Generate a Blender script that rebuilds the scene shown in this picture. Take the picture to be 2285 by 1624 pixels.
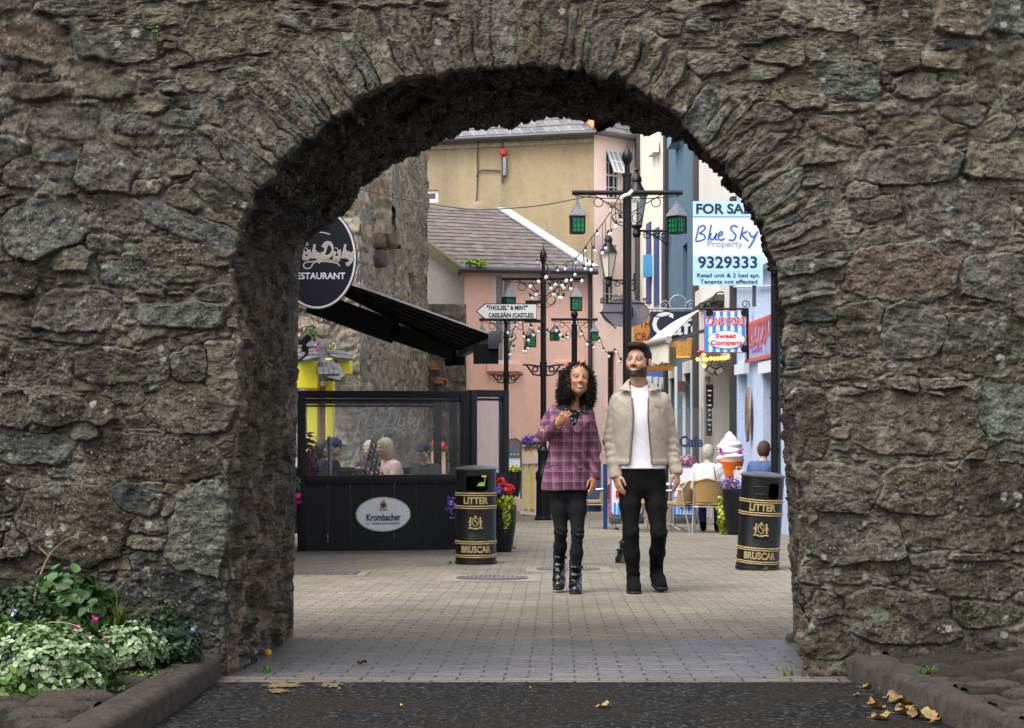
import bpy, math, random
import numpy as np
from mathutils import Vector, Matrix, Euler
for _o in list(bpy.data.objects): bpy.data.objects.remove(_o)
SC = bpy.context.scene
COL = SC.collection
R = math.radians
# ------------------------------------------------------------------ camera, sky, sun, exposure
F, CX, HZ, CZ = 3680.0, 1142.0, 930.0, 1.11
cam_d = bpy.data.cameras.new('camera'); cam = bpy.data.objects.new('camera', cam_d); COL.objects.link(cam)
cam.location = (0, 0, CZ); cam.rotation_euler = (R(90), 0, 0)
cam_d.sensor_width = 36; cam_d.lens = F/2284*36; cam_d.shift_y = 118/2284
cam_d.clip_start = .1; cam_d.clip_end = 2000
SC.camera = cam
W = bpy.data.worlds.new('World'); SC.world = W; W.use_nodes = True
_n = W.node_tree.nodes; _l = W.node_tree.links
sky = _n.new('ShaderNodeTexSky'); sky.sky_type = 'NISHITA'; sky.sun_disc = False
SUN_EL, SUN_AZ = R(60), R(-135)
sky.sun_elevation = SUN_EL; sky.sun_rotation = SUN_AZ; sky.air_density = 1.0; sky.dust_density = 4.0; sky.ozone_density = 1.0
_hs = _n.new('ShaderNodeHueSaturation'); _hs.inputs['Saturation'].default_value = .22
_l.new(sky.outputs[0], _hs.inputs['Color']); _l.new(_hs.outputs[0], _n['Background'].inputs['Color'])
_n['Background'].inputs['Strength'].default_value = .15
sun_d = bpy.data.lights.new('sun', 'SUN'); sun = bpy.data.objects.new('sun', sun_d); COL.objects.link(sun)
sun_d.energy = .9; sun_d.angle = R(50); sun_d.color = (1, .965, .92)
_sd = Vector((math.sin(SUN_AZ)*math.cos(SUN_EL), math.cos(SUN_AZ)*math.cos(SUN_EL), math.sin(SUN_EL)))
sun.rotation_euler = (-_sd).to_track_quat('-Z', 'Y').to_euler()
SC.view_settings.view_transform = 'Standard'; SC.view_settings.look = 'None'; SC.view_settings.gamma = 1
SC.view_settings.exposure = 1.3
SC.render.engine = 'CYCLES'
SC.cycles.max_bounces = 8; SC.cycles.transparent_max_bounces = 24
SC.cycles.use_denoising = True
# ------------------------------------------------------------------ helpers
def P(u, v, Y): return Vector(((u-CX)*Y/F, Y, CZ+(HZ-v)*Y/F))
def vz(v, Y): return CZ+(HZ-v)*Y/F
def ux(u, Y): return (u-CX)*Y/F
def gz(Y): return .2464-.0355*Y
def gY(v): return 3178.0/(v-1060.6)
def G(u, v):
    Y = gY(v); return Vector(((u-CX)*Y/F, Y, gz(Y)))
def srgb(h):
    if isinstance(h, str):
        h = h.lstrip('#'); c = [int(h[i:i+2], 16)/255 for i in (0, 2, 4)]
    else: c = [x/255 for x in h]
    return tuple(x/12.92 if x <= .04045 else ((x+.055)/1.055)**2.4 for x in c)
MATS = {}
def mat(name, col=(.5,.5,.5), rough=.6, var=.12, scale=8., bump=0., bscale=60., metal=0., col2=None, stretch=(1,1,1), attr=None, spec=.5, dirt=0., emit=0, sheen=0, alpha=1, coat=0):
    if name in MATS: return MATS[name]
    m = bpy.data.materials.new(name); m.use_nodes = True; MATS[name] = m
    nt = m.node_tree; N, L = nt.nodes, nt.links; b = N['Principled BSDF']
    b.inputs['Roughness'].default_value = rough; b.inputs['Metallic'].default_value = metal
    b.inputs['Specular IOR Level'].default_value = spec
    tc = N.new('ShaderNodeTexCoord'); mp = N.new('ShaderNodeMapping'); mp.inputs['Scale'].default_value = stretch
    L.new(tc.outputs['Object'], mp.inputs[0])
    if attr:
        at = N.new('ShaderNodeVertexColor'); at.layer_name = attr; base = at.outputs['Color']
    else:
        rg = N.new('ShaderNodeRGB'); rg.outputs[0].default_value = (*col, 1); base = rg.outputs[0]
    if var or col2:
        nz = N.new('ShaderNodeTexNoise'); nz.inputs['Scale'].default_value = scale; nz.inputs['Detail'].default_value = 7; nz.inputs['Roughness'].default_value = .62
        L.new(mp.outputs[0], nz.inputs['Vector'])
        mx = N.new('ShaderNodeMix'); mx.data_type = 'RGBA'
        if col2:
            mr = N.new('ShaderNodeMapRange'); mr.inputs[1].default_value = .4; mr.inputs[2].default_value = .62
            L.new(nz.outputs[0], mr.inputs[0]); L.new(mr.outputs[0], mx.inputs[0]); L.new(base, mx.inputs[6]); mx.inputs[7].default_value = (*col2, 1); out = mx.outputs[2]
            base = out
        if var:
            mr2 = N.new('ShaderNodeMapRange'); mr2.inputs[1].default_value = .28; mr2.inputs[2].default_value = .72
            mr2.inputs[3].default_value = 1-var; mr2.inputs[4].default_value = 1+var; mr2.clamp = False
            nz2 = N.new('ShaderNodeTexNoise'); nz2.inputs['Scale'].default_value = scale*2.3; nz2.inputs['Detail'].default_value = 6
            L.new(mp.outputs[0], nz2.inputs['Vector']); L.new(nz2.outputs[0], mr2.inputs[0])
            vm = N.new('ShaderNodeVectorMath'); vm.operation = 'SCALE'; L.new(base, vm.inputs[0]); L.new(mr2.outputs[0], vm.inputs['Scale']); base = vm.outputs[0]
    L.new(base, b.inputs['Base Color'])
    if bump:
        nb = N.new('ShaderNodeTexNoise'); nb.inputs['Scale'].default_value = bscale; nb.inputs['Detail'].default_value = 5
        L.new(mp.outputs[0], nb.inputs['Vector'])
        bp = N.new('ShaderNodeBump'); bp.inputs['Strength'].default_value = bump; bp.inputs['Distance'].default_value = .02
        L.new(nb.outputs[0], bp.inputs['Height']); L.new(bp.outputs[0], b.inputs['Normal'])
    if emit:
        L.new(base, b.inputs['Emission Color']); b.inputs['Emission Strength'].default_value = emit
    if coat: b.inputs['Coat Weight'].default_value = coat
    if sheen: b.inputs['Sheen Weight'].default_value = sheen
    if alpha < 1: b.inputs['Alpha'].default_value = alpha
    return m
def link_obj(name, me, parent=None):
    o = bpy.data.objects.new(name, me); COL.objects.link(o)
    if parent is not None: o.parent = parent
    return o
def tag(o, label=None, cat=None, group=None, kind=None):
    if label: o['label'] = label
    if cat: o['category'] = cat
    if group: o['group'] = group
    if kind: o['kind'] = kind
    return o
def thing(name, label, cat, loc=(0,0,0), rz=0, group=None):
    o = bpy.data.objects.new(name, None); COL.objects.link(o); o.empty_display_size = .1
    o.location = loc; o.rotation_euler = (0, 0, rz)
    return tag(o, label, cat, group)
def wmat(o):
    m = Matrix.LocRotScale(o.location, o.rotation_euler, o.scale)
    return (wmat(o.parent) @ m) if o.parent else m
def copy_tree(o, parent=None):
    c = o.copy(); COL.objects.link(c); c.parent = parent
    for ch in [x for x in bpy.data.objects if x.parent == o]: copy_tree(ch, c)
    return c
def place(o, loc, rz=0, label=None, scale=None):
    o.location = loc; o.rotation_euler = (0, 0, rz)
    if label: o['label'] = label
    if scale: o.scale = (scale,)*3
    return o
def mesh_np(name, V, Q, mat_, parent=None, cols=None, smooth=True, world=False):
    """numpy verts + faces (Nx4 or Nx3) -> ONE mesh object"""
    me = bpy.data.meshes.new(name); V = np.asarray(V, np.float32); Q = np.asarray(Q, np.int32)
    if world and parent is not None:
        m = np.array(wmat(parent).inverted()); V = (V @ m[:3,:3].T + m[:3,3]).astype(np.float32)
    k = Q.shape[1]
    me.vertices.add(len(V)); me.vertices.foreach_set('co', V.ravel())
    me.loops.add(Q.size); me.loops.foreach_set('vertex_index', Q.ravel())
    me.polygons.add(len(Q)); me.polygons.foreach_set('loop_start', np.arange(0, Q.size, k, dtype=np.int32))
    me.polygons.foreach_set('use_smooth', np.full(len(Q), smooth))
    me.update(calc_edges=True)
    if cols is not None:
        ca = me.color_attributes.new('Col', 'FLOAT_COLOR', 'POINT')
        c = np.ones((len(V), 4), np.float32); c[:, :3] = cols; ca.data.foreach_set('color', c.ravel())
    me.materials.append(mat_)
    return link_obj(name, me, parent)
class MB:
    def __init__(s): s.v = []; s.f = []
    def add(s, vs, fs, M=None):
        b = len(s.v); s.v += [tuple(M @ Vector(v)) if M is not None else tuple(v) for v in vs]; s.f += [tuple(b+i for i in f) for f in fs]; return s
    def box(s, c, d, rz=0, M=None, taper=1):
        x, y, z = d[0]/2, d[1]/2, d[2]/2; t = taper
        vs = [(-x,-y,-z),(x,-y,-z),(x,y,-z),(-x,y,-z),(-x*t,-y*t,z),(x*t,-y*t,z),(x*t,y*t,z),(-x*t,y*t,z)]
        T = Matrix.Translation(c) @ Matrix.Rotation(rz, 4, 'Z')
        return s.add(vs, [(3,2,1,0),(4,5,6,7),(0,1,5,4),(1,2,6,5),(2,3,7,6),(3,0,4,7)], (M @ T) if M is not None else T)
    def beam(s, a, b, w, h=None, up=(0,0,1)):
        a, b = Vector(a), Vector(b); h = h or w; d = (b-a).normalized(); up = Vector(up)
        if abs(d.dot(up)) > .98: up = Vector((0,1,0))
        x = d.cross(up).normalized()*w/2; z = x.cross(d).normalized()*h/2
        vs = [a-x-z,a+x-z,a+x+z,a-x+z,b-x-z,b+x-z,b+x+z,b-x+z]
        return s.add(vs, [(0,1,2,3),(7,6,5,4),(4,5,1,0),(5,6,2,1),(6,7,3,2),(7,4,0,3)])
    def tube(s, pts, r, n=8, cap=True, close=False):
        pts = [Vector(p) for p in pts]; K = len(pts); rs = r if isinstance(r, (list, tuple)) else [r]*K
        up = None; rings = []
        for i, p in enumerate(pts):
            if close: d = pts[(i+1) % K]-pts[i-1]
            else: d = pts[min(i+1, K-1)]-pts[max(i-1, 0)]
            d = d.normalized() if d.length > 1e-9 else Vector((0,0,1))
            if up is None: up = Vector((0,0,1)) if abs(d.z) < .9 else Vector((1,0,0))
            x = d.cross(up)
            if x.length < 1e-6: x = d.orthogonal()
            x.normalize(); y = x.cross(d).normalized(); up = y
            rings.append([p+(x*math.cos(2*math.pi*k/n)+y*math.sin(2*math.pi*k/n))*rs[i] for k in range(n)])
        vs = [v for rg in rings for v in rg]; fs = []
        for i in range(K if close else K-1):
            j = (i+1) % K
            fs += [(i*n+k, i*n+(k+1) % n, j*n+(k+1) % n, j*n+k) for k in range(n)]
        if cap and not close: fs += [tuple(range(n-1, -1, -1)), tuple(range((K-1)*n, K*n))]
        return s.add(vs, fs)
    def lathe(s, prof, c=(0,0,0), n=24, sx=1, sy=1, M=None, a0=0, a1=2*math.pi):
        K = len(prof); vs = []; full = abs(a1-a0-2*math.pi) < 1e-6; m = n if full else n+1
        for r_, z in prof:
            for k in range(m):
                a = a0+(a1-a0)*k/n; vs.append((c[0]+r_*math.cos(a)*sx, c[1]+r_*math.sin(a)*sy, c[2]+z))
        fs = []
        for i in range(K-1):
            for k in range(n if full else n):
                k2 = (k+1) % m
                if not full and k+1 >= m: continue
                fs.append((i*m+k, i*m+k2, (i+1)*m+k2, (i+1)*m+k))
        if full: fs += [tuple(range(m-1, -1, -1)), tuple(range((K-1)*m, K*m))]
        return s.add(vs, fs, M)
    def prism(s, poly, M, depth):
        """2-D polygon (x,y) extruded along local z by depth, placed by M"""
        n = len(poly); vs = [(x, y, 0) for x, y in poly]+[(x, y, depth) for x, y in poly]
        return s.add(vs, [tuple(range(n-1, -1, -1)), tuple(range(n, 2*n))]+[(i, (i+1) % n, n+(i+1) % n, n+i) for i in range(n)], M)
    def quad(s, a, b, c, d): return s.add([a,b,c,d], [(0,1,2,3)])
    def sphere(s, c, r, n=10, m=7, sz=1):
        pr = [(max(1e-4, r*math.sin(math.pi*i/m)), -r*sz*math.cos(math.pi*i/m)) for i in range(m+1)]
        return s.lathe(pr, c, n)
    def build(s, name, mt, parent=None, smooth=False, world=False, bevel=0, angle=40):
        me = bpy.data.meshes.new(name); vs = s.v
        if world and parent is not None:
            iv = wmat(parent).inverted(); vs = [tuple(iv @ Vector(v)) for v in vs]
        me.from_pydata(vs, [], s.f); me.materials.append(mt)
        import bmesh
        bm = bmesh.new(); bm.from_mesh(me)
        bmesh.ops.recalc_face_normals(bm, faces=bm.faces)
        if bevel:
            es = [e for e in bm.edges if len(e.link_faces) == 2 and e.calc_face_angle(0) > .6]
            bmesh.ops.bevel(bm, geom=es, offset=bevel, segments=2, affect='EDGES', profile=.6)
        bm.to_mesh(me); bm.free()
        if smooth or bevel:
            for p in me.polygons: p.use_smooth = True
            try: me.set_sharp_from_angle(angle=R(angle))
            except Exception: pass
        return link_obj(name, me, parent)
def frame(o, x, y):
    """matrix with local x along x, local y along y, origin o (z = x cross y)"""
    x = Vector(x).normalized(); y = Vector(y); z = x.cross(y).normalized(); y = z.cross(x)
    return Matrix(((x.x,y.x,z.x,o[0]),(x.y,y.y,z.y,o[1]),(x.z,y.z,z.z,o[2]),(0,0,0,1)))
def text(body, size, mt, parent, M, name='lettering', xs=1., bold=0., shear=0., depth=.002, align='CENTER', world=True, fit=None, space=1.):
    c = bpy.data.curves.new(name, 'FONT'); c.body = body; c.size = size; c.align_x = align; c.align_y = 'CENTER'
    c.offset = bold; c.shear = shear; c.extrude = depth/2; c.resolution_u = 3; c.space_character = space
    o = bpy.data.objects.new(name, c); COL.objects.link(o)
    dg = bpy.context.evaluated_depsgraph_get(); me = bpy.data.meshes.new_from_object(o.evaluated_get(dg))
    bpy.data.objects.remove(o); bpy.data.curves.remove(c)
    if fit and len(me.vertices):
        xsz = [v.co.x for v in me.vertices]; xs = fit/max(1e-6, max(xsz)-min(xsz))
    me.transform(Matrix.Diagonal((xs, 1, 1, 1)))
    Mx = M if parent is None or not world else wmat(parent).inverted() @ M
    me.transform(Mx); me.materials.clear(); me.materials.append(mt)
    me.name = name
    return link_obj(name, me, parent)
def strokes(lines, w, M, mt, parent, name='lettering', depth=.002, world=True, taper=False):
    """hand lettering: each polyline becomes a flat ribbon of width w in the plane of M"""
    mb = MB(); M0 = M
    for il, ln in enumerate(lines):
        M = M0 @ Matrix.Translation((0, 0, .0006*il))
        pts = smooth_line(ln, 4)
        K = len(pts); L_, R_ = [], []
        for i, p in enumerate(pts):
            d = (pts[min(i+1, K-1)][0]-pts[max(i-1, 0)][0], pts[min(i+1, K-1)][1]-pts[max(i-1, 0)][1])
            q = math.hypot(*d) or 1; nx, ny = -d[1]/q, d[0]/q; ww = w/2*(1 if not taper else (.6+.6*abs(ny)))
            L_.append((p[0]+nx*ww, p[1]+ny*ww)); R_.append((p[0]-nx*ww, p[1]-ny*ww))
        for i in range(K-1):
            mb.add([(*L_[i], depth), (*R_[i], depth), (*R_[i+1], depth), (*L_[i+1], depth), (*L_[i], 0), (*R_[i], 0), (*R_[i+1], 0), (*L_[i+1], 0)], [(0,1,2,3), (0,3,7,4), (1,5,6,2)], M)
    return mb.build(name, mt, parent, world=world)
def smooth_line(pts, k):
    if len(pts) < 3: return [tuple(p) for p in pts]
    out = []; n = len(pts)
    for i in range(n-1):
        p0, p1, p2, p3 = pts[max(i-1,0)], pts[i], pts[i+1], pts[min(i+2,n-1)]
        for j in range(k):
            t = j/k
            out.append(tuple(.5*((2*b)+(c-a)*t+(2*a-5*b+4*c-d)*t*t+(-a+3*b-3*c+d)*t**3) for a, b, c, d in zip(p0, p1, p2, p3)))
    out.append(tuple(pts[-1])); return out
def arc(c, r, a0, a1, n=14, r1=None):
    """points of an arc or spiral in a plane (x, y)"""
    r1 = r if r1 is None else r1
    return [(c[0]+(r+(r1-r)*i/n)*math.cos(R(a0+(a1-a0)*i/n)), c[1]+(r+(r1-r)*i/n)*math.sin(R(a0+(a1-a0)*i/n))) for i in range(n+1)]
def ellipse(a, b, n=48): return [(a*math.cos(2*math.pi*i/n), b*math.sin(2*math.pi*i/n)) for i in range(n)]
def facing(u, v, Y, rz=0): # upright plane at a point, facing the camera side; local x right, y up, z towards -Y
    return Matrix.Translation(P(u, v, Y)) @ Matrix.Rotation(rz, 4, 'Z') @ Matrix.Rotation(R(90), 4, 'X')
# numpy noise
def _h(ix, iy, s):
    h = (ix.astype(np.int64)*374761393+iy.astype(np.int64)*668265263+int(s)*974634777) & 0xffffffff
    h = ((h ^ (h >> 13))*1274126177) & 0xffffffff
    return ((h ^ (h >> 16)) & 0xffff)/65535.0
def vnoise(x, y, s=0):
    fx, fy = np.floor(x), np.floor(y); ix, iy = fx.astype(np.int64), fy.astype(np.int64); a, b = x-fx, y-fy
    a = a*a*a*(a*(a*6-15)+10); b = b*b*b*(b*(b*6-15)+10)
    return (_h(ix,iy,s)*(1-a)+_h(ix+1,iy,s)*a)*(1-b)+(_h(ix,iy+1,s)*(1-a)+_h(ix+1,iy+1,s)*a)*b
def fbm(x, y, o=4, s=0, g=.5):
    t = 0; a = 1; n = 0
    for i in range(o): t = t+a*vnoise(x*2**i+i*17.3, y*2**i+i*9.1, s+i); n += a; a *= g
    return t/n
# ------------------------------------------------------------------ the rubble-stone gateway
rng = np.random.default_rng(7)
YN, YF = 7.04, 8.83
PX = YN/F
PAIR = [((503,1535),(655,1432)),((505,1480),(655,1400)),((507,1350),(655,1290)),((512,1200),(658,1180)),((513,1080),(660,1060)),((528,950),(662,940)),((538,800),(664,800)),
((535,700),(667,690)),((525,600),(668,600)),((540,500),(690,535)),((565,440),(735,503)),((605,400),(775,470)),((645,350),(815,415)),((705,297),(880,367)),((775,245),(945,340)),
((855,205),(1000,308)),((940,175),(1060,290)),((1050,157),(1130,280)),((1150,150),(1200,268)),((1250,153),(1265,262)),((1330,165),(1330,272)),((1390,180),(1380,277)),((1450,207),(1440,293)),
((1515,262),(1500,308)),((1570,325),(1555,337)),((1612,372),(1608,385)),((1652,422),(1660,440)),((1682,467),(1700,500)),((1705,515),(1715,550)),((1728,575),(1728,610)),((1737,640),(1735,660)),
((1745,720),(1738,730)),((1748,800),(1740,800)),((1752,880),(1742,880)),((1772,960),(1746,960)),((1775,1050),(1750,1040)),((1805,1150),(1755,1130)),((1800,1230),(1760,1210)),((1780,1290),(1764,1280)),
((1814,1370),(1767,1345)),((1792,1430),(1768,1390)),((1788,1475),(1769,1420)),((1788,1540),(1770,1455))]

# stone seeds in wall pixels: u, v, half width, half height, turn, colour
ST = """79 93 75 45 2 r;258 100 85 40 0 g;515 65 100 60 -5 o;86 203 80 20 0 g;223 196 68 24 0 o;137 275 75 34 2 g;306 280 40 24 0 g;302 315 50 13 0 t;240 378 65 50 8 g;130 350 40 17 0 b;388 196 38 17 0 g;432 180 40 27 0 o;535 165 42 15 0 g;100 508 88 62 -15 b;
30 12 42 14 0 g;170 17 95 17 0 g;265 488 40 29 0 g;425 505 118 27 21 b;50 385 44 34 0 d;135 390 27 14 0 g;30 455 30 14 0 d;227 543 42 21 0 g;442 570 85 23 4 d;34 620 55 37 0 d;170 700 85 50 -4 g;408 702 95 27 0 b;150 748 75 18 4 g;283 612 55 28 4 b;390 612 68 19 0 o;464 748 23 6 -22 g;264 818 105 38 2 d;94 823 72 37 0 d;427 815 44 42 0 g;494 812 38 50 0 p;132 914 64 36 4 d;219 914 38 35 0 d;30 914 40 38 0 d;427 912 92 53 10 d;75 1000 90 34 4 b;340 1020 150 48 4 d;136 1057 34 13 9 k;163 1167 116 82 10 d;299 1115 58 33 6 k;393 1090 28 12 4 r;342 1087 24 13 0 g;379 1128 21 25 0 g;326 1174 44 18 5 o;326 1212 46 16 2 t;330 1254 40 21 0 g;443 1177 64 98 0 e;385 1400 122 122 0 k;60 1325 90 42 0 d;205 1375 66 48 6 d;40 1210 30 34 0 d;
1838 27 82 40 4 p;2020 38 58 46 0 d;2150 38 62 46 0 t;2252 38 52 42 0 b;1975 87 30 7 4 b;1745 117 50 35 4 o;1817 108 20 30 0 g;1875 106 38 32 0 o;2133 100 55 12 0 b;2010 134 38 28 0 d;2102 136 52 21 0 t;2229 132 65 54 0 d;1893 178 68 41 6 b;2047 192 48 27 0 g;1783 206 58 38 4 o;2133 220 60 13 -8 g;2198 210 30 20 0 o;2000 240 50 15 0 g;1886 240 60 11 -3 o;2147 257 48 24 0 g;2220 290 46 28 -22 o;2061 285 92 27 0 o;1872 292 62 24 20 r;2027 371 110 41 -2 g;1845 350 55 17 -4 g;2229 360 72 40 0 t;1927 426 35 20 0 g;2140 472 112 66 6 g;1955 467 48 28 -6 g;
1871 549 170 18 -11 g;1824 575 95 19 -12 g;1800 628 68 21 -5 b;2012 606 118 62 0 w;2120 560 48 21 0 g;2235 620 84 52 4 g;1918 729 48 52 0 o;2037 738 72 60 6 g;1793 762 50 38 2 w;1806 702 60 22 -2 k;2196 765 84 68 5 d;1860 822 112 24 -2 o;2268 840 56 26 -6 d;2048 945 155 66 4 l;1800 945 46 76 0 d;2243 920 60 70 0 e;1875 967 22 15 0 g;1875 1000 26 9 8 g;2120 1014 30 12 0 d;2178 1014 24 12 0 d;1866 1090 95 52 8 l;2052 1094 84 54 0 d;2202 1090 82 58 -6 d;1912 1203 104 54 2 l;2122 1185 118 37 3 d;2165 1243 80 9 0 d;2184 1294 100 39 3 d;1965 1265 72 17 4 d;1810 1283 36 20 0 g;1850 1350 38 27 0 o;2012 1378 118 56 5 d;2190 1371 85 28 2 m;1848 1429 56 40 0 d;1840 1512 60 18 -2 w;2227 1425 36 10 0 k;2270 1180 30 30 0 d"""
SEED = []
for s in ST.replace('\n', '').split(';'):
    a = s.split(); SEED.append((float(a[0]), float(a[1]), float(a[2]), float(a[3]), R(float(a[4])), a[5], 4.2))
def resample(pts, n):
    p = np.array(pts, float); d = np.r_[0, np.cumsum(np.hypot(*np.diff(p, axis=0).T))]
    return d
KN = np.array([a for a, b in PAIR], float); KF = np.array([b for a, b in PAIR], float)
kd = np.r_[0, np.cumsum(np.hypot(*np.diff(KN, axis=0).T))]
NT = 1750
tt = np.linspace(0, kd[-1], NT)
kidx = np.interp(tt, kd, np.arange(len(PAIR)))
def cubic(K, x):
    i = np.clip(np.floor(x).astype(int), 0, len(K)-2); t = (x-i)[:, None]; n = len(K)-1
    p0, p1, p2, p3 = K[np.clip(i-1,0,n)], K[i], K[i+1], K[np.clip(i+2,0,n)]
    return .5*(2*p1+(p2-p0)*t+(2*p0-5*p1+4*p2-p3)*t*t+(-p0+3*p1-3*p2+p3)*t**3)
ON = cubic(KN, kidx); OF = cubic(KF, kidx)
# voussoirs: fan of slabs along the arc, each ending at its own length
s0, s1 = kd[9], kd[32]
VO = []; s = s0; side = 0
while s < s1:
    w = rng.choice([14, 18, 24, 30, 40, 50])*rng.uniform(.85, 1.15)
    sm = s+w/2; c = np.array([np.interp(sm, tt, ON[:, 0]), np.interp(sm, tt, ON[:, 1])])
    d = c-np.array([1150, 800.]); d /= np.hypot(*d)
    d = d+rng.normal(0, .05, 2); d /= np.hypot(*d)
    L = rng.uniform(115, 205)*(1 if c[0] < 1500 else .82); push = rng.uniform(-9, 7)
    VO.append((s, s+w, c, d, L, push, w)); s += w+rng.uniform(0, 3)
cols_v = ['g','g','b','o','g','e','w','g','t']
for (a, b, c, d, L, push, w) in VO:
    m = c+d*(L/2-6)
    SEED.append((m[0], m[1], L/2+6, max(5, w/2*1.0), math.atan2(d[1], d[0]), cols_v[rng.integers(len(cols_v))], 4.5))
SA = np.array([(s[0], s[1], s[2], s[3], s[4]) for s in SEED]); 
def metric(U, V, S, p):
    du, dv = U-S[0], V-S[1]; c, s_ = math.cos(S[4]), math.sin(S[4])
    x, y = du*c+dv*s_, -du*s_+dv*c
    hsh = (S[0]*12.9898+S[1]*78.233) % 6.2831; r1, r2, r3 = math.sin(hsh*3), math.sin(hsh*5+1), math.sin(hsh*7+2)
    xa, yb = x/S[2], y/S[3]
    q = np.maximum(np.abs(xa+.22*r1*yb), np.abs(yb*(1+.22*r2*xa)))
    q = np.maximum(q, (np.abs(xa)+np.abs(yb))*(.60+.05*r3))
    q = np.maximum(q, (xa*np.sign(r1+.01)+yb*.9*np.sign(r3+.01))*(.64+.07*r2))
    return q, x, y
def fill(seeds, n, box, smin, smax, ang, asp, clear, cset, thr):
    A = [s for s in seeds]; 
    for _ in range(n):
        u = rng.uniform(box[0], box[2]); v = rng.uniform(box[1], box[3]); b = rng.uniform(smin, smax); a = b*rng.uniform(*asp)
        ok = True
        for q in ((u, v), (u+a*.7, v), (u-a*.7, v), (u, v+b*.8), (u, v-b*.8)):
            for s in A:
                if abs(q[0]-s[0])+abs(q[1]-s[1]) > 1.5*(s[2]+s[3]): continue
                dd, _, _ = metric(q[0], q[1], s, 4.2)
                if dd < thr: ok = False; break
            if not ok: break
        if ok:
            if clear is not None and clear(u, v): continue
            A.append((u, v, a, b, R(rng.normal(ang, 6)), cset[rng.integers(len(cset))], rng.uniform(2.4, 4.5)))
    return A
def in_open(u, v): return (545 < u < 1735 and v > 450) or ((u-1150)/600)**2+((v-760)/590)**2 < 1
cs = list('ggoodbtgw'); csl = list('ddgodkdg')
SEED = fill(SEED, 900, (-60,-60,2344,1560), 14, 30, 0, (1.4, 3.2), in_open, cs, 1.0)
SEED = fill(SEED, 2600, (-60,-60,2344,1560), 6, 14, 0, (1.6, 4.5), in_open, cs, 1.0)
SEED = fill(SEED, 2500, (-60,-60,2344,1560), 3, 7, 0, (1.8, 4.5), in_open, csl, .98)
PAL = dict(g=(.112,.100,.084), o=(.100,.089,.064), r=(.140,.100,.070), b=(.100,.103,.094), t=(.155,.127,.094), d=(.072,.060,.044), p=(.235,.190,.150), k=(.046,.047,.045), e=(.104,.108,.090), w=(.130,.100,.080), l=(.120,.104,.082), m=(.060,.062,.030))
def stone_field(U, V, seeds, warp=1., ws=1.):
    n = U.size; d1 = np.full(n, 9.); d2 = np.full(n, 9.); idx = np.zeros(n, int); lx = np.zeros(n); ly = np.zeros(n); mb = np.full(n, 10.)
    Uw = U+warp*((fbm(U/34/ws, V/34/ws, 3, 3)-.5)*15+(fbm(U/9/ws, V/9/ws, 2, 13)-.5)*3)
    Vw = V+warp*((fbm(U/34/ws, V/34/ws, 3, 5)-.5)*11+(fbm(U/9/ws, V/9/ws, 2, 15)-.5)*3)
    for i, s in enumerate(seeds):
        ext = max(s[2], s[3])*1.35+10
        k = np.nonzero((np.abs(U-s[0]) < ext) & (np.abs(V-s[1]) < ext))[0]
        if not k.size: continue
        d, x, y = metric(Uw[k], Vw[k], s, s[6])
        dn = 1+(d-1.09)*min(s[2], s[3])/14  # distances in comparable units
        b = dn < d1[k]; kb, ko = k[b], k[~b]
        d2[kb] = d1[kb]; d1[kb] = dn[b]; idx[kb] = i; lx[kb] = x[b]; ly[kb] = y[b]; mb[kb] = min(s[2], s[3])
        d2[ko] = np.minimum(d2[ko], dn[~b])
    e = (1-d1)*14; c = (d2-d1)*14*.5
    return e, c, idx, lx, ly, mb
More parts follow.
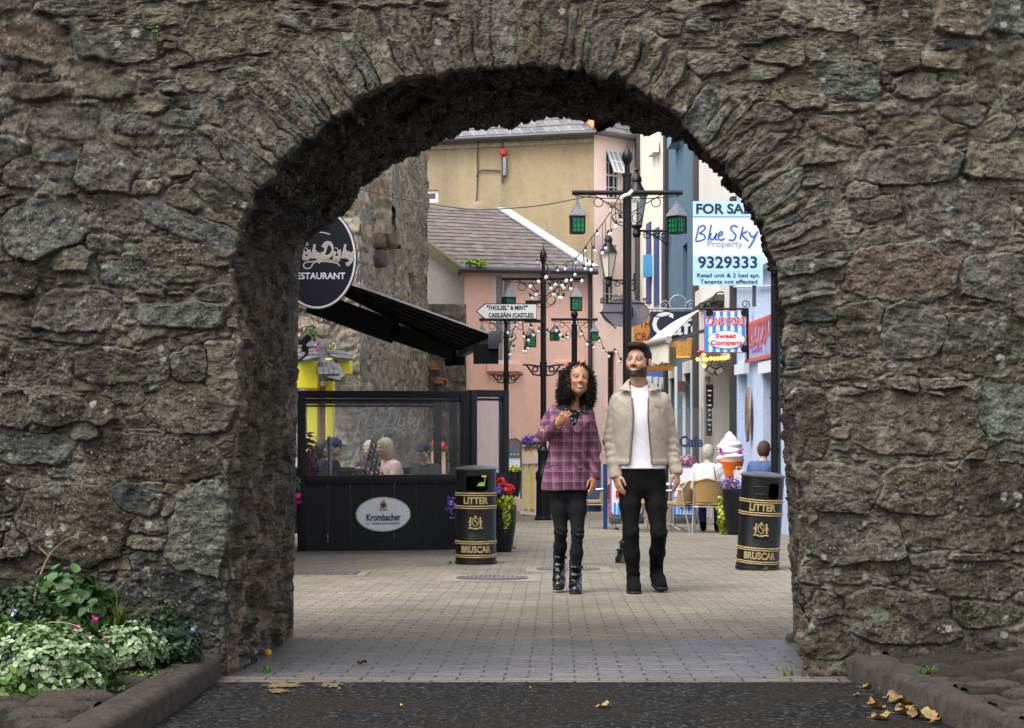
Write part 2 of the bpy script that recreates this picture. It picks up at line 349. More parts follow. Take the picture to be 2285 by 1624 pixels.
def stone_relief(U, V, seeds, amp=1., dark=None, warp=1., seed=1, ws=1.):
    e, c, idx, lx, ly, mb = stone_field(U, V, seeds, warp, ws)
    g = np.random.default_rng(seed); n = len(seeds)
    off = g.uniform(-.003, .019, n); tx = g.normal(0, .010, n); ty = g.normal(.008, .011, n)
    big = np.array([min(s[2], s[3]) for s in seeds]); off = off*np.clip(big/14, .4, 1.25); sc_ = np.array([max(s[2], s[3]) for s in seeds])
    edge = np.minimum(e, c+1.0); q = np.clip(edge/4.2, 0, 1); q = q*q*(3-2*q)
    lay = (fbm(lx/60+idx*3.7, ly/5.5+idx*1.3, 3, 21)-.5)
    lay2 = fbm(lx/26+idx*5.1, ly/16+idx*2.3, 5, 31, .6)-.5
    crack = np.clip(1-np.abs(fbm(lx/40+idx*2.1, ly/24+idx*7, 4, 51)-.5)/.010, 0, 1)*(g.uniform(0, 1, n) > .45)[idx]*q
    hs = off[idx]+(tx[idx]*lx+ty[idx]*ly)/np.maximum(sc_[idx], 14)+lay*.0085*np.clip(12/mb, .2, 1.4)+lay2*.009
    hs = hs+.005*np.sign(lay2)*np.clip(np.abs(lay2)*20-1.2, 0, 1)*.8-crack*.006
    hm = -.002+(fbm(U/11, V/11, 5, 41, .62)-.5)*.022+(fbm(U/70, V/70, 2, 43)-.5)*.022
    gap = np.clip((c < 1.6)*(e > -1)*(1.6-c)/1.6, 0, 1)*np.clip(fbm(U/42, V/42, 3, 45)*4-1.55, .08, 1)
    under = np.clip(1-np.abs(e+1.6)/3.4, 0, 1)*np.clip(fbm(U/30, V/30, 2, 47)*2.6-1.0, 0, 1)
    inside = q
    h = hm*(1-inside)+hs*inside-gap*.012-under*.019
    colA = np.array([PAL[s[5]] for s in seeds]); br = g.uniform(.78, 1.22, (n, 1)); hu = g.normal(1, .022, (n, 3))
    C = (colA*br*hu)[idx]
    m1 = fbm(lx/30+idx*1.9, ly/18+idx*4.1, 4, 61); C = C*(.62+.76*m1)[:, None]
    rust = np.clip(fbm(U/60, V/42, 4, 71)*3.4-2.0, 0, 1)*.55
    C = C*(1-rust[:, None])+np.array((.125,.088,.052))*rust[:, None]
    mort = np.array((.225,.185,.152))*(.55+.9*fbm(U/16, V/16, 4, 81))[:, None]
    wv = np.clip(fbm(U/90, V/60, 3, 83)*3-.95, 0, 1)[:, None]; mort = mort*wv+np.array((.098,.082,.062))*(1-wv)
    C = mort*(1-inside[:, None])+C*inside[:, None]
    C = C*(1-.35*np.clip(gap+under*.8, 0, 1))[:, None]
    return h*amp, C, e
# face grid ------------------------------------------------------------
off = np.zeros(NT)
for (a, b, c, d, L, push, w) in VO:
    k = (tt >= a) & (tt <= b); off[k] = push
off = np.convolve(off, np.ones(5)/5, 'same')
Tn = np.gradient(ON, axis=0); Tn /= np.hypot(Tn[:, 0], Tn[:, 1])[:, None]
INW = np.c_[-Tn[:, 1], Tn[:, 0]]                    # points into the opening (going up the left, over, down the right)
if INW[NT//2][1] < 0: INW = -INW
jn = (fbm(tt/14, tt*0+.5, 4, 91)-.5)*11+(fbm(tt/55, tt*0+3.5, 2, 93)-.5)*14
ONJ = ON+INW*(off+jn)[:, None]
qk = np.array([0, 11.5, 18.5, 26, len(PAIR)-1]); qx = np.array([-70, -70, 1180, 2354, 2354.]); qy = np.array([1620, -70, -70, -70, 1620.])
Q = np.c_[np.interp(kidx, qk, qx), np.interp(kidx, qk, qy)]
NR = 460
rr = np.linspace(0, 1, NR)
ext = np.array([1.12, 1.35, 1.9, 2.8]); rall = np.r_[rr, ext]
fu = ONJ[:, 0][:, None]*(1-rall)+Q[:, 0][:, None]*rall
fv = ONJ[:, 1][:, None]*(1-rall)+Q[:, 1][:, None]*rall
fv = np.minimum(fv, 1640)
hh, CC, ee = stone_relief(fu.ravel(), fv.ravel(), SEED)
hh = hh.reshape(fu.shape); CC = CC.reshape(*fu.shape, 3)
dist = np.hypot(fu-ONJ[:, 0][:, None], fv-ONJ[:, 1][:, None])
rim = np.clip(dist/9, 0, 1); rim = np.sqrt(np.clip(1-(1-rim)**2, 0, 1))
hh = hh*rim-(1-rim)*.022
lowd = np.clip((fv-880)/520, 0, 1)*(.55+.45*fbm(fu/120, fv/160, 3, 95)); leftd = np.clip((760-fu)/700, 0, 1)  # wall colour gets darker towards the bottom and towards the left
CC = CC*np.array((.965,1.0,.955))*(1-.34*lowd)[..., None]*(1-.30*leftd)[..., None]
FX = (fu-CX)*PX; FZ = CZ+(HZ-fv)*PX; FY = YN-hh
Vf = np.stack([FX, FY, FZ], -1).reshape(-1, 3)
NA = rall.size
ids = np.arange(NT*NA).reshape(NT, NA)
Qf = np.stack([ids[:-1, :-1], ids[:-1, 1:], ids[1:, 1:], ids[1:, :-1]], -1).reshape(-1, 4)
# intrados grid --------------------------------------------------------
ND = 130
dd = np.linspace(0, 1, ND)**1.15
PNr = np.stack([(ONJ[:, 0]-CX)*PX, np.full(NT, YN)+.022, CZ+(HZ-ONJ[:, 1])*PX], -1)
pf = YF/F
topj = np.clip((kidx-8)/3, .25, 1)*np.clip((34-kidx)/4, .25, 1)
jf = ((fbm(tt/9, tt*0+8.5, 3, 97)-.5)*13+(fbm(tt/26, tt*0+1.5, 2, 99)-.5)*14)*topj
OFJ = OF+INW*(jf)[:, None]
PFr = np.stack([(OFJ[:, 0]-CX)*pf, np.full(NT, YF), CZ+(HZ-OFJ[:, 1])*pf], -1)
PI_ = PNr[:, None, :]*(1-dd)[None, :, None]+PFr[:, None, :]*dd[None, :, None]
Ui = np.repeat(tt[:, None], ND, 1); Vi = np.repeat((dd*930)[None, :], NT, 0)
seeds_i = fill([], 500, (0,0,tt[-1],930), 16, 34, 90, (1.2, 3.0), None, list('ddgkod'), 1.0)
seeds_i = fill(seeds_i, 1500, (0,0,tt[-1],930), 6, 14, 90, (1.4, 3.6), None, list('ddgkk'), 1.0)
hi, Ci, ei = stone_relief(Ui.ravel(), Vi.ravel(), seeds_i, 1.15, seed=5)
hi = hi.reshape(NT, ND)+(fbm(Ui/60, Vi/200, 3, 101)-.5)*.05+(fbm(Ui/13, Vi/60, 3, 103)-.5)*.028
blend = np.clip(dd/.04, 0, 1)*np.clip((1-dd)/.06, 0.1, 1)
hi = (hi-.022*np.clip((kidx-27)/4, 0, 1)[:, None])*blend[None, :]
IN3 = np.stack([INW[:, 0], np.zeros(NT), -INW[:, 1]], -1)
PI_ = PI_+IN3[:, None, :]*hi[..., None]
Ci = Ci.reshape(NT, ND, 3)
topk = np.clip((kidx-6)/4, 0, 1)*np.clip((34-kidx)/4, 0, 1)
vault_shade = (1.2*(1-topk)+.20*topk)[:, None, None]      # shade of the passage put into the colour: vault dark, jambs lighter
Ci = Ci*vault_shade*np.array((1, .95, .9))
PI_[:, 0, :] = Vf.reshape(NT, NA, 3)[:, 0, :]
base = len(Vf); ids2 = np.arange(NT*ND).reshape(NT, ND)+base
Qi = np.stack([ids2[:-1, 1:], ids2[:-1, :-1], ids2[1:, :-1], ids2[1:, 1:]], -1).reshape(-1, 4)
# back face, coarse
ER = np.array([0, .05, .2, .6, 1.6]); QB = np.c_[(Q[:, 0]-CX)*PX, CZ+(HZ-Q[:, 1])*PX]
bx = PI_[:, -1, 0][:, None]*(1-ER)+QB[:, 0][:, None]*ER; bz = PI_[:, -1, 2][:, None]*(1-ER)+QB[:, 1][:, None]*ER
bz = np.maximum(bz, -.2)
Vb = np.stack([bx, np.repeat(PI_[:, -1, 1][:, None], 5, 1), bz], -1).reshape(-1, 3)
base3 = base+NT*ND; ids3 = np.arange(NT*5).reshape(NT, 5)+base3
Qb = np.stack([ids3[:-1, 1:], ids3[:-1, :-1], ids3[1:, :-1], ids3[1:, 1:]], -1).reshape(-1, 4)
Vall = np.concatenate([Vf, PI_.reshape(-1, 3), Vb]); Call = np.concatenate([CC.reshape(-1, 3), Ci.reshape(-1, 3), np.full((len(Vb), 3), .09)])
def stone_mat():
    m = bpy.data.materials.new('rubble_stone'); m.use_nodes = True; nt = m.node_tree; N, L = nt.nodes, nt.links; b = N['Principled BSDF']
    at = N.new('ShaderNodeVertexColor'); at.layer_name = 'Col'; tc = N.new('ShaderNodeTexCoord')
    def noise(sc, det=8, rg=.65):
        n = N.new('ShaderNodeTexNoise'); n.inputs['Scale'].default_value = sc; n.inputs['Detail'].default_value = det; n.inputs['Roughness'].default_value = rg; L.new(tc.outputs['Object'], n.inputs['Vector']); return n.outputs[0]
    def ramp(x, a, b_, c=0, d=1):
        r = N.new('ShaderNodeMapRange'); r.inputs[1].default_value = a; r.inputs[2].default_value = b_; r.inputs[3].default_value = c; r.inputs[4].default_value = d; L.new(x, r.inputs[0]); return r.outputs[0]
    def math_(op, x, y):
        k = N.new('ShaderNodeMath'); k.operation = op
        for i, q in enumerate((x, y)):
            if hasattr(q, 'links'): L.new(q, k.inputs[i])
            else: k.inputs[i].default_value = q
        return k.outputs[0]
    def mix(fac, a, col):
        x = N.new('ShaderNodeMix'); x.data_type = 'RGBA'; L.new(fac, x.inputs[0]); L.new(a, x.inputs[6])
        if hasattr(col, 'links'): L.new(col, x.inputs[7])
        else: x.inputs[7].default_value = (*col, 1)
        return x.outputs[2]
    g = ramp(noise(38, 10, .74), .25, .75, .24, 1.22)
    sc = N.new('ShaderNodeVectorMath'); sc.operation = 'SCALE'; L.new(at.outputs['Color'], sc.inputs[0]); L.new(g, sc.inputs['Scale'])
    g2 = math_('MULTIPLY', ramp(noise(9, 6, .6), .3, .7, .72, 1.30), ramp(noise(140, 5, .75), .3, .7, .50, 1.50))
    sc2 = N.new('ShaderNodeVectorMath'); sc2.operation = 'SCALE'; L.new(sc.outputs[0], sc2.inputs[0]); L.new(g2, sc2.inputs['Scale'])
    dk = N.new('ShaderNodeVectorMath'); dk.operation = 'SCALE'; L.new(sc2.outputs[0], dk.inputs[0]); L.new(math_('MULTIPLY', ramp(noise(13, 9, .72), .50, .535, 1.16, .66), ramp(noise(31, 8, .7), .53, .57, 1.05, .74)), dk.inputs['Scale'])
    c = dk.outputs[0]
    # pale crustose lichen: crusty film, speckle and round rosettes
    film = math_('MULTIPLY', ramp(noise(5.5, 5, .6), .46, .62), ramp(noise(55, 6, .7), .46, .62))
    c = mix(math_('MULTIPLY', film, .60), c, (.205, .185, .160))
    film2 = math_('MULTIPLY', ramp(noise(3.1, 4, .6), .50, .60), ramp(noise(85, 5, .7), .54, .60))
    c = mix(math_('MULTIPLY', film2, .55), c, (.24, .215, .185))
    def dots(sc_, rad, thr, wob):
        w = N.new('ShaderNodeTexNoise'); w.inputs['Scale'].default_value = sc_*2.2; w.inputs['Detail'].default_value = 3; L.new(tc.outputs['Object'], w.inputs['Vector'])
        ma = N.new('ShaderNodeVectorMath'); ma.operation = 'MULTIPLY_ADD'; L.new(w.outputs['Color'], ma.inputs[0]); ma.inputs[1].default_value = (wob,)*3; L.new(tc.outputs['Object'], ma.inputs[2])
        v = N.new('ShaderNodeTexVoronoi'); v.inputs['Scale'].default_value = sc_; L.new(ma.outputs[0], v.inputs['Vector'])
        inside = ramp(v.outputs['Distance'], rad, rad*.72)
        sp = N.new('ShaderNodeSeparateColor'); L.new(v.outputs['Color'], sp.inputs[0])
        pick = ramp(sp.outputs[0], thr, thr+.02)
        return math_('MULTIPLY', inside, pick), sp.outputs[1]
    d1, k1 = dots(17, .32, .74, .03)
    d1 = math_('MULTIPLY', d1, ramp(noise(2.6, 3), .42, .52))
    c = mix(math_('MULTIPLY', d1, ramp(noise(80, 4), .2, .6, .45, .95)), c, (.25, .25, .228))
    d2, k2 = dots(52, .30, .66, .012)
    d2 = math_('MULTIPLY', d2, ramp(noise(4.3, 3), .46, .58))
    c = mix(math_('MULTIPLY', d2, .75), c, (.235, .22, .195))
    gl, k3 = dots(10, .42, .80, .05)
    c = mix(math_('MULTIPLY', gl, math_('MULTIPLY', ramp(noise(70, 5), .35, .6), .55)), c, (.150, .172, .140))
    og, k4 = dots(15, .26, .984, .05)
    c = mix(math_('MULTIPLY', og, .8), c, (.20, .125, .035))
    L.new(c, b.inputs['Base Color']); b.inputs['Roughness'].default_value = .88; b.inputs['Specular IOR Level'].default_value = .25
    hsum = math_('ADD', math_('MULTIPLY', noise(150, 8, .7), .6), math_('MULTIPLY', noise(44, 8, .7), .6))
    bp = N.new('ShaderNodeBump'); bp.inputs['Strength'].default_value = .7; bp.inputs['Distance'].default_value = .016; L.new(hsum, bp.inputs['Height']); L.new(bp.outputs[0], b.inputs['Normal'])
    return m
STONE = stone_mat()
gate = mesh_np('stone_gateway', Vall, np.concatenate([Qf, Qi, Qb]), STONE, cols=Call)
tag(gate, 'dark rubble stone town gateway with a round arch and lichen spots', 'gateway')
# ------------------------------------------------------------------ ground, road, paving, kerbs
def paver_mat(name, c1, c2, joint, moss, rough, mossy=.5, bw=.2, bh=.1, bump=.6):
    m = bpy.data.materials.new(name); m.use_nodes = True; nt = m.node_tree; N, L = nt.nodes, nt.links; b = N['Principled BSDF']
    tc = N.new('ShaderNodeTexCoord'); mp = N.new('ShaderNodeMapping'); L.new(tc.outputs['Object'], mp.inputs[0]); mp.inputs['Rotation'].default_value = (0, 0, R(1.5))
    w = N.new('ShaderNodeTexNoise'); w.inputs['Scale'].default_value = 1.4; w.inputs['Detail'].default_value = 4; L.new(tc.outputs['Object'], w.inputs['Vector'])
    ma = N.new('ShaderNodeVectorMath'); ma.operation = 'MULTIPLY_ADD'; L.new(w.outputs['Color'], ma.inputs[0]); ma.inputs[1].default_value = (.03, .03, 0); L.new(mp.outputs[0], ma.inputs[2])
    br = N.new('ShaderNodeTexBrick'); br.inputs['Scale'].default_value = 1; br.inputs['Brick Width'].default_value = bw; br.inputs['Row Height'].default_value = bh
    br.inputs['Mortar Size'].default_value = .0055; br.inputs['Mortar Smooth'].default_value = .35; br.offset = .5; br.inputs['Bias'].default_value = -.1
    br.inputs['Color1'].default_value = (*c1, 1); br.inputs['Color2'].default_value = (*c2, 1)
    L.new(ma.outputs[0], br.inputs['Vector'])
    def noise(sc, d=6):
        n = N.new('ShaderNodeTexNoise'); n.inputs['Scale'].default_value = sc; n.inputs['Detail'].default_value = d; L.new(tc.outputs['Object'], n.inputs['Vector']); return n.outputs[0]
    def ramp(x, a, b_, c=0, d=1):
        r = N.new('ShaderNodeMapRange'); r.inputs[1].default_value = a; r.inputs[2].default_value = b_; r.inputs[3].default_value = c; r.inputs[4].default_value = d; L.new(x, r.inputs[0]); return r.outputs[0]
    jm = N.new('ShaderNodeMix'); jm.data_type = 'RGBA'; L.new(ramp(noise(.9, 5), .62-mossy*.2, .70-mossy*.2), jm.inputs[0]); jm.inputs[6].default_value = (*joint, 1); jm.inputs[7].default_value = (*moss, 1)
    L.new(jm.outputs[2], br.inputs['Mortar'])
    s1 = N.new('ShaderNodeVectorMath'); s1.operation = 'SCALE'; L.new(br.outputs['Color'], s1.inputs[0])
    k = N.new('ShaderNodeMath'); k.operation = 'MULTIPLY'; L.new(ramp(noise(70, 6), .25, .75, .66, 1.34), k.inputs[0]); L.new(ramp(noise(1.1, 5), .3, .7, .78, 1.2), k.inputs[1]); L.new(k.outputs[0], s1.inputs['Scale'])
    # scattered moss films
    mx = N.new('ShaderNodeMix'); mx.data_type = 'RGBA'; mk = N.new('ShaderNodeMath'); mk.operation = 'MULTIPLY'
    L.new(ramp(noise(.55, 4), .56, .70), mk.inputs[0]); L.new(ramp(noise(26, 6), .5, .66, 0, mossy), mk.inputs[1]); L.new(mk.outputs[0], mx.inputs[0]); L.new(s1.outputs[0], mx.inputs[6]); mx.inputs[7].default_value = (*moss, 1)
    L.new(mx.outputs[2], b.inputs['Base Color'])
    b.inputs['Specular IOR Level'].default_value = .5 if rough < .5 else .2
    L.new(ramp(noise(3.0, 4), .3, .7, rough-.12, min(1, rough+.12)), b.inputs['Roughness'])
    h = N.new('ShaderNodeMath'); h.operation = 'MULTIPLY_ADD'; L.new(br.outputs['Fac'], h.inputs[0]); h.inputs[1].default_value = -1.0; L.new(ramp(noise(90, 5), .2, .8, 0, .35), h.inputs[2])
    bp = N.new('ShaderNodeBump'); bp.inputs['Strength'].default_value = bump; bp.inputs['Distance'].default_value = .008; L.new(h.outputs[0], bp.inputs['Height']); L.new(bp.outputs[0], b.inputs['Normal'])
    return m
def sheet(name, x0, x1, y0, y1, dz, mt, kind='structure', nx=1, ny=1, bump=None):
    xs = np.linspace(x0, x1, nx+1); ys = np.linspace(y0, y1, ny+1); X, Yy = np.meshgrid(xs, ys, indexing='ij')
    Z = gz(Yy)+dz+(bump(X, Yy) if bump else 0)
    ids = np.arange(X.size).reshape(X.shape)
    o = mesh_np(name, np.stack([X, Yy, Z], -1).reshape(-1, 3), np.stack([ids[:-1, :-1], ids[1:, :-1], ids[1:, 1:], ids[:-1, 1:]], -1).reshape(-1, 4), mt, smooth=True)
    if kind: o['kind'] = kind
    return o
def asphalt_mat():
    m = bpy.data.materials.new('asphalt'); m.use_nodes = True; nt = m.node_tree; N, L = nt.nodes, nt.links; b = N['Principled BSDF']; tc = N.new('ShaderNodeTexCoord')
    def noise(sc, d=6):
        n = N.new('ShaderNodeTexNoise'); n.inputs['Scale'].default_value = sc; n.inputs['Detail'].default_value = d; L.new(tc.outputs['Object'], n.inputs['Vector']); return n.outputs[0]
    v = N.new('ShaderNodeTexVoronoi'); v.inputs['Scale'].default_value = 75; L.new(tc.outputs['Object'], v.inputs['Vector'])
    sp = N.new('ShaderNodeSeparateColor'); L.new(v.outputs['Color'], sp.inputs[0])
    cr = N.new('ShaderNodeValToRGB'); L.new(sp.outputs[0], cr.inputs[0]); e = cr.color_ramp.elements
    e[0].color = (.004, .0042, .0045, 1); e[1].color = (.085, .083, .08, 1); e[1].position = 1.0; k = e.new(.8); k.color = (.021, .0213, .0215, 1)
    mr = N.new('ShaderNodeMapRange'); L.new(noise(2.2), mr.inputs[0]); mr.inputs[1].default_value = .45; mr.inputs[2].default_value = .62
    mx = N.new('ShaderNodeMix'); mx.data_type = 'RGBA'; L.new(mr.outputs[0], mx.inputs[0]); L.new(cr.outputs[0], mx.inputs[6])
    br = N.new('ShaderNodeMix'); br.data_type = 'RGBA'; L.new(noise(60), br.inputs[0]); br.inputs[6].default_value = (.010, .008, .006, 1); br.inputs[7].default_value = (.034, .027, .021, 1)
    L.new(br.outputs[2], mx.inputs[7])
    mm = N.new('ShaderNodeMath'); mm.operation = 'MULTIPLY'; L.new(mr.outputs[0], mm.inputs[0]); mm.inputs[1].default_value = .65; L.new(mm.outputs[0], mx.inputs[0])
    L.new(mx.outputs[2], b.inputs['Base Color']); b.inputs['Roughness'].default_value = .9; b.inputs['Specular IOR Level'].default_value = .12
    bp = N.new('ShaderNodeBump'); bp.inputs['Strength'].default_value = 1.0; bp.inputs['Distance'].default_value = .016; L.new(v.outputs['Distance'], bp.inputs['Height']); L.new(bp.outputs[0], b.inputs['Normal'])
    return m
EARTH = mat('dark_soil', (.045,.034,.025), .95, .4, 20, .8, 60, col2=(.07,.055,.04))
KERB = mat('kerb_stone', (.050,.042,.036), .85, .25, 14, .3, 90, col2=(.030,.0255,.022), spec=.2)
sheet('ground', -90, 90, -30, 260, -.06, EARTH)
BUFF = paver_mat('buff_pavers', (.178,.154,.124), (.238,.207,.167), (.070,.060,.045), (.095,.105,.030), .72, .5)
GREYP = paver_mat('grey_pavers', (.085,.084,.088), (.125,.120,.122), (.022,.018,.016), (.03,.035,.012), .42, .25, .2, .1, 1.)
sheet('street_paving', -14, 14, 6.75, 75, 0, BUFF, ny=8)
sheet('passage_paving', -1.42, 1.62, 6.78, 8.62, .004, GREYP)
EDGE = paver_mat('edge_pavers', (.13,.105,.092), (.165,.135,.115), (.035,.028,.022), (.05,.05,.02), .6, .3, .2, .1, 1.)
sheet('paving_edge_strip', -1.36, 1.52, 6.79, 7.02, .008, EDGE)
sheet('asphalt_road', -1.22, 1.62, -12, 6.80, .012, asphalt_mat(), ny=30, nx=20, bump=lambda X, Y_: (fbm(X*2+50, Y_*2+50, 3, 7)-.5)*.02*(Y_ < 6.6))
def kerb(name, pts, width, side, label):
    """a row of kerb stones with rounded arris following a line on the ground"""
    prof = [(0, -.10), (0, .085), (.012, .103), (.03, .11), (width, .112), (width, -.10)]
    V = []; Fc = []; K = len(pts); n = len(prof)
    for i, (x, y) in enumerate(pts):
        for a, z in prof: V.append((x+side*a, y, gz(y)+z))
    for i in range(K-1):
        for j in range(n-1): Fc.append((i*n+j, i*n+j+1, (i+1)*n+j+1, (i+1)*n+j) if side < 0 else (i*n+j, (i+1)*n+j, (i+1)*n+j+1, i*n+j+1))
    mb = MB(); mb.add(V, Fc); o = mb.build(name, KERB, smooth=True, angle=60); o['kind'] = 'structure'; return o
kl = [(-1.235+.02*math.sin(y*1.3), y) for y in np.linspace(6.97, -3, 60)]
kr = [(1.40+max(0, (6.95-y))*.078+.006*math.sin(y*2), y) for y in np.linspace(6.93, -3, 60)]
kerb('kerb', kl, .135, -1, ''); kerb('kerb', kr, .165, 1, '')
# cobbled strips at the foot of the wall
def cobbles(name, x0, x1, y0, y1, nx, ny, slope, seed, cm):
    global rng
    ppm = 300
    rng2 = rng; rng = np.random.default_rng(seed)
    S = fill([], 700, (x0*ppm, y0*ppm, x1*ppm, y1*ppm), 14, 24, 15, (1.1, 1.9), None, list('dgdw'), 1.0)
    S = fill(S, 500, (x0*ppm, y0*ppm, x1*ppm, y1*ppm), 7, 13, 15, (1.1, 1.9), None, list('dgd'), 1.0); rng = rng2
    X, Y_ = np.meshgrid(np.linspace(x0, x1, nx), np.linspace(y0, y1, ny), indexing='ij')
    U, V = (X*ppm).ravel(), (Y_*ppm).ravel()
    e, c, idx, lx, ly, mb = stone_field(U, V, S, .6)
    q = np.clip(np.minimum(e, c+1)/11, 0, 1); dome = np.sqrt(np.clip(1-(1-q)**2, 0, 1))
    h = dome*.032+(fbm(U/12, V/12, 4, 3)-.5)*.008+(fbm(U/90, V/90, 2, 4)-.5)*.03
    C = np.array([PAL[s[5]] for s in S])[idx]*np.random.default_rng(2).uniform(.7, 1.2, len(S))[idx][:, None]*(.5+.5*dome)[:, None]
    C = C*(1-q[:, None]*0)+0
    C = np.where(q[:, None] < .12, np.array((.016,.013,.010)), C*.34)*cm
    Z = gz(Y_)+.085+slope*(np.abs(X)-1.4)+h.reshape(X.shape)
    ids = np.arange(X.size).reshape(X.shape)
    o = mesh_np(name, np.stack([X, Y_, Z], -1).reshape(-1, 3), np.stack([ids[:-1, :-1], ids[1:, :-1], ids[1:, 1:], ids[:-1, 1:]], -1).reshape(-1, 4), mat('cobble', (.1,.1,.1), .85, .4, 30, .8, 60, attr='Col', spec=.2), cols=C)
    o['kind'] = 'structure'; return o
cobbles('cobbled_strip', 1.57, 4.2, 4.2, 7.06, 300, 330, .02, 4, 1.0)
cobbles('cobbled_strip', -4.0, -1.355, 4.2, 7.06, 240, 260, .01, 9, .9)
# worn yellow paint on the asphalt
YP = mat('worn_yellow_paint', (.12,.088,.042), .8, .3, 40)
def blob(name, cx, cy, rx, ry, rot, mt, dz, seed, kind='structure', thr=.45):
    n = 70; X, Y_ = np.meshgrid(np.linspace(-1, 1, n), np.linspace(-1, 1, n), indexing='ij')
    k = (1-X**2-Y_**2)+(fbm(X*5+seed, Y_*5, 4, seed)-.5)*2.2
    m = k > thr; ids = np.arange(n*n).reshape(n, n); c, s = math.cos(rot), math.sin(rot)
    x = cx+X*rx*c-Y_*ry*s; y = cy+X*rx*s+Y_*ry*c
    Qd = np.stack([ids[:-1, :-1], ids[1:, :-1], ids[1:, 1:], ids[:-1, 1:]], -1).reshape(-1, 4)
    keep = (m[:-1, :-1] & m[1:, :-1] & m[1:, 1:] & m[:-1, 1:]).ravel()
    o = mesh_np(name, np.stack([x, y, gz(y)+dz+(fbm(x*2+50, y*2+50, 3, 7)-.5)*.02*(y < 6.6)], -1).reshape(-1, 3), Qd[keep], mt)
    o['kind'] = kind; return o
for i, (u, v, a, b_, t) in enumerate(((740, 1536, .055, .10, 0), (632, 1537, .10, .13, .5), (620, 1552, .05, .1, .2))):
    p = G(u, v); blob('yellow_road_marking', p.x, p.y, a, b_, t, YP, .017, 30+i)
# drain and manhole covers
IRON = mat('cover_iron', (.12,.115,.12), .5, .3, 30, .3, 150, metal=.4)
CONC = mat('pale_concrete', (.215,.185,.15), .85, .2, 12, .3, 120)
def tilt(): return (-math.atan(.0355))
def cover(u, v, w, d, label, round_=True, sw=1.35):
    p = G(u, v); t = thing('manhole_cover', label, 'manhole cover', p, 0, 'iron covers in the paving'); t.rotation_euler = (tilt(), 0, 0)
    s = MB(); s.box((0, 0, .003), (w*sw, d*sw, .012)); s.build('surround', CONC, t)
    mb = MB()
    if round_: mb.lathe([(w/2, .010), (w/2, .016), (w/2-.02, .016), (w/2-.02, .013), (.001, .013)], n=36)
    else: mb.box((0, 0, .011), (w, d, .008))
    mb.build('plate', IRON, t)
    rb = MB()
    for i in range(-7, 8):
        x = i*w/16; h = math.sqrt(max(0, (w/2-.04)**2-x*x)) if round_ else d/2-.03
        if h > .02: rb.box((x, 0, .017), (w/36, 2*h, .006))
    rb.build('ribs', mat('cover_rib', (.2,.19,.2), .45, .3, 30, metal=.4), t)
cover(1098, 1291.5, .60, .62, 'round ribbed manhole cover in a pale surround, nearest the black bin')
cover(1268, 1271.5, .58, .62, 'round ribbed manhole cover half hidden behind the woman\'s boots')
cover(715, 1281, .66, .5, 'rectangular iron grating in a pale surround beside the glass screen', False, 1.25)
# ------------------------------------------------------------------ buildings
def wall(mb, O, xd, w, h, holes=(), depth=.15, t=.3, ins=None, gable=None):
    """rectangular wall: O lower left corner, xd along the wall, holes (x0,z0,x1,z1) with reveals of given depth going to ins (unit vector into the house)"""
    O = Vector(O); xd = Vector(xd).normalized(); ins = Vector(ins); up = Vector((0,0,1))
    xs = sorted({0, w, *[q for a in holes for q in (a[0], a[2])]}); zs = sorted({0, h, *[q for a in holes for q in (a[1], a[3])]})
    pt = lambda x, z, d=0: O+xd*x+up*z+ins*d
    for i in range(len(xs)-1):
        for j in range(len(zs)-1):
            cx, cz = (xs[i]+xs[i+1])/2, (zs[j]+zs[j+1])/2
            if any(a[0] < cx < a[2] and a[1] < cz < a[3] for a in holes): continue
            mb.quad(pt(xs[i], zs[j]), pt(xs[i+1], zs[j]), pt(xs[i+1], zs[j+1]), pt(xs[i], zs[j+1]))
    for a in holes:
        for (p, q) in (((a[0],a[1]),(a[0],a[3])), ((a[2],a[1]),(a[2],a[3])), ((a[0],a[1]),(a[2],a[1])), ((a[0],a[3]),(a[2],a[3]))):
            mb.quad(pt(*p), pt(*q), pt(*q, depth), pt(*p, depth))
    return pt
def glass_mat(name='window_glass', col=(.03,.035,.04)): return mat(name, col, .08, 0, spec=.8)
WHITE = mat('white_paint', (.75,.75,.74), .5, .06, 6); GLASS = glass_mat(); BLACKP = mat('black_paint', (.0065,.007,.0085), .42, .25, 12, .1, 60, spec=.3)
DGREY = mat('dark_grey_paint', (.055,.055,.06), .5, .2, 6)
SLATE = None
def slate_mat():
    m = bpy.data.materials.new('roof_slate'); m.use_nodes = True; nt = m.node_tree; N, L = nt.nodes, nt.links; b = N['Principled BSDF']
    at = N.new('ShaderNodeVertexColor'); at.layer_name = 'Col'; tc = N.new('ShaderNodeTexCoord')
    n = N.new('ShaderNodeTexNoise'); n.inputs['Scale'].default_value = 5; n.inputs['Detail'].default_value = 8; n.inputs['Roughness'].default_value = .7; L.new(tc.outputs['Object'], n.inputs['Vector'])
    mr = N.new('ShaderNodeMapRange'); mr.inputs[1].default_value = .3; mr.inputs[2].default_value = .7; mr.inputs[3].default_value = .6; mr.inputs[4].default_value = 1.45; L.new(n.outputs[0], mr.inputs[0])
    s = N.new('ShaderNodeVectorMath'); s.operation = 'SCALE'; L.new(at.outputs[0], s.inputs[0]); L.new(mr.outputs[0], s.inputs['Scale']); L.new(s.outputs[0], b.inputs['Base Color']); b.inputs['Roughness'].default_value = .6
    return m
SLATE = slate_mat()
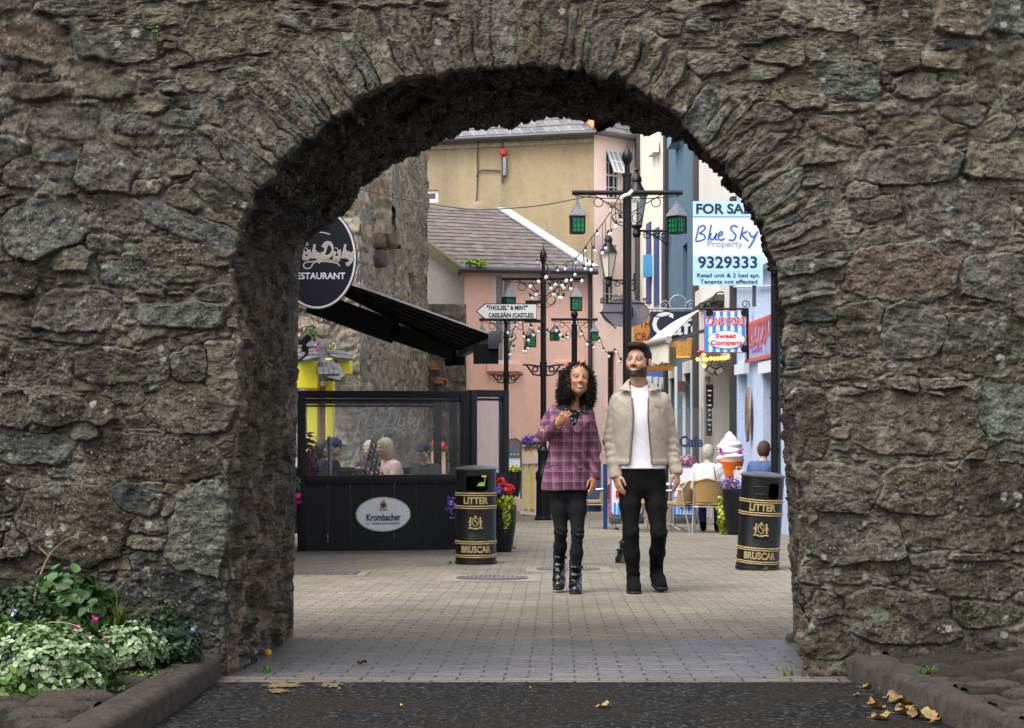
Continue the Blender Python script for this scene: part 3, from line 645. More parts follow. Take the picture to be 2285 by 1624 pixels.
def slates(name, A, B, Cc, D, rows, cols, parent, base=(.17,.15,.155), seed=1, jit=.25, world=True):
    """roof plane A (eave left) B (eave right) C (ridge right) D (ridge left) laid with overlapping slates"""
    g = np.random.default_rng(seed); A, B, Cc, D = [Vector(x) for x in (A, B, Cc, D)]
    nrm = (B-A).cross(D-A).normalized(); V = []; Q_ = []; C = []
    f = lambda s, t: (A*(1-s)+B*s)*(1-t)+(D*(1-s)+Cc*s)*t
    for i in range(rows):
        o = .5*(i % 2)/cols
        for j in range(-1, cols+1):
            s0, s1 = j/cols+o, (j+1)/cols+o; s0, s1 = max(0, s0+.0008), min(1, s1-.0008)
            if s1-s0 < 1e-4: continue
            t0, t1 = i/rows-.1/rows+g.normal(0, .025)/rows, (i+1.25)/rows; t1 = min(t1, 1.0); t0 = max(t0, -.01)
            k = len(V); up0 = .022+g.uniform(0, .008); d = g.uniform(1-jit, 1+jit)
            V += [f(s0, t0)+nrm*up0, f(s1, t0)+nrm*(up0+g.normal(0, .003)), f(s1, t1)+nrm*.004, f(s0, t1)+nrm*.004, f(s0, t0)-nrm*.01, f(s1, t0)-nrm*.01]
            Q_ += [(k, k+1, k+2, k+3), (k+4, k+5, k+1, k)]
            c = np.array(base)*d*g.normal(1, .025, 3); C += [c]*6
    V = [tuple(v) for v in V]
    return mesh_np(name, V, Q_, SLATE, parent, cols=np.array(C), smooth=False, world=world)
def render_mat(name, col, stain, bump=.4, bs=40, sc=2.2, var=.10, streak=(1,1,.25), amt=.5):
    m = bpy.data.materials.new(name); m.use_nodes = True; nt = m.node_tree; N, L = nt.nodes, nt.links; b = N['Principled BSDF']; tc = N.new('ShaderNodeTexCoord')
    mp = N.new('ShaderNodeMapping'); mp.inputs['Scale'].default_value = streak; L.new(tc.outputs['Object'], mp.inputs[0])
    def noise(s, vec, d=8, rg=.65):
        n = N.new('ShaderNodeTexNoise'); n.inputs['Scale'].default_value = s; n.inputs['Detail'].default_value = d; n.inputs['Roughness'].default_value = rg; L.new(vec, n.inputs['Vector']); return n.outputs[0]
    def ramp(x, a, b_, c=0, d=1):
        r = N.new('ShaderNodeMapRange'); r.inputs[1].default_value = a; r.inputs[2].default_value = b_; r.inputs[3].default_value = c; r.inputs[4].default_value = d; L.new(x, r.inputs[0]); return r.outputs[0]
    mx = N.new('ShaderNodeMix'); mx.data_type = 'RGBA'; k = N.new('ShaderNodeMath'); k.operation = 'MULTIPLY'
    L.new(ramp(noise(sc, mp.outputs[0]), .42, .68), k.inputs[0]); k.inputs[1].default_value = amt
    L.new(k.outputs[0], mx.inputs[0]); mx.inputs[6].default_value = (*col, 1); mx.inputs[7].default_value = (*stain, 1)
    s = N.new('ShaderNodeVectorMath'); s.operation = 'SCALE'; L.new(mx.outputs[2], s.inputs[0]); L.new(ramp(noise(sc*9, tc.outputs['Object']), .3, .7, 1-var, 1+var), s.inputs['Scale'])
    L.new(s.outputs[0], b.inputs['Base Color']); b.inputs['Roughness'].default_value = .85
    bp = N.new('ShaderNodeBump'); bp.inputs['Strength'].default_value = bump; bp.inputs['Distance'].default_value = .02; L.new(noise(bs, tc.outputs['Object'], 4), bp.inputs['Height']); L.new(bp.outputs[0], b.inputs['Normal'])
    return m
def window(name, O, xd, w, h, ins, parent, frame=.05, nx=1, nz=2, mt=None, gl=None, bar=.022, d=.0, world=True):
    """sash window in a wall: frame with glazing bars plus a pane child; O lower-left of the opening"""
    O = Vector(O)+Vector(ins)*d; xd = Vector(xd).normalized(); up = Vector((0,0,1)); ins = Vector(ins)
    f = MB(); c = lambda x, z: O+xd*x+up*z
    fr = frame
    for a, b_ in ((c(fr/2,0), c(fr/2,h)), (c(w-fr/2,0), c(w-fr/2,h))): f.beam(a, b_, fr, .06, up=ins)
    for z in (fr/2, h-fr/2): f.beam(c(fr,z), c(w-fr,z), .06, fr)
    for i in range(1, nx): f.beam(c(w*i/nx, fr), c(w*i/nx, h-fr), bar, .03, up=ins)
    for j in range(1, nz): f.beam(c(fr, h*j/nz)+ins*.003, c(w-fr, h*j/nz)+ins*.003, .036, bar if nz > 2 and j != nz//2 else .05)
    fo = f.build(name, mt or WHITE, parent, world=world)
    p = MB(); p.quad(c(fr*.5,fr*.5)+ins*.035, c(w-fr*.5,fr*.5)+ins*.035, c(w-fr*.5,h-fr*.5)+ins*.035, c(fr*.5,h-fr*.5)+ins*.035); p.build('pane', gl or GLASS, fo, world=world)
    return fo
def blockbody(mb, pts, z0, z1):
    """side and back walls from a plan outline (open polyline)"""
    for a, b in zip(pts, pts[1:]): mb.quad((a[0],a[1],z0), (b[0],b[1],z0), (b[0],b[1],z1), (a[0],a[1],z1))
# ---- tan and pink house across the end of the street
TAN = render_mat('ochre_render', (.375,.285,.170), (.235,.185,.115), .5, 30, .9, .10, (1.6,1.6,.35), .75)
PINK = render_mat('pink_render', (.88,.70,.67), (.80,.55,.47), .25, 60, .5, .05, (1,1,.4), .4)
h1 = thing('tall_house', 'tall house with an ochre side wall, pink front and slate roof', 'house', (2.29, 46, gz(46)))
Yc = 46.; zc = vz(300, Yc); g0 = gz(46)-.3
A0 = Vector((ux(700, 48.2), 48.2, g0)); A1 = Vector((ux(1325, Yc), Yc, g0)); A2 = Vector((ux(1424, 47.15), 47.15, g0))
mb = MB(); wl = (A1-A0).length; xd = (A1-A0).normalized(); insT = Vector((-xd.y, xd.x, 0))
fx = lambda u, Y_: (Vector((ux(u, Y_), Y_, 0))-Vector((A0.x, A0.y, 0))).dot(xd)
wx0, wx1 = fx(930, 47.35), fx(981, 47.35)
pt = wall(mb, A0, xd, wl, zc-g0, [(wx0, vz(452,47.3)-g0, wx1, vz(424,47.3)-g0)], .16, ins=insT)
blockbody(mb, [(A0.x, A0.y), (A0.x+2, A0.y+9), (A2.x+2, A2.y+8), (A2.x, A2.y)], g0, zc)
mb.build('side_wall', TAN, h1, world=True)
window('window', pt(wx0, vz(452,47.3)-g0, .1), xd, wx1-wx0, vz(424,47.3)-vz(452,47.3), insT, h1, .1, 1, 1)
mb = MB(); xp = (A2-A1).normalized(); insP = Vector((-xp.y, xp.x, 0)); wp = (A2-A1).length; sc_ = wp/(1424-1325)
def px_hole(u0, v0, u1, v1, Yr): return ((u0-1325)*sc_, vz(v1, Yr)-g0, (u1-1325)*sc_, vz(v0, Yr)-g0)
Hs = [px_hole(1352, 333, 1386, 442, 46.3), px_hole(1345, 545, 1375, 690, 46.3), px_hole(1355, 783, 1373, 905, 46.3)]
pt = wall(mb, A1, xp, wp, zc-g0, Hs, .18, ins=insP); mb.build('front_wall', PINK, h1, world=True)
for k, (hh_, nx, nz) in enumerate(zip(Hs, (3, 3, 1), (4, 4, 2))):
    w_ = window('window', pt(hh_[0], hh_[1], .12), xp, hh_[2]-hh_[0], hh_[3]-hh_[1], insP, h1, .06, nx, nz, mat('maroon_paint', (.10,.025,.02), .4) if k == 2 else None)
    s_ = MB(); s_.beam(pt(hh_[0]-.08, hh_[1]-.06, -.04), pt(hh_[2]+.08, hh_[1]-.06, -.04), .16, .1); s_.build('sill', PINK, h1, world=True)
# the open top-hung sash
t0 = pt(Hs[0][0], Hs[0][3], 0); sw, sh = Hs[0][2]-Hs[0][0], (Hs[0][3]-Hs[0][1])*.55
ang = R(26); dn = Vector((0,0,-1))*math.cos(ang)-insP*math.sin(ang)
mb = MB(); q = lambda x, y: t0+xp*x+dn*y
for a, b_ in ((q(.03,0),q(.03,sh)), (q(sw-.03,0),q(sw-.03,sh)), (q(0,.03),q(sw,.03)), (q(0,sh-.03),q(sw,sh-.03)), (q(0,sh/2),q(sw,sh/2)), (q(sw/3,0),q(sw/3,sh)), (q(sw*2/3,0),q(sw*2/3,sh))): mb.beam(a, b_, .05 if (a-b_).length > 1 or 1 else .03, .04)
so = mb.build('open_sash', WHITE, h1, world=True); mb = MB(); mb.quad(q(0,0)+insP*.005, q(sw,0)+insP*.005, q(sw,sh)+insP*.005, q(0,sh)+insP*.005); mb.build('pane', mat('sky_glass', (.35,.42,.5), .1, 0), so, world=True)
# roof: hip at the corner
ez = zc+.06; ov = .28
e0, e1, e2 = A0-insT*ov, A1-insT*ov-insP*ov*.7, A2-insP*ov+xp*.1
for e in (e0, e1, e2): e.z = ez
rdg = Vector((A1.x-1.3, A1.y+3.1, ez+2.1)); r0 = Vector((A0.x-.5, A0.y+3.1, ez+2.1)); r2 = Vector((A2.x-.6, A2.y+3.4, ez+2.1))
slates('roof', e0, e1, rdg, r0, 9, 24, h1, (.135,.125,.135), 3)
slates('roof', e1, e2, r2, rdg, 9, 5, h1, (.10,.09,.09), 4)
mb = MB(); mb.tube([e1+Vector((0,0,.05)), rdg+Vector((0,0,.07))], .13, 8); mb.build('hip_tiles', mat('orange_lichen_tile', (.5,.22,.07), .8, .3, 9, col2=(.42,.25,.17)), h1, world=True)
mb = MB()
for a, b_ in ((e0, e1), (e1, e2)): mb.tube([a+Vector((0,0,-.07)), b_+Vector((0,0,-.07))], .075, 8)
mb.tube([A1+xp*wp+Vector((0,-.06,0))-insP*.06, A1+xp*wp+Vector((0,-.06,zc-g0))-insP*.06], .05, 8)
mb.build('gutter', DGREY, h1, world=True)
mb = MB(); mb.beam(A0-insT*.03+Vector((0,0,zc-g0-.17)), A1-insT*.03+Vector((0,0,zc-g0-.17)), .05, .12); mb.build('soffit_board', mat('weathered_board', (.36,.31,.22), .8, .3, 5), h1, world=True)
# cable, conduit and boxes on the ochre wall
Yw = 46.9
def onT(u, v, d=.05):
    t = (u-700)/(1325-700); Y_ = 48.2*(1-t)+46*t
    # solve on the wall line
    for _ in range(4):
        X = ux(u, Y_); s = (X-A0.x)/(A1.x-A0.x); Y_ = A0.y+(A1.y-A0.y)*s
    return P(u, v, Y_)-insT*d
mb = MB(); mb.tube([onT(1122, 280), onT(1122, 345), onT(1121, 407)], .032, 8); mb.build('conduit', mat('rusty_pipe', (.16,.075,.05), .7, .4, 9), h1, world=True)
mb = MB(); mb.tube([onT(1068, 312), onT(1066, 345), onT(1067, 380), onT(1064, 450)], .016, 6); mb.tube([onT(1064, 395), onT(1068, 384), onT(1078, 380), onT(1120, 382)], .018, 6); mb.tube([onT(1119, 300), onT(1123, 320), onT(1119, 335), onT(1122, 350)], .025, 6)
mb.build('cable', BLACKP, h1, world=True)
mb = MB(); mb.box(onT(1118, 307, .06), (.12, .1, .2)); mb.build('junction_box', mat('grey_box', (.26,.29,.33), .5), h1, world=True, bevel=.01)
mb = MB(); mb.box(onT(1127, 372, .07), (.09, .1, .52)); mb.build('junction_box', mat('grey_box', (.26,.29,.33), .5), h1, world=True, bevel=.01)
mb = MB(); mb.box(onT(1124, 340, .10), (.16, .12, .16)); mb.build('red_box', mat('red_plastic', (.75,.02,.02), .4), h1, world=True, bevel=.02)
# ---- low pink house
h2 = thing('low_house', 'low pink house with a mossy slate roof and grey gable', 'house', (-1.15, 40, gz(40)))
B0, B1 = Vector((ux(1036,40), 40, gz(40)-.3)), Vector((ux(1318,40.6), 40.6, gz(40)-.3)); xb = (B1-B0).normalized(); inb = Vector((-xb.y, xb.x, 0)); wb = (B1-B0).length
zb = vz(600, 40); pb = wb/(1318-1036)
hol = lambda u0, v0, u1, v1: ((u0-1036)*pb, vz(v1,40.2)-B0.z, (u1-1036)*pb, vz(v0,40.2)-B0.z)
Hb = [hol(1098, 608, 1146, 812), hol(1245, 826, 1296, 905)]
PINK2 = render_mat('salmon_render', (.92,.57,.46), (.80,.42,.28), .25, 60, .55, .05, (1,1,.35), .55)
mb = MB(); pt = wall(mb, B0, xb, wb, zb-B0.z, Hb, .16, ins=inb)
bk = B0+Vector((-2.6, 4.3, 0)); mb.build('front_wall', PINK2, h2, world=True)
window('window', pt(Hb[0][0], Hb[0][1], .06), xb, Hb[0][2]-Hb[0][0], Hb[0][3]-Hb[0][1], inb, h2, .09, 2, 2, mat('pink_white_paint', (.72,.62,.58), .5), mat('curtain_glass', (.25,.20,.19), .25, .3, 3))
window('window', pt(Hb[1][0], Hb[1][1], .06), xb, Hb[1][2]-Hb[1][0], Hb[1][3]-Hb[1][1], inb, h2, .07, 2, 2, mat('brown_frame', (.10,.05,.04), .5))
mb = MB(); mb.beam(pt(Hb[0][0]-.16, Hb[0][1]-.09, -.06), pt(Hb[0][2]+.16, Hb[0][1]-.09, -.06), .2, .18); mb.build('sill', PINK2, h2, world=True)
mb = MB(); mb.beam(pt(Hb[1][0]-.1, Hb[1][3]+.12, -.02), pt(Hb[1][2]+.1, Hb[1][3]+.12, -.02), .1, .2); mb.build('lintel', PINK2, h2, world=True)
mb = MB(); gr = B0+Vector((-2.1, 3.4, 0)); zt = vz(466, 44)
mb.add([B0+Vector((0,0,1.6)), B0+Vector((0,0,zb-B0.z)), gr+Vector((0,0,zt-B0.z)), gr+Vector((0,0,1.6))], [(0,1,2,3)]); mb.build('gable_wall', render_mat('grey_cement', (.30,.27,.245), (.20,.175,.155), .3, 30, .8), h2, world=True)
ov = Vector((0,0,0))
E0, E1 = B0-xb*.0-inb*.25, B1-inb*.25+xb*.05; E0.z = E1.z = zb+.02
R1 = P(1122, 470, 44.2); R0 = E0+(R1-E1)*1.0; 
E0b = E0-xb*.12; R0b = R0-xb*.12; R0b.z = R1.z+.12
slates('roof', E0b, E1, R1, R0b, 17, 15, h2, (.125,.100,.094), 6, .22)
mb = MB(); mb.beam(E0b-xb*.03+Vector((0,0,-.09)), R0b-xb*.03+Vector((0,0,-.09)), .10, .24); mb.build('barge_board', mat('mossy_barge', (.11,.09,.06), .9, .3, 6, col2=(.12,.105,.03)), h2, world=True)
mb = MB(); mb.beam(E1+(R1-E1)*.02+Vector((0,0,.04)), R1+Vector((0,0,.06)), .34, .05); mb.build('lead_flashing', mat('lead_flashing', (.42,.45,.50), .5, .2, 4), h2, world=True)
mb = MB(); mb.tube([E0b+Vector((-.05,-.06,-.06)), E1+Vector((.06,-.06,-.06))], .075, 8); mb.tube([B1+Vector((-.02,-.1,.3)), B1+Vector((-.02,-.1,zb-B0.z))], .055, 8); mb.build('gutter', mat('gutter_grey', (.045,.045,.055), .5), h2, world=True)
# sat dish peeping over the ridge
t = thing('satellite_dish', 'round beige satellite dish behind the ridge of the low slate roof', 'satellite dish', P(1067, 466, 45.4))
mb = MB(); mb.lathe([(.001,.03),(.2,.02),(.30,-.02),(.31,-.04),(.2,.0),(.001,.01)], n=28, M=Matrix.Translation((0,0,-.10)) @ Matrix.Rotation(R(90),4,'X')); mb.build('dish', mat('beige_dish', (.30,.22,.16), .7), t, smooth=True); mb = MB(); mb.beam((0,.06,-.7), (0,.02,0), .06); mb.build('bracket', DGREY, t)
# ---- ruined stone castle
def stone_wall(name, O, xd, w, h, ppm, nx, nz, parent, mult, tint=(1,1,1), seed=3, amp=1.6, holes=(), nrm=None):
    global rng
    keep = rng; rng = np.random.default_rng(seed)
    S = fill([], int(40+w*h*ppm*ppm/900), (0,0,w*ppm,h*ppm), 11, 22, 0, (1.2,2.4), None, list('ggttow'), 1.0); S = fill(S, int(100+w*h*ppm*ppm/320), (0,0,w*ppm,h*ppm), 5, 11, 0, (1.4,3.6), None, list('gtwo'), 1.0); rng = keep
    X, Z = np.meshgrid(np.linspace(0, w, nx), np.linspace(0, h, nz), indexing='ij'); U, V = (X*ppm).ravel(), (-Z*ppm+h*ppm).ravel()
    hgt, C, e = stone_relief(U, V, S, amp, seed=seed)
    hgt = hgt+(fbm(U/90, V/90, 2, 77)-.5)*.10+(fbm(U/5, V/14, 3, 78)-.5)*.05
    hgt = hgt.reshape(X.shape)
    for (x0, z0, x1, z1, d) in holes:
        k = (X > x0) & (X < x1) & (Z > z0) & (Z < z1); hgt[k] -= d; C[k.ravel()] *= .7
    xd = np.array(Vector(xd).normalized()); n = np.array(nrm); O = np.array(O)
    V3 = O+X[..., None]*xd+Z[..., None]*np.array((0,0,1))+hgt[..., None]*n
    C = np.clip(C*mult*np.array(tint)*(.55+.9*fbm(U/7, V/18, 3, 79))[:, None]+.02, 0, .6); ids = np.arange(X.size).reshape(X.shape)
    Qq = np.stack([ids[:-1,:-1], ids[1:,:-1], ids[1:,1:], ids[:-1,1:]], -1).reshape(-1, 4)
    return mesh_np(name, V3.reshape(-1, 3), Qq, PALE_STONE, parent, cols=C, world=True)
PALE_STONE = mat('pale_castle_stone', (.3,.3,.3), .9, .3, 14, .7, 40, attr='Col')
cs_ = thing('castle_tower', 'ruined rough stone tower house with a corbelled corner turret', 'tower', (-2.0, 30, gz(30)))
Yt = 27.5; cx_ = ux(800, Yt); g1 = gz(34)-.2; CT = (1.0,.975,.935)
stone_wall('tower_front', (cx_-3.6, Yt+.2, g1), (1,-.055,0), 3.62, 9.6, 150, 170, 420, cs_, 1.6, CT, 3, 1.5, nrm=(-.055,-1,0))
c2 = Vector((ux(953, 38.5), 38.5, g1)); c1 = Vector((cx_, Yt, g1)); dv = (c2-c1).normalized()
stone_wall('tower_side', c1, dv, (c2-c1).length, 9.6, 150, 560, 440, cs_, 1.6, CT, 8, 1.7, [(7.4, vz(660,35.5)-g1, 8.9, vz(614,35.5)-g1, .25)], nrm=(dv.y, -dv.x, 0))
mb = MB(); blockbody(mb, [(c2.x, c2.y), (c2.x-5, c2.y+.5), (cx_-3.6, Yt+.3)], g1, g1+9.6); mb.build('tower_back', PALE_STONE, cs_, world=True)
# corbelled turret projecting over the street
Yq_ = 29.2; tx0, tx1 = ux(776, Yq_), ux(874, Yq_); tz0 = vz(522, Yq_); th = g1+9.6-tz0
stone_wall('turret_front', (tx0, Yq_, tz0), (1,0,0), tx1-tx0, th, 70, 70, 200, cs_, 1.9, (1.02,.97,.88), 21, 1.2, nrm=(0,-1,0))
stone_wall('turret_side', (tx1, Yq_, tz0), (0,1,0), 2.6, th, 90, 90, 200, cs_, 1.5, CT, 22, 1.4, [(.15, vz(515,29.5)-tz0, 1.0, vz(486,29.5)-tz0, .6)], nrm=(1,0,0))
mb = MB(); mb.quad((tx0,Yq_,tz0), (tx1,Yq_,tz0), (tx1,Yq_+2.6,tz0), (tx0,Yq_+2.6,tz0)); mb.build('turret_floor', PALE_STONE, cs_, world=True)
Yt = 29.55
# corbel stones of the turret: rounded quarter cones
def boulder(mb, c, r, seed, sc=(1,1,1)):
    g = np.random.default_rng(seed); K = 14; pr = []
    vs = []; 
    for i in range(K+1):
        for j in range(K*2):
            th, ph = math.pi*i/K, 2*math.pi*j/(K*2); d = Vector((math.sin(th)*math.cos(ph), math.sin(th)*math.sin(ph), math.cos(th)))
            q = max(abs(d.x), abs(d.y), abs(d.z)); rad = r*(.55+.45/q*.9)*(1+.16*(float(vnoise(np.array([d.x*2+seed]), np.array([d.y*2+d.z*3]), seed)[0])-.5))
            vs.append((c[0]+d.x*rad*sc[0], c[1]+d.y*rad*sc[1], c[2]+d.z*rad*sc[2]))
    n = K*2; fs = [(i*n+j, i*n+(j+1) % n, (i+1)*n+(j+1) % n, (i+1)*n+j) for i in range(K) for j in range(n)]
    mb.add(vs, fs)
for (u, v, r, s3, col, sd) in ((846, 531, .20, (1.35,1.6,1.15), (.25,.18,.105), 1), (815, 566, .20, (1.2,1.6,1.1), (.23,.175,.12), 2), (872, 528, .15, (.9,2.2,1.5), (.15,.12,.08), 3), (845, 577, .15, (1.1,2.0,1.2), (.105,.08,.068), 4), (800, 535, .2, (1.2,1.4,1.2), (.2,.16,.11), 5)):
    mb = MB(); boulder(mb, P(u, v, Yt-.05), r, sd, s3); mb.build('corbel_stone', mat('corbel_%d' % sd, col, .9, .3, 9, .5, 30, col2=tuple(x*.7 for x in col)), cs_, smooth=True, world=True)
# ---- dark stone garden wall between castle and pink house, and behind the yellow shop
o = thing('boundary_wall', 'dark rubble wall with a few orange bricks below the grey gable', 'wall', (-2.1, 39.6, gz(39)))
stone_wall('wall', (ux(948,39.5), 39.5, gz(39)-.2), (1,0,0), (1040-948)*39.5/F, 5.15, 90, 90, 260, o, .85, (1,.96,.92), 12, 1.5, nrm=(0,-1,0))
mb = MB()
for i, (u, v) in enumerate(((962,808),(964,815),(985,845),(980,852),(968,822))): mb.box(P(u, v, 39.42), (.22, .12, .065))
mb.build('brick', mat('orange_brick', (.40,.14,.05), .9, .3, 20), o, world=True)
# ---- yellow shop front tucked in front of the castle
YEL = mat('yellow_paint', (.78,.66,.03), .55, .08, 5)
h3 = thing('yellow_shopfront', 'bright yellow shop entrance with small slate canopies', 'shop', (ux(720,26), 26, gz(26)))
Ys = 26.; zg = gz(26)
mb = MB()
for u0, u1, v0, v1, y in ((640, 712, 806, 866, 25.9), (745, 783, 800, 834, 26.2)): mb.box((ux((u0+u1)/2,y), y, vz((v0+v1)/2,y)), ((u1-u0)*y/F, .5, (v1-v0)*y/F))
for u0, u1, v0, y in ((688, 710, 866, 26), (728, 745, 800, 26)): mb.box((ux((u0+u1)/2,y), y, (vz(v0,y)+zg-.1)/2), ((u1-u0)*y/F, .3, vz(v0,y)-zg+.1))
mb.build('frame', YEL, h3, world=True, bevel=.01)
mb = MB(); mb.box((ux(719,26.3), 26.3, (vz(860,26)+zg)/2), (.14, .06, vz(860,26)-zg)); mb.build('door', mat('mauve_door', (.33,.21,.19), .6, .2, 3), h3, world=True)
mb = MB(); mb.box((ux(736,26.1), 26.16, (vz(860,26)+zg)/2), (.05, .08, vz(860,26)-zg)); mb.build('dark_trim', DGREY, h3, world=True)
GS = mat('lead_grey', (.12,.12,.13), .55, .3, 3)
slates('canopy_roof', P(660, 808, 25.4), P(712, 800, 25.5), P(700, 768, 26.6), P(640, 770, 26.6), 4, 3, h3, (.085,.085,.09), 5)
slates('canopy_roof', P(742, 800, 25.7), P(786, 803, 25.9), P(742, 760, 27.2), P(702, 757, 27.2), 4, 3, h3, (.08,.08,.085), 7)
mb = MB()
for i in range(4): mb.beam(P(704+i*7, 770-i*2, 26.9), P(716+i*12, 842, 25.2), .07, .12)
mb.add([P(700,765,26.8), P(728,762,26.8), P(770,835,25.2), P(757,848,25.1), P(725,840,25.2)], [(0,1,2,3,4)])
mb.build('valley_gutter', mat('lead_sheet', (.085,.085,.09), .6, .35, 5, col2=(.035,.035,.038)), h3, world=True)
h3b = thing('rubble_wall', 'grey rubble wall with slate flashing rising behind the yellow shop', 'wall', (ux(740,28), 28, gz(28)))
stone_wall('wall', (ux(560,28.6), 28.6, gz(28)-.2), (1,0,0), (792-560)*28.6/F, 4.4, 80, 120, 220, h3b, 1.55, (1,.97,.95), 15, 1.6, nrm=(0,-1,0))
mb = MB(); mb.add([P(672,745,28.2), P(735,722,28.2), P(790,795,27.6), P(740,790,27.0), P(680,775,27.0)], [(0,1,2,3,4)]); mb.build('flashing', GS, h3b, world=True)
mb = MB(); mb.box(P(682, 722, 28.3), (.33, .3, 1.0)); mb.build('rendered_pier', mat('cream_render', (.60,.52,.40), .9, .1), h3b, world=True)
# ---- restaurant wall on the left, mostly hidden by the gateway
h4 = thing('restaurant_building', 'dark fronted restaurant building behind the left jamb of the gateway', 'building', (-2.75, 17, gz(17)))
mb = MB(); xw = -2.72; mb.quad((xw,13.5,gz(13)-.3),(xw,20.0,gz(19)-.3),(xw,20.0,6.5),(xw,13.5,6.5)); mb.quad((xw,20,gz(19)-.3),(xw-5,20,gz(19)-.3),(xw-5,20,6.5),(xw,20,6.5)); mb.quad((xw,13.5,gz(13)-.3),(xw-5,13.5,gz(13)-.3),(xw-5,13.5,6.5),(xw,13.5,6.5)); mb.build('wall', mat('charcoal_render', (.10,.10,.11), .8), h4, world=True)
# ---- row of painted shops on the right
XR = 3.98
def RL(u): return XR*F/(u-CX)
def RP(u, v, d=0):
    Y_ = RL(u); return Vector((XR-d, Y_, vz(v, Y_)))
QUOIN = mat('black_quoin', (.028,.028,.032), .6, .25, 8)
def shop(name, label, u0, u1, top, mt, holes, pos=0, hdepth=.22):
    """a shop seen edge on: u0 far end, u1 near end; holes are (u_far, v_top, u_near, v_bottom or None for ground)"""
    y1, y0 = RL(u0), RL(u1); zg_ = gz(y1)-.3
    t = thing(name, label, 'shop', (XR, y0, gz(y0)))
    H = []
    for a in holes:
        Yn = RL(a[2]); zt_ = vz(a[1], Yn); zb_ = zg_+.05 if a[3] is None else vz(a[3], Yn)
        H.append((Yn-y0, zb_-zg_, RL(a[0])-y0, zt_-zg_))
    mb = MB(); pt_ = wall(mb, (XR, y0, zg_), (0,1,0), y1-y0, top-zg_, H, hdepth, ins=(1,0,0))
    blockbody(mb, [(XR, y0), (XR+7, y0), (XR+7, y1), (XR, y1)], zg_, top)
    mb.build('wall', mt, t, world=True)
    return t, H, pt_, y0, y1, zg_
def quoin(u, v0, v1, parent, w=.22, mt=None, d=.095):
    Y_ = RL(u); mb = MB(); z0, z1 = (gz(Y_) if v1 is None else vz(v1, Y_)), (vz(v0, Y_) if v0 else 9.)
    mb.box((XR-d/2+.01, Y_, (z0+z1)/2), (d+.02, w, z1-z0)); return mb.build('quoin', mt or QUOIN, parent, world=True)
def sill(u0, u1, v, parent, mt, dz=.16, d=.16, name='sill'):
    a, b_ = RP(u0, v), RP(u1, v); b_.z = a.z; mb = MB(); mb.box(((XR-d/2), (a.y+b_.y)/2, a.z), (d, abs(a.y-b_.y), dz)); return mb.build(name, mt, parent, world=True)
# light blue shop nearest the arch
PEB = dict(bump=.9, bs=26)
LBLUE = render_mat('pale_blue_render', (.50,.60,.79), (.40,.50,.70), .9, 26, 1.2, .06); 
s1, H, pt_, y0, y1, zg_ = shop('pale_blue_shop', 'pale blue pebbledashed shop beside the right jamb of the gateway', 1640, 2150, 8.5, LBLUE, [(1648, 833, 1666, None), (1702, 828, 1737, None), (1700, 455, 1728, 588)])
for k in (0, 1, 2):
    a = H[k]; f_ = MB(); f_.box((XR+.16, y0+(a[0]+a[2])/2, zg_+(a[1]+a[3])/2), (.05, a[2]-a[0], a[3]-a[1])); f_.build('door' if k < 2 else 'window', mat('pale_door_%d' % k, ((.45,.54,.70), (.13,.05,.05), (.30,.36,.45))[k], .5), s1, world=True)
    fr = MB(); fr.box((XR-.03, y0+(a[0]+a[2])/2, zg_+a[3]+.09), (.07, a[2]-a[0]+.25, .18)); fr.build('lintel', mat('white_blue', (.70,.76,.86), .6), s1, world=True)
quoin(1740, None, None, s1, .13); sill(1698, 1733, 592, s1, mat('white_blue', (.7,.76,.86), .6), .2); quoin(1641, 440, None, s1, .28)
mb = MB(); a = RP(1741, 400, .09); b_ = RP(1741, 1240, .09); mb.tube([a, b_], .055, 10)
for v in (885, 1000): mb.tube([RP(1741, v, .09), RP(1741, v+5, .09)], .07, 10)
mb.build('downpipe', BLACKP, s1, world=True, smooth=True)
mb = MB(); mb.tube([RP(1640, 640, .05), RP(1700, 640, .05), RP(1738, 637, .05)], .018, 6); mb.build('cable', mat('pale_cable', (.6,.64,.72), .5), s1, world=True)
# surfboard like timber board
t = thing('timber_board', 'long pointed brown timber board fixed to the pale blue wall', 'board', RP(1678, 925, .06))
mb = MB(); pr = [( .16*math.sin(math.pi*min(1,max(0,(i/20))))**.8, (i/20-.5)*.98) for i in range(21)]
poly = [(-x, y) for x, y in pr]+[(x, y) for x, y in reversed(pr)][1:-1]
mb.prism([(x*1.25, y*.93) for x, y in poly], Matrix.Rotation(R(-90),4,'Z') @ Matrix.Rotation(R(90),4,'X'), .04); mb.build('board', mat('brown_timber', (.15,.085,.055), .5, .5, 3, stretch=(6,6,1), col2=(.30,.20,.14)), t)
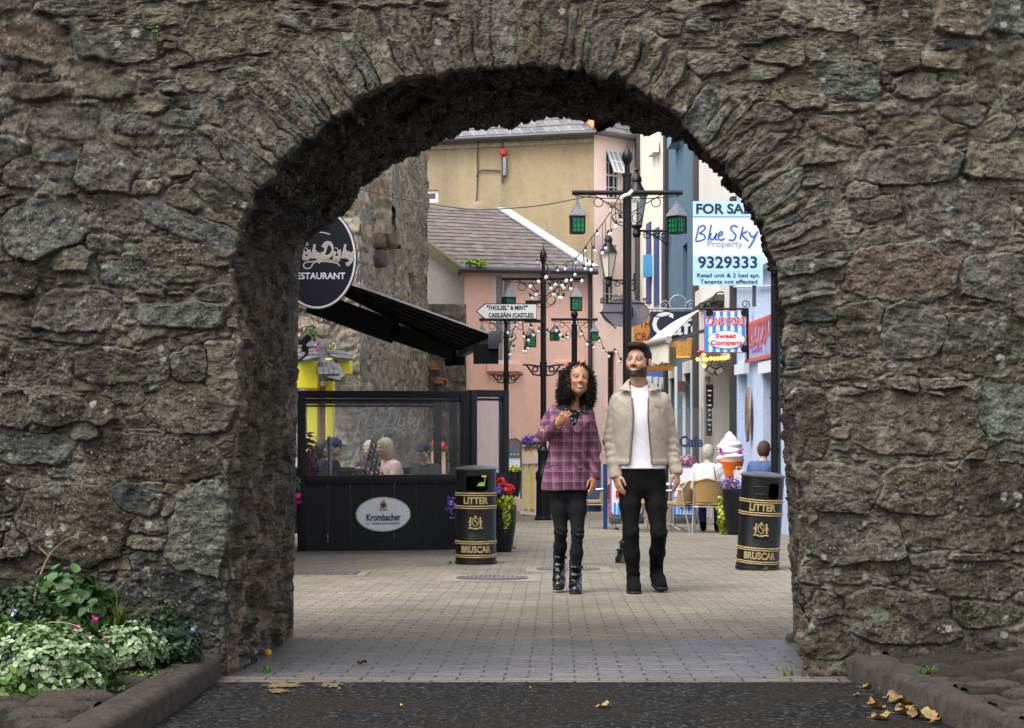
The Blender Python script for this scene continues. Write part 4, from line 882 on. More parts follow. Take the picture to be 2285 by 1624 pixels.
# white shop with the sweet front
WHT = render_mat('white_render', (.74,.72,.67), (.60,.58,.53), .5, 40, .8, .04)
s2, H, pt_, y0, y1, zg_ = shop('white_shop', 'white rendered sweet shop with an open yellow framed front', 1559, 1640, 8.7, WHT, [(1592, 800, 1632, None), (1571, 838, 1585, None)], hdepth=.9)
a = H[0]; mb = MB(); mb.box((XR+.88, y0+(a[0]+a[2])/2, zg_+(a[1]+a[3])/2), (.05, a[2]-a[0], a[3]-a[1])); mb.build('back_panel', mat('shop_inside', (.20,.16,.13), .7, .4, 2, col2=(.09,.07,.06)), s2, world=True)
mb = MB(); mb.box((XR+.04, y0+a[0]+.1, zg_+(a[1]+a[3])/2), (.12, .14, a[3]-a[1])); mb.build('yellow_post', mat('amber_post', (.65,.38,.03), .4), s2, world=True)
a = H[1]; mb = MB(); mb.box((XR+.3, y0+(a[0]+a[2])/2, zg_+(a[1]+a[3])/2), (.05, a[2]-a[0], a[3]-a[1])); mb.build('door', mat('brown_grey_door', (.24,.20,.17), .6), s2, world=True)
mb = MB(); mb.box((XR+.05, RL(1588), zg_+1.3), (.1, .55, 2.6)); mb.build('poster_panel', mat('poster_panel', (.45,.40,.30), .6, .3, 2.4, col2=(.55,.20,.16)), s2, world=True)
sill(1564, 1588, 668, s2, WHT, .3, .13); sill(1588, 1604, 655, s2, WHT, .3, .13)
quoin(1556, 285, None, s2, .34, mat('grey_quoin', (.055,.05,.05), .7, .2)); 
# slate blue shop
SBL = render_mat('slate_blue_render', (.085,.165,.235), (.062,.125,.185), 1.0, 30, 1.0, .10)
s3, H, pt_, y0, y1, zg_ = shop('slate_blue_shop', 'slate blue pebbledashed shop with white door frames', 1490, 1557, 9.5, SBL, [(1497, 842, 1509, None), (1529, 830, 1545, None), (1523, 540, 1533, 690), (1546, 478, 1553, 690), (1508, 250, 1524, 318)])
SB2 = mat('deep_slate_blue', (.07,.15,.225), .5)
for k in (0, 1):
    a = H[k]; f_ = MB(); f_.box((XR+.19, y0+(a[0]+a[2])/2, zg_+(a[1]+a[3])/2), (.05, a[2]-a[0], a[3]-a[1])); f_.build('door', mat('white_door', (.62,.60,.60), .5, .05, 2), s3, world=True)
    fr = MB()
    for yy in (a[0]-.09, a[2]+.09): fr.box((XR-.02, y0+yy, zg_+a[3]/2), (.06, .18, a[3]))
    fr.box((XR-.022, y0+(a[0]+a[2])/2, zg_+a[3]+.13), (.066, a[2]-a[0]+.36, .26)); fr.build('door_frame', WHITE, s3, world=True)
for k in (2, 3, 4):
    a = H[k]; f_ = MB(); f_.box((XR+.19, y0+(a[0]+a[2])/2, zg_+(a[1]+a[3])/2), (.05, a[2]-a[0], a[3]-a[1])); f_.build('window', SB2, s3, world=True)
sill(1508, 1526, 322, s3, mat('slate_blue_paint', (.14,.29,.41), .6), .25, .22); sill(1527, 1540, 692, s3, SB2, .25, .14)
quoin(1489, 290, None, s3, .55)
mb = MB(); mb.box(RP(1529, 862, .1)+Vector((0,0,-.0)), (.16, .2, .24)); 
mb.build('alarm_box', mat('brown_box', (.14,.07,.06), .5), s3, world=True)
# cream and navy shop
CRM = render_mat('cream_white_render', (.76,.71,.60), (.68,.62,.50), .4, 40, .8, .03)
s4, H, pt_, y0, y1, zg_ = shop('cream_shop', 'cream house with navy striped window panels and a blue ground floor', 1424, 1490, 9.8, CRM, [(1464, 250, 1476, 385), (1442, 520, 1451, 690), (1459, 520, 1469, 690), (1477, 520, 1484, 690)], hdepth=.08)
NAVY = mat('navy_paint', (.012,.045,.20), .4)
for k in (1, 2, 3):
    a = H[k]; f_ = MB(); f_.box((XR-.012, y0+(a[0]+a[2])/2, zg_+(a[1]+a[3])/2), (.05, a[2]-a[0], a[3]-a[1])); f_.build('window_panel', NAVY, s4, world=True)
a = H[0]; f_ = MB(); f_.box((XR+.06, y0+(a[0]+a[2])/2, zg_+(a[1]+a[3])/2), (.05, a[2]-a[0], a[3]-a[1])); f_.build('window', mat('pale_glass', (.6,.6,.58), .3), s4, world=True)
sill(1455, 1468, 370, s4, CRM, .3, .15)
mb = MB(); Y0_, Y1_ = RL(1485), RL(1446); mb.box((XR-.04, (Y0_+Y1_)/2, (vz(800,Y0_)+gz(45))/2), (.1, Y1_-Y0_, vz(800,Y0_)-gz(45))); mb.build('blue_ground_floor', mat('bright_blue_paint', (.03,.12,.42), .5), s4, world=True)
for (u0, u1) in ((1451, 1459), (1466, 1474), (1480, 1485)):
    ya, yb = RL(u1), RL(u0); mb = MB(); mb.box((XR-.10, (ya+yb)/2, vz(855,ya)), (.06, yb-ya, .3)); o_ = mb.build('window_head', WHITE, s4, world=True)
    mb = MB(); mb.box((XR-.10, (ya+yb)/2, vz(900,ya)), (.04, yb-ya, 1.0)); mb.build('window', mat('grey_glass', (.16,.16,.17), .15), s4, world=True)
quoin(1425, 285, 720, s4, .75, mat('grey_quoin', (.055,.05,.05), .7, .2))
mb = MB(); mb.box(RP(1452, 613, .12), (.22, .4, .6)); mb.build('blue_box', mat('sky_blue_box', (.06,.30,.60), .4), s4, world=True, bevel=.02)

s4.scale = (1, .47, 1); s4.rotation_euler = (0, 0, R(4.9))
# ------------------------------------------------------------------ street furniture
GRN = mat('green_glass', (.005,.21,.07), .2, .15, 20, spec=.7); LEADR = mat('lantern_roof', (.15,.15,.175), .5, .25, 20)
def lantern_parts(parent, name='lantern', s=1.):
    """small hanging lantern: apex at local z=0, hangs down"""
    root = bpy.data.objects.new(name, None); COL.objects.link(root); root.parent = parent
    mb = MB(); mb.tube([(0,0,.07),(.012,0,.05),(0,0,.03),(-.012,0,.05),(0,0,.07)], .004, 5); 
    mb.lathe([(.008,.03),(.012,.0),(.026,-.03),(.076*1.414,-.135),(.076*1.414,-.143),(.001,-.143)], n=4, M=Matrix.Rotation(R(45),4,'Z')); mb.build('roof', LEADR, root)
    mb = MB(); a = .060
    for x in (-a, a):
        for y in (-a, a): mb.box((x, y, -.225), (.012, .012, .155))
    for z in (-.150, -.298):
        for q in (-a, a): mb.box((0, q, z), (2*a, .014, .014)); mb.box((q, 0, z), (.0135, 2*a, .0135))
    for z in (-.20, -.25):
        for q in (-a-.001, a+.001): mb.box((0, q, z), (2*a, .004, .004)); mb.box((q, 0, z), (.004, 2*a, .0036))
    for q in (-.02, .02):
        for p_ in (-a-.002, a+.002): mb.box((q, p_, -.225), (.004, .004, .14)); mb.box((p_, q, -.225), (.0037, .004, .14))
    mb.build('cage', BLACKP, root)
    mb = MB(); mb.box((0,0,-.225), (.108, .108, .14)); mb.build('green_glass', GRN, root)
    root.scale = (s,)*3
    return root
def ring(c, r, n=16): return [(c[0]+r*math.cos(2*math.pi*i/n), 0, c[1]+r*math.sin(2*math.pi*i/n)) for i in range(n+1)]
def make_post(label, loc, H, armz, half, r, lo, lr, k=1., ped=.2, pedr=.12, basket=None, rz=0, grp='lantern posts along the street', lrot=(0, .7), arm_r=.024, ls=1.):
    t = thing('lantern_post', label, 'lamp post', loc, rz, grp)
    mb = MB(); mb.lathe([(pedr,0),(pedr,.05),(pedr*.85,.07),(pedr*.8,ped*.55),(pedr*.9,ped*.6),(pedr*.9,ped*.68),(pedr*.62,ped*.72),(pedr*.62,ped*.95),(pedr*.72,ped),(r*1.25,ped+.03*k),(r*1.1,ped+.05*k)], n=20); mb.build('pedestal', BLACKP, t, smooth=True, angle=50)
    top = H-.33*k
    mb = MB(); mb.lathe([(r*1.1,ped+.02),(r,H*.4),(r*.97,top),(r*1.15,top+.005),(r*1.15,top+.03),(r*.6,top+.035),(r*.6,top+.10*k)], n=16); mb.build('pole', BLACKP, t, smooth=True, angle=40)
    mb = MB(); mb.lathe([(r*.58,top+.10*k),(r*.62,top+.125*k),(r*.95,top+.145*k),(r*1.22,top+.175*k),(r*1.27,top+.20*k),(r*1.12,top+.23*k),(r*.72,top+.258*k),(r*.36,top+.28*k),(r*.16,top+.305*k),(.003,top+.335*k)], n=18); mb.build('finial', BLACKP, t, smooth=True)
    mb = MB(); mb.tube([(-half,0,armz),(half,0,armz)], arm_r*k, 10); mb.build('cross_arm', BLACKP, t, smooth=True)
    for s in (-1, 1):
        mb = MB(); w = .006*k
        mb.tube([(s*half*.62,0,armz-.02*k),(s*half*.30,0,armz-.12*k),(s*r,0,armz-.20*k)], w, 6); mb.tube([(s*half*.95,0,armz-.03*k),(s*half*.5,0,armz-.055*k),(s*r,0,armz-.06*k)], w*.9, 6)
        mb.tube(ring((s*half*.52, armz-.095*k), .045*k), w*.8, 5); mb.tube(ring((s*(r+.055*k), armz-.25*k), .05*k), w*.8, 5)
        mb.tube([(s*(r+.1*k),0,armz-.25*k),(s*(r+.06*k),0,armz-.31*k),(s*r,0,armz-.33*k)], w*.8, 5); mb.build('scroll_brace', BLACKP, t)
    for x, rot in ((lo, lrot[0]), (lr, lrot[1])):
        L_ = lantern_parts(t, s=k*ls); L_.location = (x, 0, armz-.085*k); L_.rotation_euler = (0, 0, rot)
    if basket:
        mb = MB(); zb_ = basket
        mb.lathe([(r*1.25,zb_-.10*k),(r*1.25,zb_+.05*k)], n=14)
        for s in (-1, 1):
            mb.tube([(s*r,0,zb_),(s*(r+.12*k),0,zb_+.02*k),(s*(r+.2*k),0,zb_+.02*k)], .012*k, 6); mb.tube([(s*r,0,zb_-.10*k),(s*(r+.08*k),0,zb_-.09*k),(s*(r+.16*k),0,zb_+.02*k)], .012*k, 6); mb.tube(ring((s*(r+.06*k), zb_-.03*k), .03*k, 10), .01*k, 5)
        mb.build('basket_bracket', BLACKP, t)
    return t
m1 = 16.35/F
p1 = G(1399, 1255); main_post = make_post('tall black lantern post right behind the man, nearest of the lantern posts', p1, 935*m1, 825*m1, 123*m1, .044, -111*m1, 111*m1, 1., .2, .12, lrot=(.12, .75), grp='lantern posts along the street', ls=1.05)
m2 = 32/F; p2 = G(1212, 1160)
post2 = make_post('black lantern post carrying the white castles finger sign', p2, (1160-546)*m2, (1160-621)*m2, 92*m2, .056, -77*m2, 73*m2, 1.72, 1.35, .17, (1160-818)*m2, lrot=(.4, .1), ls=.93)
m3 = 37/F; post3 = make_post('black lantern post partly hidden behind the finger sign, beside the glass screen', G(1129, 1146.5), (1146-690)*m3, (1146-712)*m3, 60*m3, .055, -54*m3, 55*m3, 1.6, 1.1, .16, (1146-838)*m3, lrot=(.3, .2))
m4 = 39/F; post4 = make_post('thin black lantern post directly above the woman\'s head', G(1281, 1142), (1142-684)*m4, (1142-712)*m4, 52*m4, .07, -44*m4, 45*m4, 1.35, .8, .16, lrot=(.6, .1), ls=.95)
# fittings on the main post: a white strap and oval tinted hanging sign
t = thing('strap', 'pale cable strap wound round the crossing of the main lantern post', 'strap', P(1398, 436, 16.28)); mb = MB(); mb.tube([(-.06,0,-.035),(-.03,-.01,-.005),(.02,-.012,.01),(.055,0,.05)], .018, 8); mb.build('strap', mat('white_rag', (.7,.68,.64), .7), t)
t = thing('oval_hanging_sign', 'dark grey oval hanging sign with scrollwork behind the main lantern post', 'hanging sign', P(1395, 698, 16.7))
mb = MB(); mb.prism([(x, y) for x, y in ellipse(55*m1, 33*m1)], Matrix.Rotation(R(90),4,'X'), .015); mb.build('plate', mat('smoky_plate', (.19,.175,.20), .25, .12, 4), t)
mb = MB(); mb.tube([(-60*m1,-.02,.005),(2*m1,-.02,.005)], .006, 6); mb.tube([(-58*m1,-.02,.10),(60*m1,-.02,.10)], .007, 6); mb.tube([(-57*m1,-.02,0),(-22*m1,-.02,-.16)], .008, 6); mb.tube([(62*m1,-.02,-.03),(85*m1,-.02,-.05),(100*m1,-.02,-.02)], .006, 5)
for x, z, r_ in ((-.235,.125,.025), (-.1,.15,.035), (-.03,.15,.035), (.19,.13,.02)): mb.tube([(x+a, -.02, z+b_) for a, b_ in arc((0,0), r_, 0, 560, 22, r_*.3)], .0045, 5)
mb.tube([(-.24,-.02,.12),(-.17,-.02,.13),(-.13,-.02,.18)], .004, 5); mb.box((.02, -.05, .0), (.10, .09, .10)); mb.build('bracket', BLACKP, t)
# finger sign
t = thing('finger_sign', 'white arrow finger sign reading Tholsel and Mint Caislean Castles', 'sign', P(1130, 695, 31.8))
mb = MB(); poly = [(-68,0),(-49,17.5),(67,17.5),(67,-17.5),(-49,-17.5)]; mb.prism([(x*m2, y*m2) for x, y in poly], Matrix.Rotation(R(90),4,'X'), .04); mb.build('border', BLACKP, t)
mb = MB(); mb.prism([(x*m2*.975+.005, y*m2*.88) for x, y in poly], Matrix.Translation((0,-.04,0)) @ Matrix.Rotation(R(90),4,'X'), .006); mb.build('face', mat('sign_white', (.76,.76,.74), .4, .05), t)
for body, z, x, w in (('"THOLSEL" & MINT"', 7.5, 1, 92), ('CAISLEÁIN (CASTLES)', -9, 10, 100)):
    text(body, 10*m2*1.35, BLACKP, t, Matrix.Translation((x*m2,-.05,z*m2)) @ Matrix.Rotation(R(90),4,'X'), fit=w*m2, bold=.004, world=False)
mb = MB(); mb.beam((42*m2,.03,21.5*m2), (84*m2,.03,21.5*m2), .05, .06); mb.beam((38*m2,.03,-21*m2), (84*m2,.03,-21*m2), .05, .06); mb.build('bracket', BLACKP, t)
# ---- string lights
BULB = mat('opal_bulb', (.80,.79,.72), .25, .05); SOCK = mat('black_socket', (.012,.012,.014), .5, 0)
_bm = MB(); _bm.lathe([(.001,-.055),(.018,-.048),(.026,-.03),(.024,-.012),(.012,.004)], n=12); 
_sm = MB(); _sm.lathe([(.013,.0),(.015,.035),(.012,.055),(.004,.06)], n=8)
_proto = None
def string_light(label, pts, Yf, cord, sc=1., dense=True):
    global _proto
    t = thing('string_light', label, 'string lights', (0,0,0), 0, 'festoon lights strung between the lantern posts')
    t.location = P(cord[0][0], cord[0][1], Yf(cord[0][0]))
    c3 = [P(u, v, Yf(u)) for u, v in smooth_line(cord, 5)]
    mb = MB(); mb.tube(c3, .007*sc, 5); mb.build('cord', SOCK, t, world=True)
    for u, v in pts:
        p = P(u, v, Yf(u)); q = min(c3, key=lambda a: (a-p-Vector((0,0,.12))).length); mb = MB(); mb.tube([p+Vector((0,0,.05*sc)), q], .005*sc, 4); mb.build('drop_wire', SOCK, t, world=True)
    for i, (u, v) in enumerate(pts):
        if _proto is None:
            b_ = _bm.build('bulb', BULB, t, smooth=True); s_ = _sm.build('socket', SOCK, b_); _proto = (b_, s_)
        else:
            b_ = _proto[0].copy(); s_ = _proto[1].copy(); COL.objects.link(b_); COL.objects.link(s_); b_.parent = t; s_.parent = b_
        b_.location = P(u, v, Yf(u))+Vector((0,0,.03*sc))-t.location; b_.scale = (sc,)*3; b_.rotation_euler = (random.uniform(-.4,.4), random.uniform(-.5,.5), 0)
random.seed(3)
YA = lambda u: 16.6+(1399-u)/186*15.2
string_light('festoon of white bulbs sagging from the main post to the finger sign post', [(1363,471),(1374,507),(1385,494),(1362,524),(1333,524),(1351,555),(1306,561),(1326,561),(1345,566),(1309,590),(1304,601),(1319,603),(1323,593),(1285,587),(1284,614),(1276,626),(1299,628),(1262,601),(1243,604),(1222,612),(1209,592),(1198,586)], YA, [(1396,410),(1372,455),(1350,490),(1320,530),(1290,570),(1262,588),(1240,590),(1214,577)], .9)
string_light('two white bulbs hanging under the right arm of the main post', [(1415,447),(1423,447)], lambda u: 16.5, [(1404,436),(1416,434),(1432,437)], 1.0)
string_light('cluster of white bulbs bunched below the finger post cross arm', [(1265,628),(1220,620),(1241,637),(1253,639),(1259,644),(1274,646),(1228,645),(1236,659),(1247,666),(1255,667)], lambda u: 30., [(1217,585),(1232,625),(1245,640),(1262,632),(1280,612),(1290,600)], 1.35)
string_light('short drop of bulbs left of the finger sign post above the arrow', [(1184,641),(1200,630),(1197,659),(1185,667)], lambda u: 31.5, [(1210,628),(1190,634),(1196,650),(1186,668)], 1.35)
string_light('drop of bulbs hanging left below the finger sign', [(1151,727),(1160,722),(1140,759),(1144,780),(1136,793),(1131,744)], lambda u: 33., [(1128,718),(1150,720),(1142,745),(1140,765),(1134,790)], 1.3)
string_light('drop of bulbs hanging right below the finger sign', [(1178,761),(1176,779),(1169,786),(1175,786),(1184,733),(1168,753)], lambda u: 33., [(1165,718),(1168,745),(1172,780),(1180,755),(1188,725)], 1.3)
string_light('sparse festoon dipping between the middle posts before the pink house', [(1190,749),(1202,741),(1221,744),(1242,739),(1249,749),(1256,759),(1265,755)], lambda u: 35., [(1184,728),(1193,744),(1205,738),(1222,742),(1240,728),(1250,745),(1258,757),(1267,748)], 1.3)
string_light('long festoon of bulbs sloping down from the thin post to behind the man', [(1297,747),(1310,770),(1323,777),(1337,762),(1346,784),(1359,796),(1373,787),(1383,808)], lambda u: 37.5, [(1287,712),(1297,740),(1310,764),(1322,768),(1338,754),(1346,776),(1358,788),(1373,779),(1384,800),(1396,806)], 1.3)
t = thing('overhead_cable', 'thin black cable swagged across from the arch to the main post', 'cable', P(760, 410, 17)); mb = MB(); mb.tube([P(u, v, Y_) for u, v, Y_ in smooth_line([(740,405,17.2),(815,425,17),(930,450,16.8),(1040,466,16.6),(1100,467,16.5),(1200,459,16.4),(1288,443,16.3),(1320,436,16.3)], 4)], .006, 5); mb.build('cable', SOCK, t, world=True)
# ---- Victorian bracket lanterns on the far facades
def victorian(label, u, vtop, vbot, uw, Y_, vb):
    k = (vbot-vtop)*Y_/F; t = thing('bracket_lantern', label, 'wall lantern', P(u, vbot, Y_), 0, 'Victorian lanterns on scrolled wall brackets')
    mb = MB(); mb.lathe([(.001,k),(.02*k,.985*k),(.035*k,.95*k),(.015*k,.92*k),(.03*k,.9*k),(.07*k,.84*k),(.075*k,.8*k),(.06*k,.78*k),(.075*k,.74*k),(.155*k,.60*k),(.16*k,.585*k),(.001,.585*k)], n=16); mb.build('cap', BLACKP, t, smooth=True, angle=40)
    mb = MB(); mb.lathe([(.135*k,.585*k),(.062*k,.17*k)], n=4); mb.build('glass', mat('pale_lantern_glass', (.62,.58,.52), .15, .08), t)
    mb = MB()
    for i in range(4):
        a = math.pi/2*i; mb.beam((.138*k*math.cos(a),.138*k*math.sin(a),.59*k), (.065*k*math.cos(a),.065*k*math.sin(a),.16*k), .014*k)
    mb.lathe([(.078*k,.175*k),(.078*k,.15*k),(.04*k,.12*k),(.06*k,.05*k),(.04*k,0)], n=12); mb.build('frame', BLACKP, t)
    mb = MB(); e = Vector((ux(uw, Y_)-ux(u, Y_), 0, 0)); z = (vbot-vb)*Y_/F; L_ = e.x
    mb.tube([(0,0,z), (L_,0,z)], .018*k, 6)
    for i, f_ in enumerate((.35, .65, .85)): mb.tube([(L_*f_+a, 0, z-.06*k+b_) for a, b_ in arc((0,0), .06*k, 90, 560, 20, .02*k)], .009*k, 5)
    mb.tube([(L_*.2,0,z), (L_*.6,0,z-.07*k), (L_,0,z-.2*k)], .01*k, 5); mb.box((L_,0,z-.03*k), (.03*k,.05*k,.30*k)); mb.build('bracket', BLACKP, t)
victorian('larger Victorian lantern on a scrolled bracket right behind the main post', 1420, 372, 530, 1489, 41.5, 515)
victorian('smaller Victorian lantern on a bracket left of the main post by the pink house', 1357, 512, 640, 1415, 46.0, 625)
# ---- signs on the right hand shops
LB = mat('light_blue_panel', (.42,.66,.84), .35, .03, 3); NVT = mat('dark_lettering', (.012,.014,.035), .5, 0); WP = mat('white_panel', (.76,.77,.83), .35, .03, 3)
Ys = 23.6; ms = Ys/F; t = thing('for_sale_board', 'tall pale blue for sale board projecting beside the arch', 'sign', P(1623, 543, Ys))
def loc(x, y, d=0): return Matrix.Translation((x*ms, -d, y*ms)) @ Matrix.Rotation(R(90),4,'X')
mb = MB(); mb.box((0,0,0), (155*ms,.03,187*ms)); mb.build('board', WP, t)
for y0_, y1_, n in ((60,93.5,'top_band'), (-63.5,-26.5,'phone_band'), (-94,-64.2,'notice_panel')):
    mb = MB(); mb.box((0,-.02,(y0_+y1_)/2*ms), (155.6*ms,.018,(y1_-y0_)*ms)); mb.build(n, LB, t)
text('FOR SALE', 30*ms, NVT, t, loc(-3,75.5,.032), fit=137*ms, bold=.006, world=False)
text('9329333', 36*ms, NVT, t, loc(0,-44,.032), fit=132*ms, bold=.005, world=False)
text('Retail unit & 2 bed apt.', 13*ms, NVT, t, loc(1,-72,.032), fit=140*ms, bold=.0015, world=False); text('Tenants not effected', 13*ms, NVT, t, loc(2,-86,.032), fit=128*ms, bold=.0015, world=False)
text('Property', 20*ms, mat('grey_lettering', (.22,.22,.27), .5, 0), t, loc(-7,-2,.018), fit=78*ms, world=False)
BS = mat('blue_lettering', (.02,.10,.42), .5, 0)
bl = [[(-66,8),(-60,34),(-58,40)], [(-58,38),(-50,43),(-44,38),(-50,30),(-57,25),(-47,22),(-45,14),(-54,9),(-65,7)], [(-38,10),(-31,44)], [(-31,26),(-34,16),(-29,11),(-22,18),(-19,26),(-22,14),(-17,10)], [(-14,19),(-6,24),(-8,29),(-14,25),(-15,14),(-9,10),(-1,14)],
      [(28,38),(20,43),(12,37),(18,28),(24,20),(18,10),(8,11)], [(33,12),(40,40)], [(50,30),(38,22),(52,8)], [(54,28),(58,18),(66,20),(73,30)], [(73,30),(60,4),(52,-8)]]
strokes([[(x-6, y-3) for x, y in l_] for l_ in bl], 3.6*1, Matrix.Translation((0,-.016,0)) @ Matrix.Rotation(R(90),4,'X') @ Matrix.Diagonal((ms,ms,1,1)), BS, t, world=False)
mb = MB(); mb.beam((60*ms,.04,0), (60*ms,.04,-.9), .05); mb.beam((.3,.05,.2), (1.0,.05,.2), .04); mb.build('bracket', DGREY, t)
# candyford hanging sign
Yk = 27.2; mk = Yk/F; t = thing('striped_hanging_sign', 'square blue and white striped sweet shop sign hanging from an iron bracket', 'sign', P(1617.5, 740, Yk))
RED = mat('red_paint', (.66,.03,.02), .4, .03); CB = mat('candy_blue', (.01,.28,.80), .4, .03); CW = mat('candy_white', (.76,.76,.80), .4, .03)
def lk(x, y, d=0): return Matrix.Translation((x*mk, -d, y*mk)) @ Matrix.Rotation(R(90),4,'X')
mb = MB(); mb.box((0,0,0), (93*mk,.04,94*mk)); mb.build('red_edge', RED, t)
mb = MB(); mb.box((0,-.012,0), (90*mk,.03,91*mk)); mb.build('panel', CW, t)
mb = MB()
for i in range(6): mb.box(((-45+3.6+i*16.3)*mk,-.014,0), (7.8*mk,.03,90.5*mk))
mb.build('blue_stripes', CB, t)
text('CANDYFORD', 26*mk, CW, t, lk(1,22,.034), fit=89*mk, bold=.010, world=False); text('CANDYFORD', 26*mk, RED, t, lk(1,22,.038), fit=85*mk, bold=.003, world=False)
mb = MB(); mb.prism([(x, y) for x, y in ellipse(42*mk, 20.5*mk)], lk(2,-18,.030), .004); mb.build('oval_rim', NVT, t); mb = MB(); mb.prism([(x, y) for x, y in ellipse(41*mk, 19.6*mk)], lk(2,-18,.036), .004); mb.build('oval', CW, t)
text('Sweet', 14*mk, RED, t, lk(0,-10,.042), fit=46*mk, bold=.003, world=False); text('Company', 14*mk, RED, t, lk(2,-25,.042), fit=72*mk, bold=.003, world=False)
mb = MB(); mb.tube([(-62*mk,0,51*mk),(50*mk,0,51*mk)], .02, 6); mb.tube([(50*mk,0,51*mk),(50*mk,0,-62*mk)], .022, 6); mb.beam((49*mk,0,-.02), (85*mk,0,-.02), .03)
for x, r_, z in ((-35,.10,61), (45,.10,61), (-50,.03,53)): mb.tube([((x*mk)+a, 0, z*mk+b_) for a, b_ in arc((0,0), r_*.8, -90, 420, 24, r_*.2)], .009, 5)
for x, z in ((-36,42), (42,42), (42,-38)): mb.lathe([(.06,0),(.06,.02),(.001,.02)], n=10, M=Matrix.Translation((x*mk,-.04,z*mk)) @ Matrix.Rotation(R(90),4,'X'))
mb.build('iron_bracket', BLACKP, t)
# striped sign on the pale blue wall
t = thing('wall_sign', 'striped shop sign with red bars flat on the pale blue wall', 'sign', RP(1701, 749, .05))
Yl0, Yl1 = RL(1731), RL(1672); w_ = Yl1-Yl0; zt_, zb_ = vz(700, Yl0), vz(797, Yl0); MW = Matrix.Translation((XR-.06, (Yl0+Yl1)/2, (zt_+zb_)/2)) @ Matrix.Rotation(R(-90),4,'Z') @ Matrix.Rotation(R(90),4,'X')
def slab(x, y, w, h, d0, d, n, m_): mb = MB(); mb.box((x, y, d0), (w, h, d), M=MW); return mb.build(n, m_, t, world=True)
H_ = zt_-zb_; slab(0, 0, w_, H_, 0, .03, 'board', mat('lilac_white', (.66,.68,.82), .4))
mb = MB()
for i in range(22): mb.box((-w_/2+(i+.5)*w_/22, 0, .012), (w_/50, H_*.99, .012), M=MW)
mb.build('thin_stripes', mat('stripe_blue', (.13,.17,.42), .5), t, world=True)
for y in (H_/2-.03, -H_/2+.03): slab(0, y, w_*1.01, .05, .014, .02, 'red_bar', mat('faded_red', (.62,.10,.07), .5))
text('CANDYFORD', .42, mat('faded_red', (.62,.10,.07), .5), t, MW @ Matrix.Translation((0, H_*.2, .025)), fit=w_*.95, bold=.006, world=True)
text('Sweet', .16, mat('faded_violet', (.40,.12,.42), .5), t, MW @ Matrix.Translation((-.05, -H_*.22, .025)), fit=w_*.4, bold=.002, world=True); text('Company', .16, mat('faded_red', (.62,.10,.07), .5), t, MW @ Matrix.Translation((0, -H_*.05, .025)), fit=w_*.7, bold=.003, world=True)
# cafe sign
Yc2 = 36.3; mc = Yc2/F; t = thing('cafe_sign', 'navy cafe sign with white lettering under an iron scroll bracket', 'sign', P(1512, 725, Yc2))
mb = MB(); mb.box((0,0,0), (124*mc,.06,60*mc)); mb.build('board', mat('midnight_navy', (.010,.018,.050), .4), t)
def lc(x, y, d=.034): return Matrix.Translation((x*mc, -d, y*mc)) @ Matrix.Rotation(R(90),4,'X')
text('C', 74*mc, CW, t, lc(-34,-1), bold=.010, world=False); text('afe', 52*mc, CW, t, lc(20,-6), fit=72*mc, bold=.008, world=False)
mb = MB(); mb.tube([(-110*mc,0,35*mc),(75*mc,0,36*mc)], .022, 6); mb.tube([((0*mc)+a,0,48*mc+b_) for a, b_ in arc((0,0), .18, -30, 210, 14)], .02, 6)
for s in (-1, 1): mb.tube([(s*a,0,44*mc+b_) for a, b_ in arc((.30,0), .11, 160, -320, 24, .02)], .014, 5); mb.tube([(s*.4,0,43*mc),(s*.55,0,38*mc),(s*.7,0,36*mc)], .013, 5)
mb.tube([(-52*mc+a,0,28*mc+b_) for a, b_ in arc((0,0), .07, 0, 360, 14)], .012, 5); mb.build('iron_bracket', mat('pale_iron', (.33,.34,.38), .4), t)
# orange timber craft sign behind it
Yo = 40.; mo = Yo/F; t = thing('timber_sign', 'orange varnished timber craft sign behind the navy cafe sign', 'sign', P(1455, 766, Yo))
mb = MB(); mb.box((0,0,0), (94*mo,.08,122*mo)); mb.build('board', mat('orange_timber', (.48,.17,.025), .4, .25, 3, stretch=(8,8,1)), t, bevel=.02)
mb = MB(); mb.box((-44*mo,-.005,0), (5*mo,.09,118*mo)); mb.build('edge_strip', mat('pale_timber', (.58,.40,.14), .5), t)
def lo_(x, y): return Matrix.Translation((x*mo, -.045, y*mo)) @ Matrix.Rotation(R(90),4,'X')
text('THE', 23*mo, mat('burnt_letter', (.05,.02,.01), .7, 0), t, lo_(-12,42), fit=34*mo, world=False); text('CRAFT', 23*mo, mat('burnt_letter'), t, lo_(-8,14), fit=62*mo, world=False)
mb = MB(); mb.beam((-46*mo,0,64*mo), (50*mo,0,64*mo), .05); mb.build('rail', BLACKP, t)
# basket-weave timber sign
t = thing('woven_panel', 'honey coloured split cane panel hanging on the slate blue shop', 'sign', P(1522, 777, 35.6))
mw = 35.6/F; mb = MB(); poly = [(-22,24),(-12,24),(-9,18),(0,15),(9,18),(12,24),(22,24),(23,5),(19,-18),(16,-23),(-16,-23),(-20,-18),(-23,5)]
mb.prism([(x*mw, y*mw) for x, y in poly], Matrix.Rotation(R(90),4,'X'), .08); mb.build('backing', mat('honey_cane_dark', (.30,.15,.035), .6, .2), t)
for i in range(-9, 10):
    x = i*2.3; top_ = 22 if abs(x) > 11 else 14; mb = MB()
mb = MB()
for i in range(-9, 10):
    x = i*2.25; top_ = 23 if abs(x) > 11 else 15; mb.tube([(x*mw,-.09,top_*mw), (x*mw*.86,-.09,-19*mw)], .0105, 6)
mb.tube([(-17*mw,-.095,-21*mw),(17*mw,-.095,-21*mw)], .028, 8); mb.build('canes', mat('honey_cane', (.62,.33,.08), .5, .25, 8), t, smooth=True)
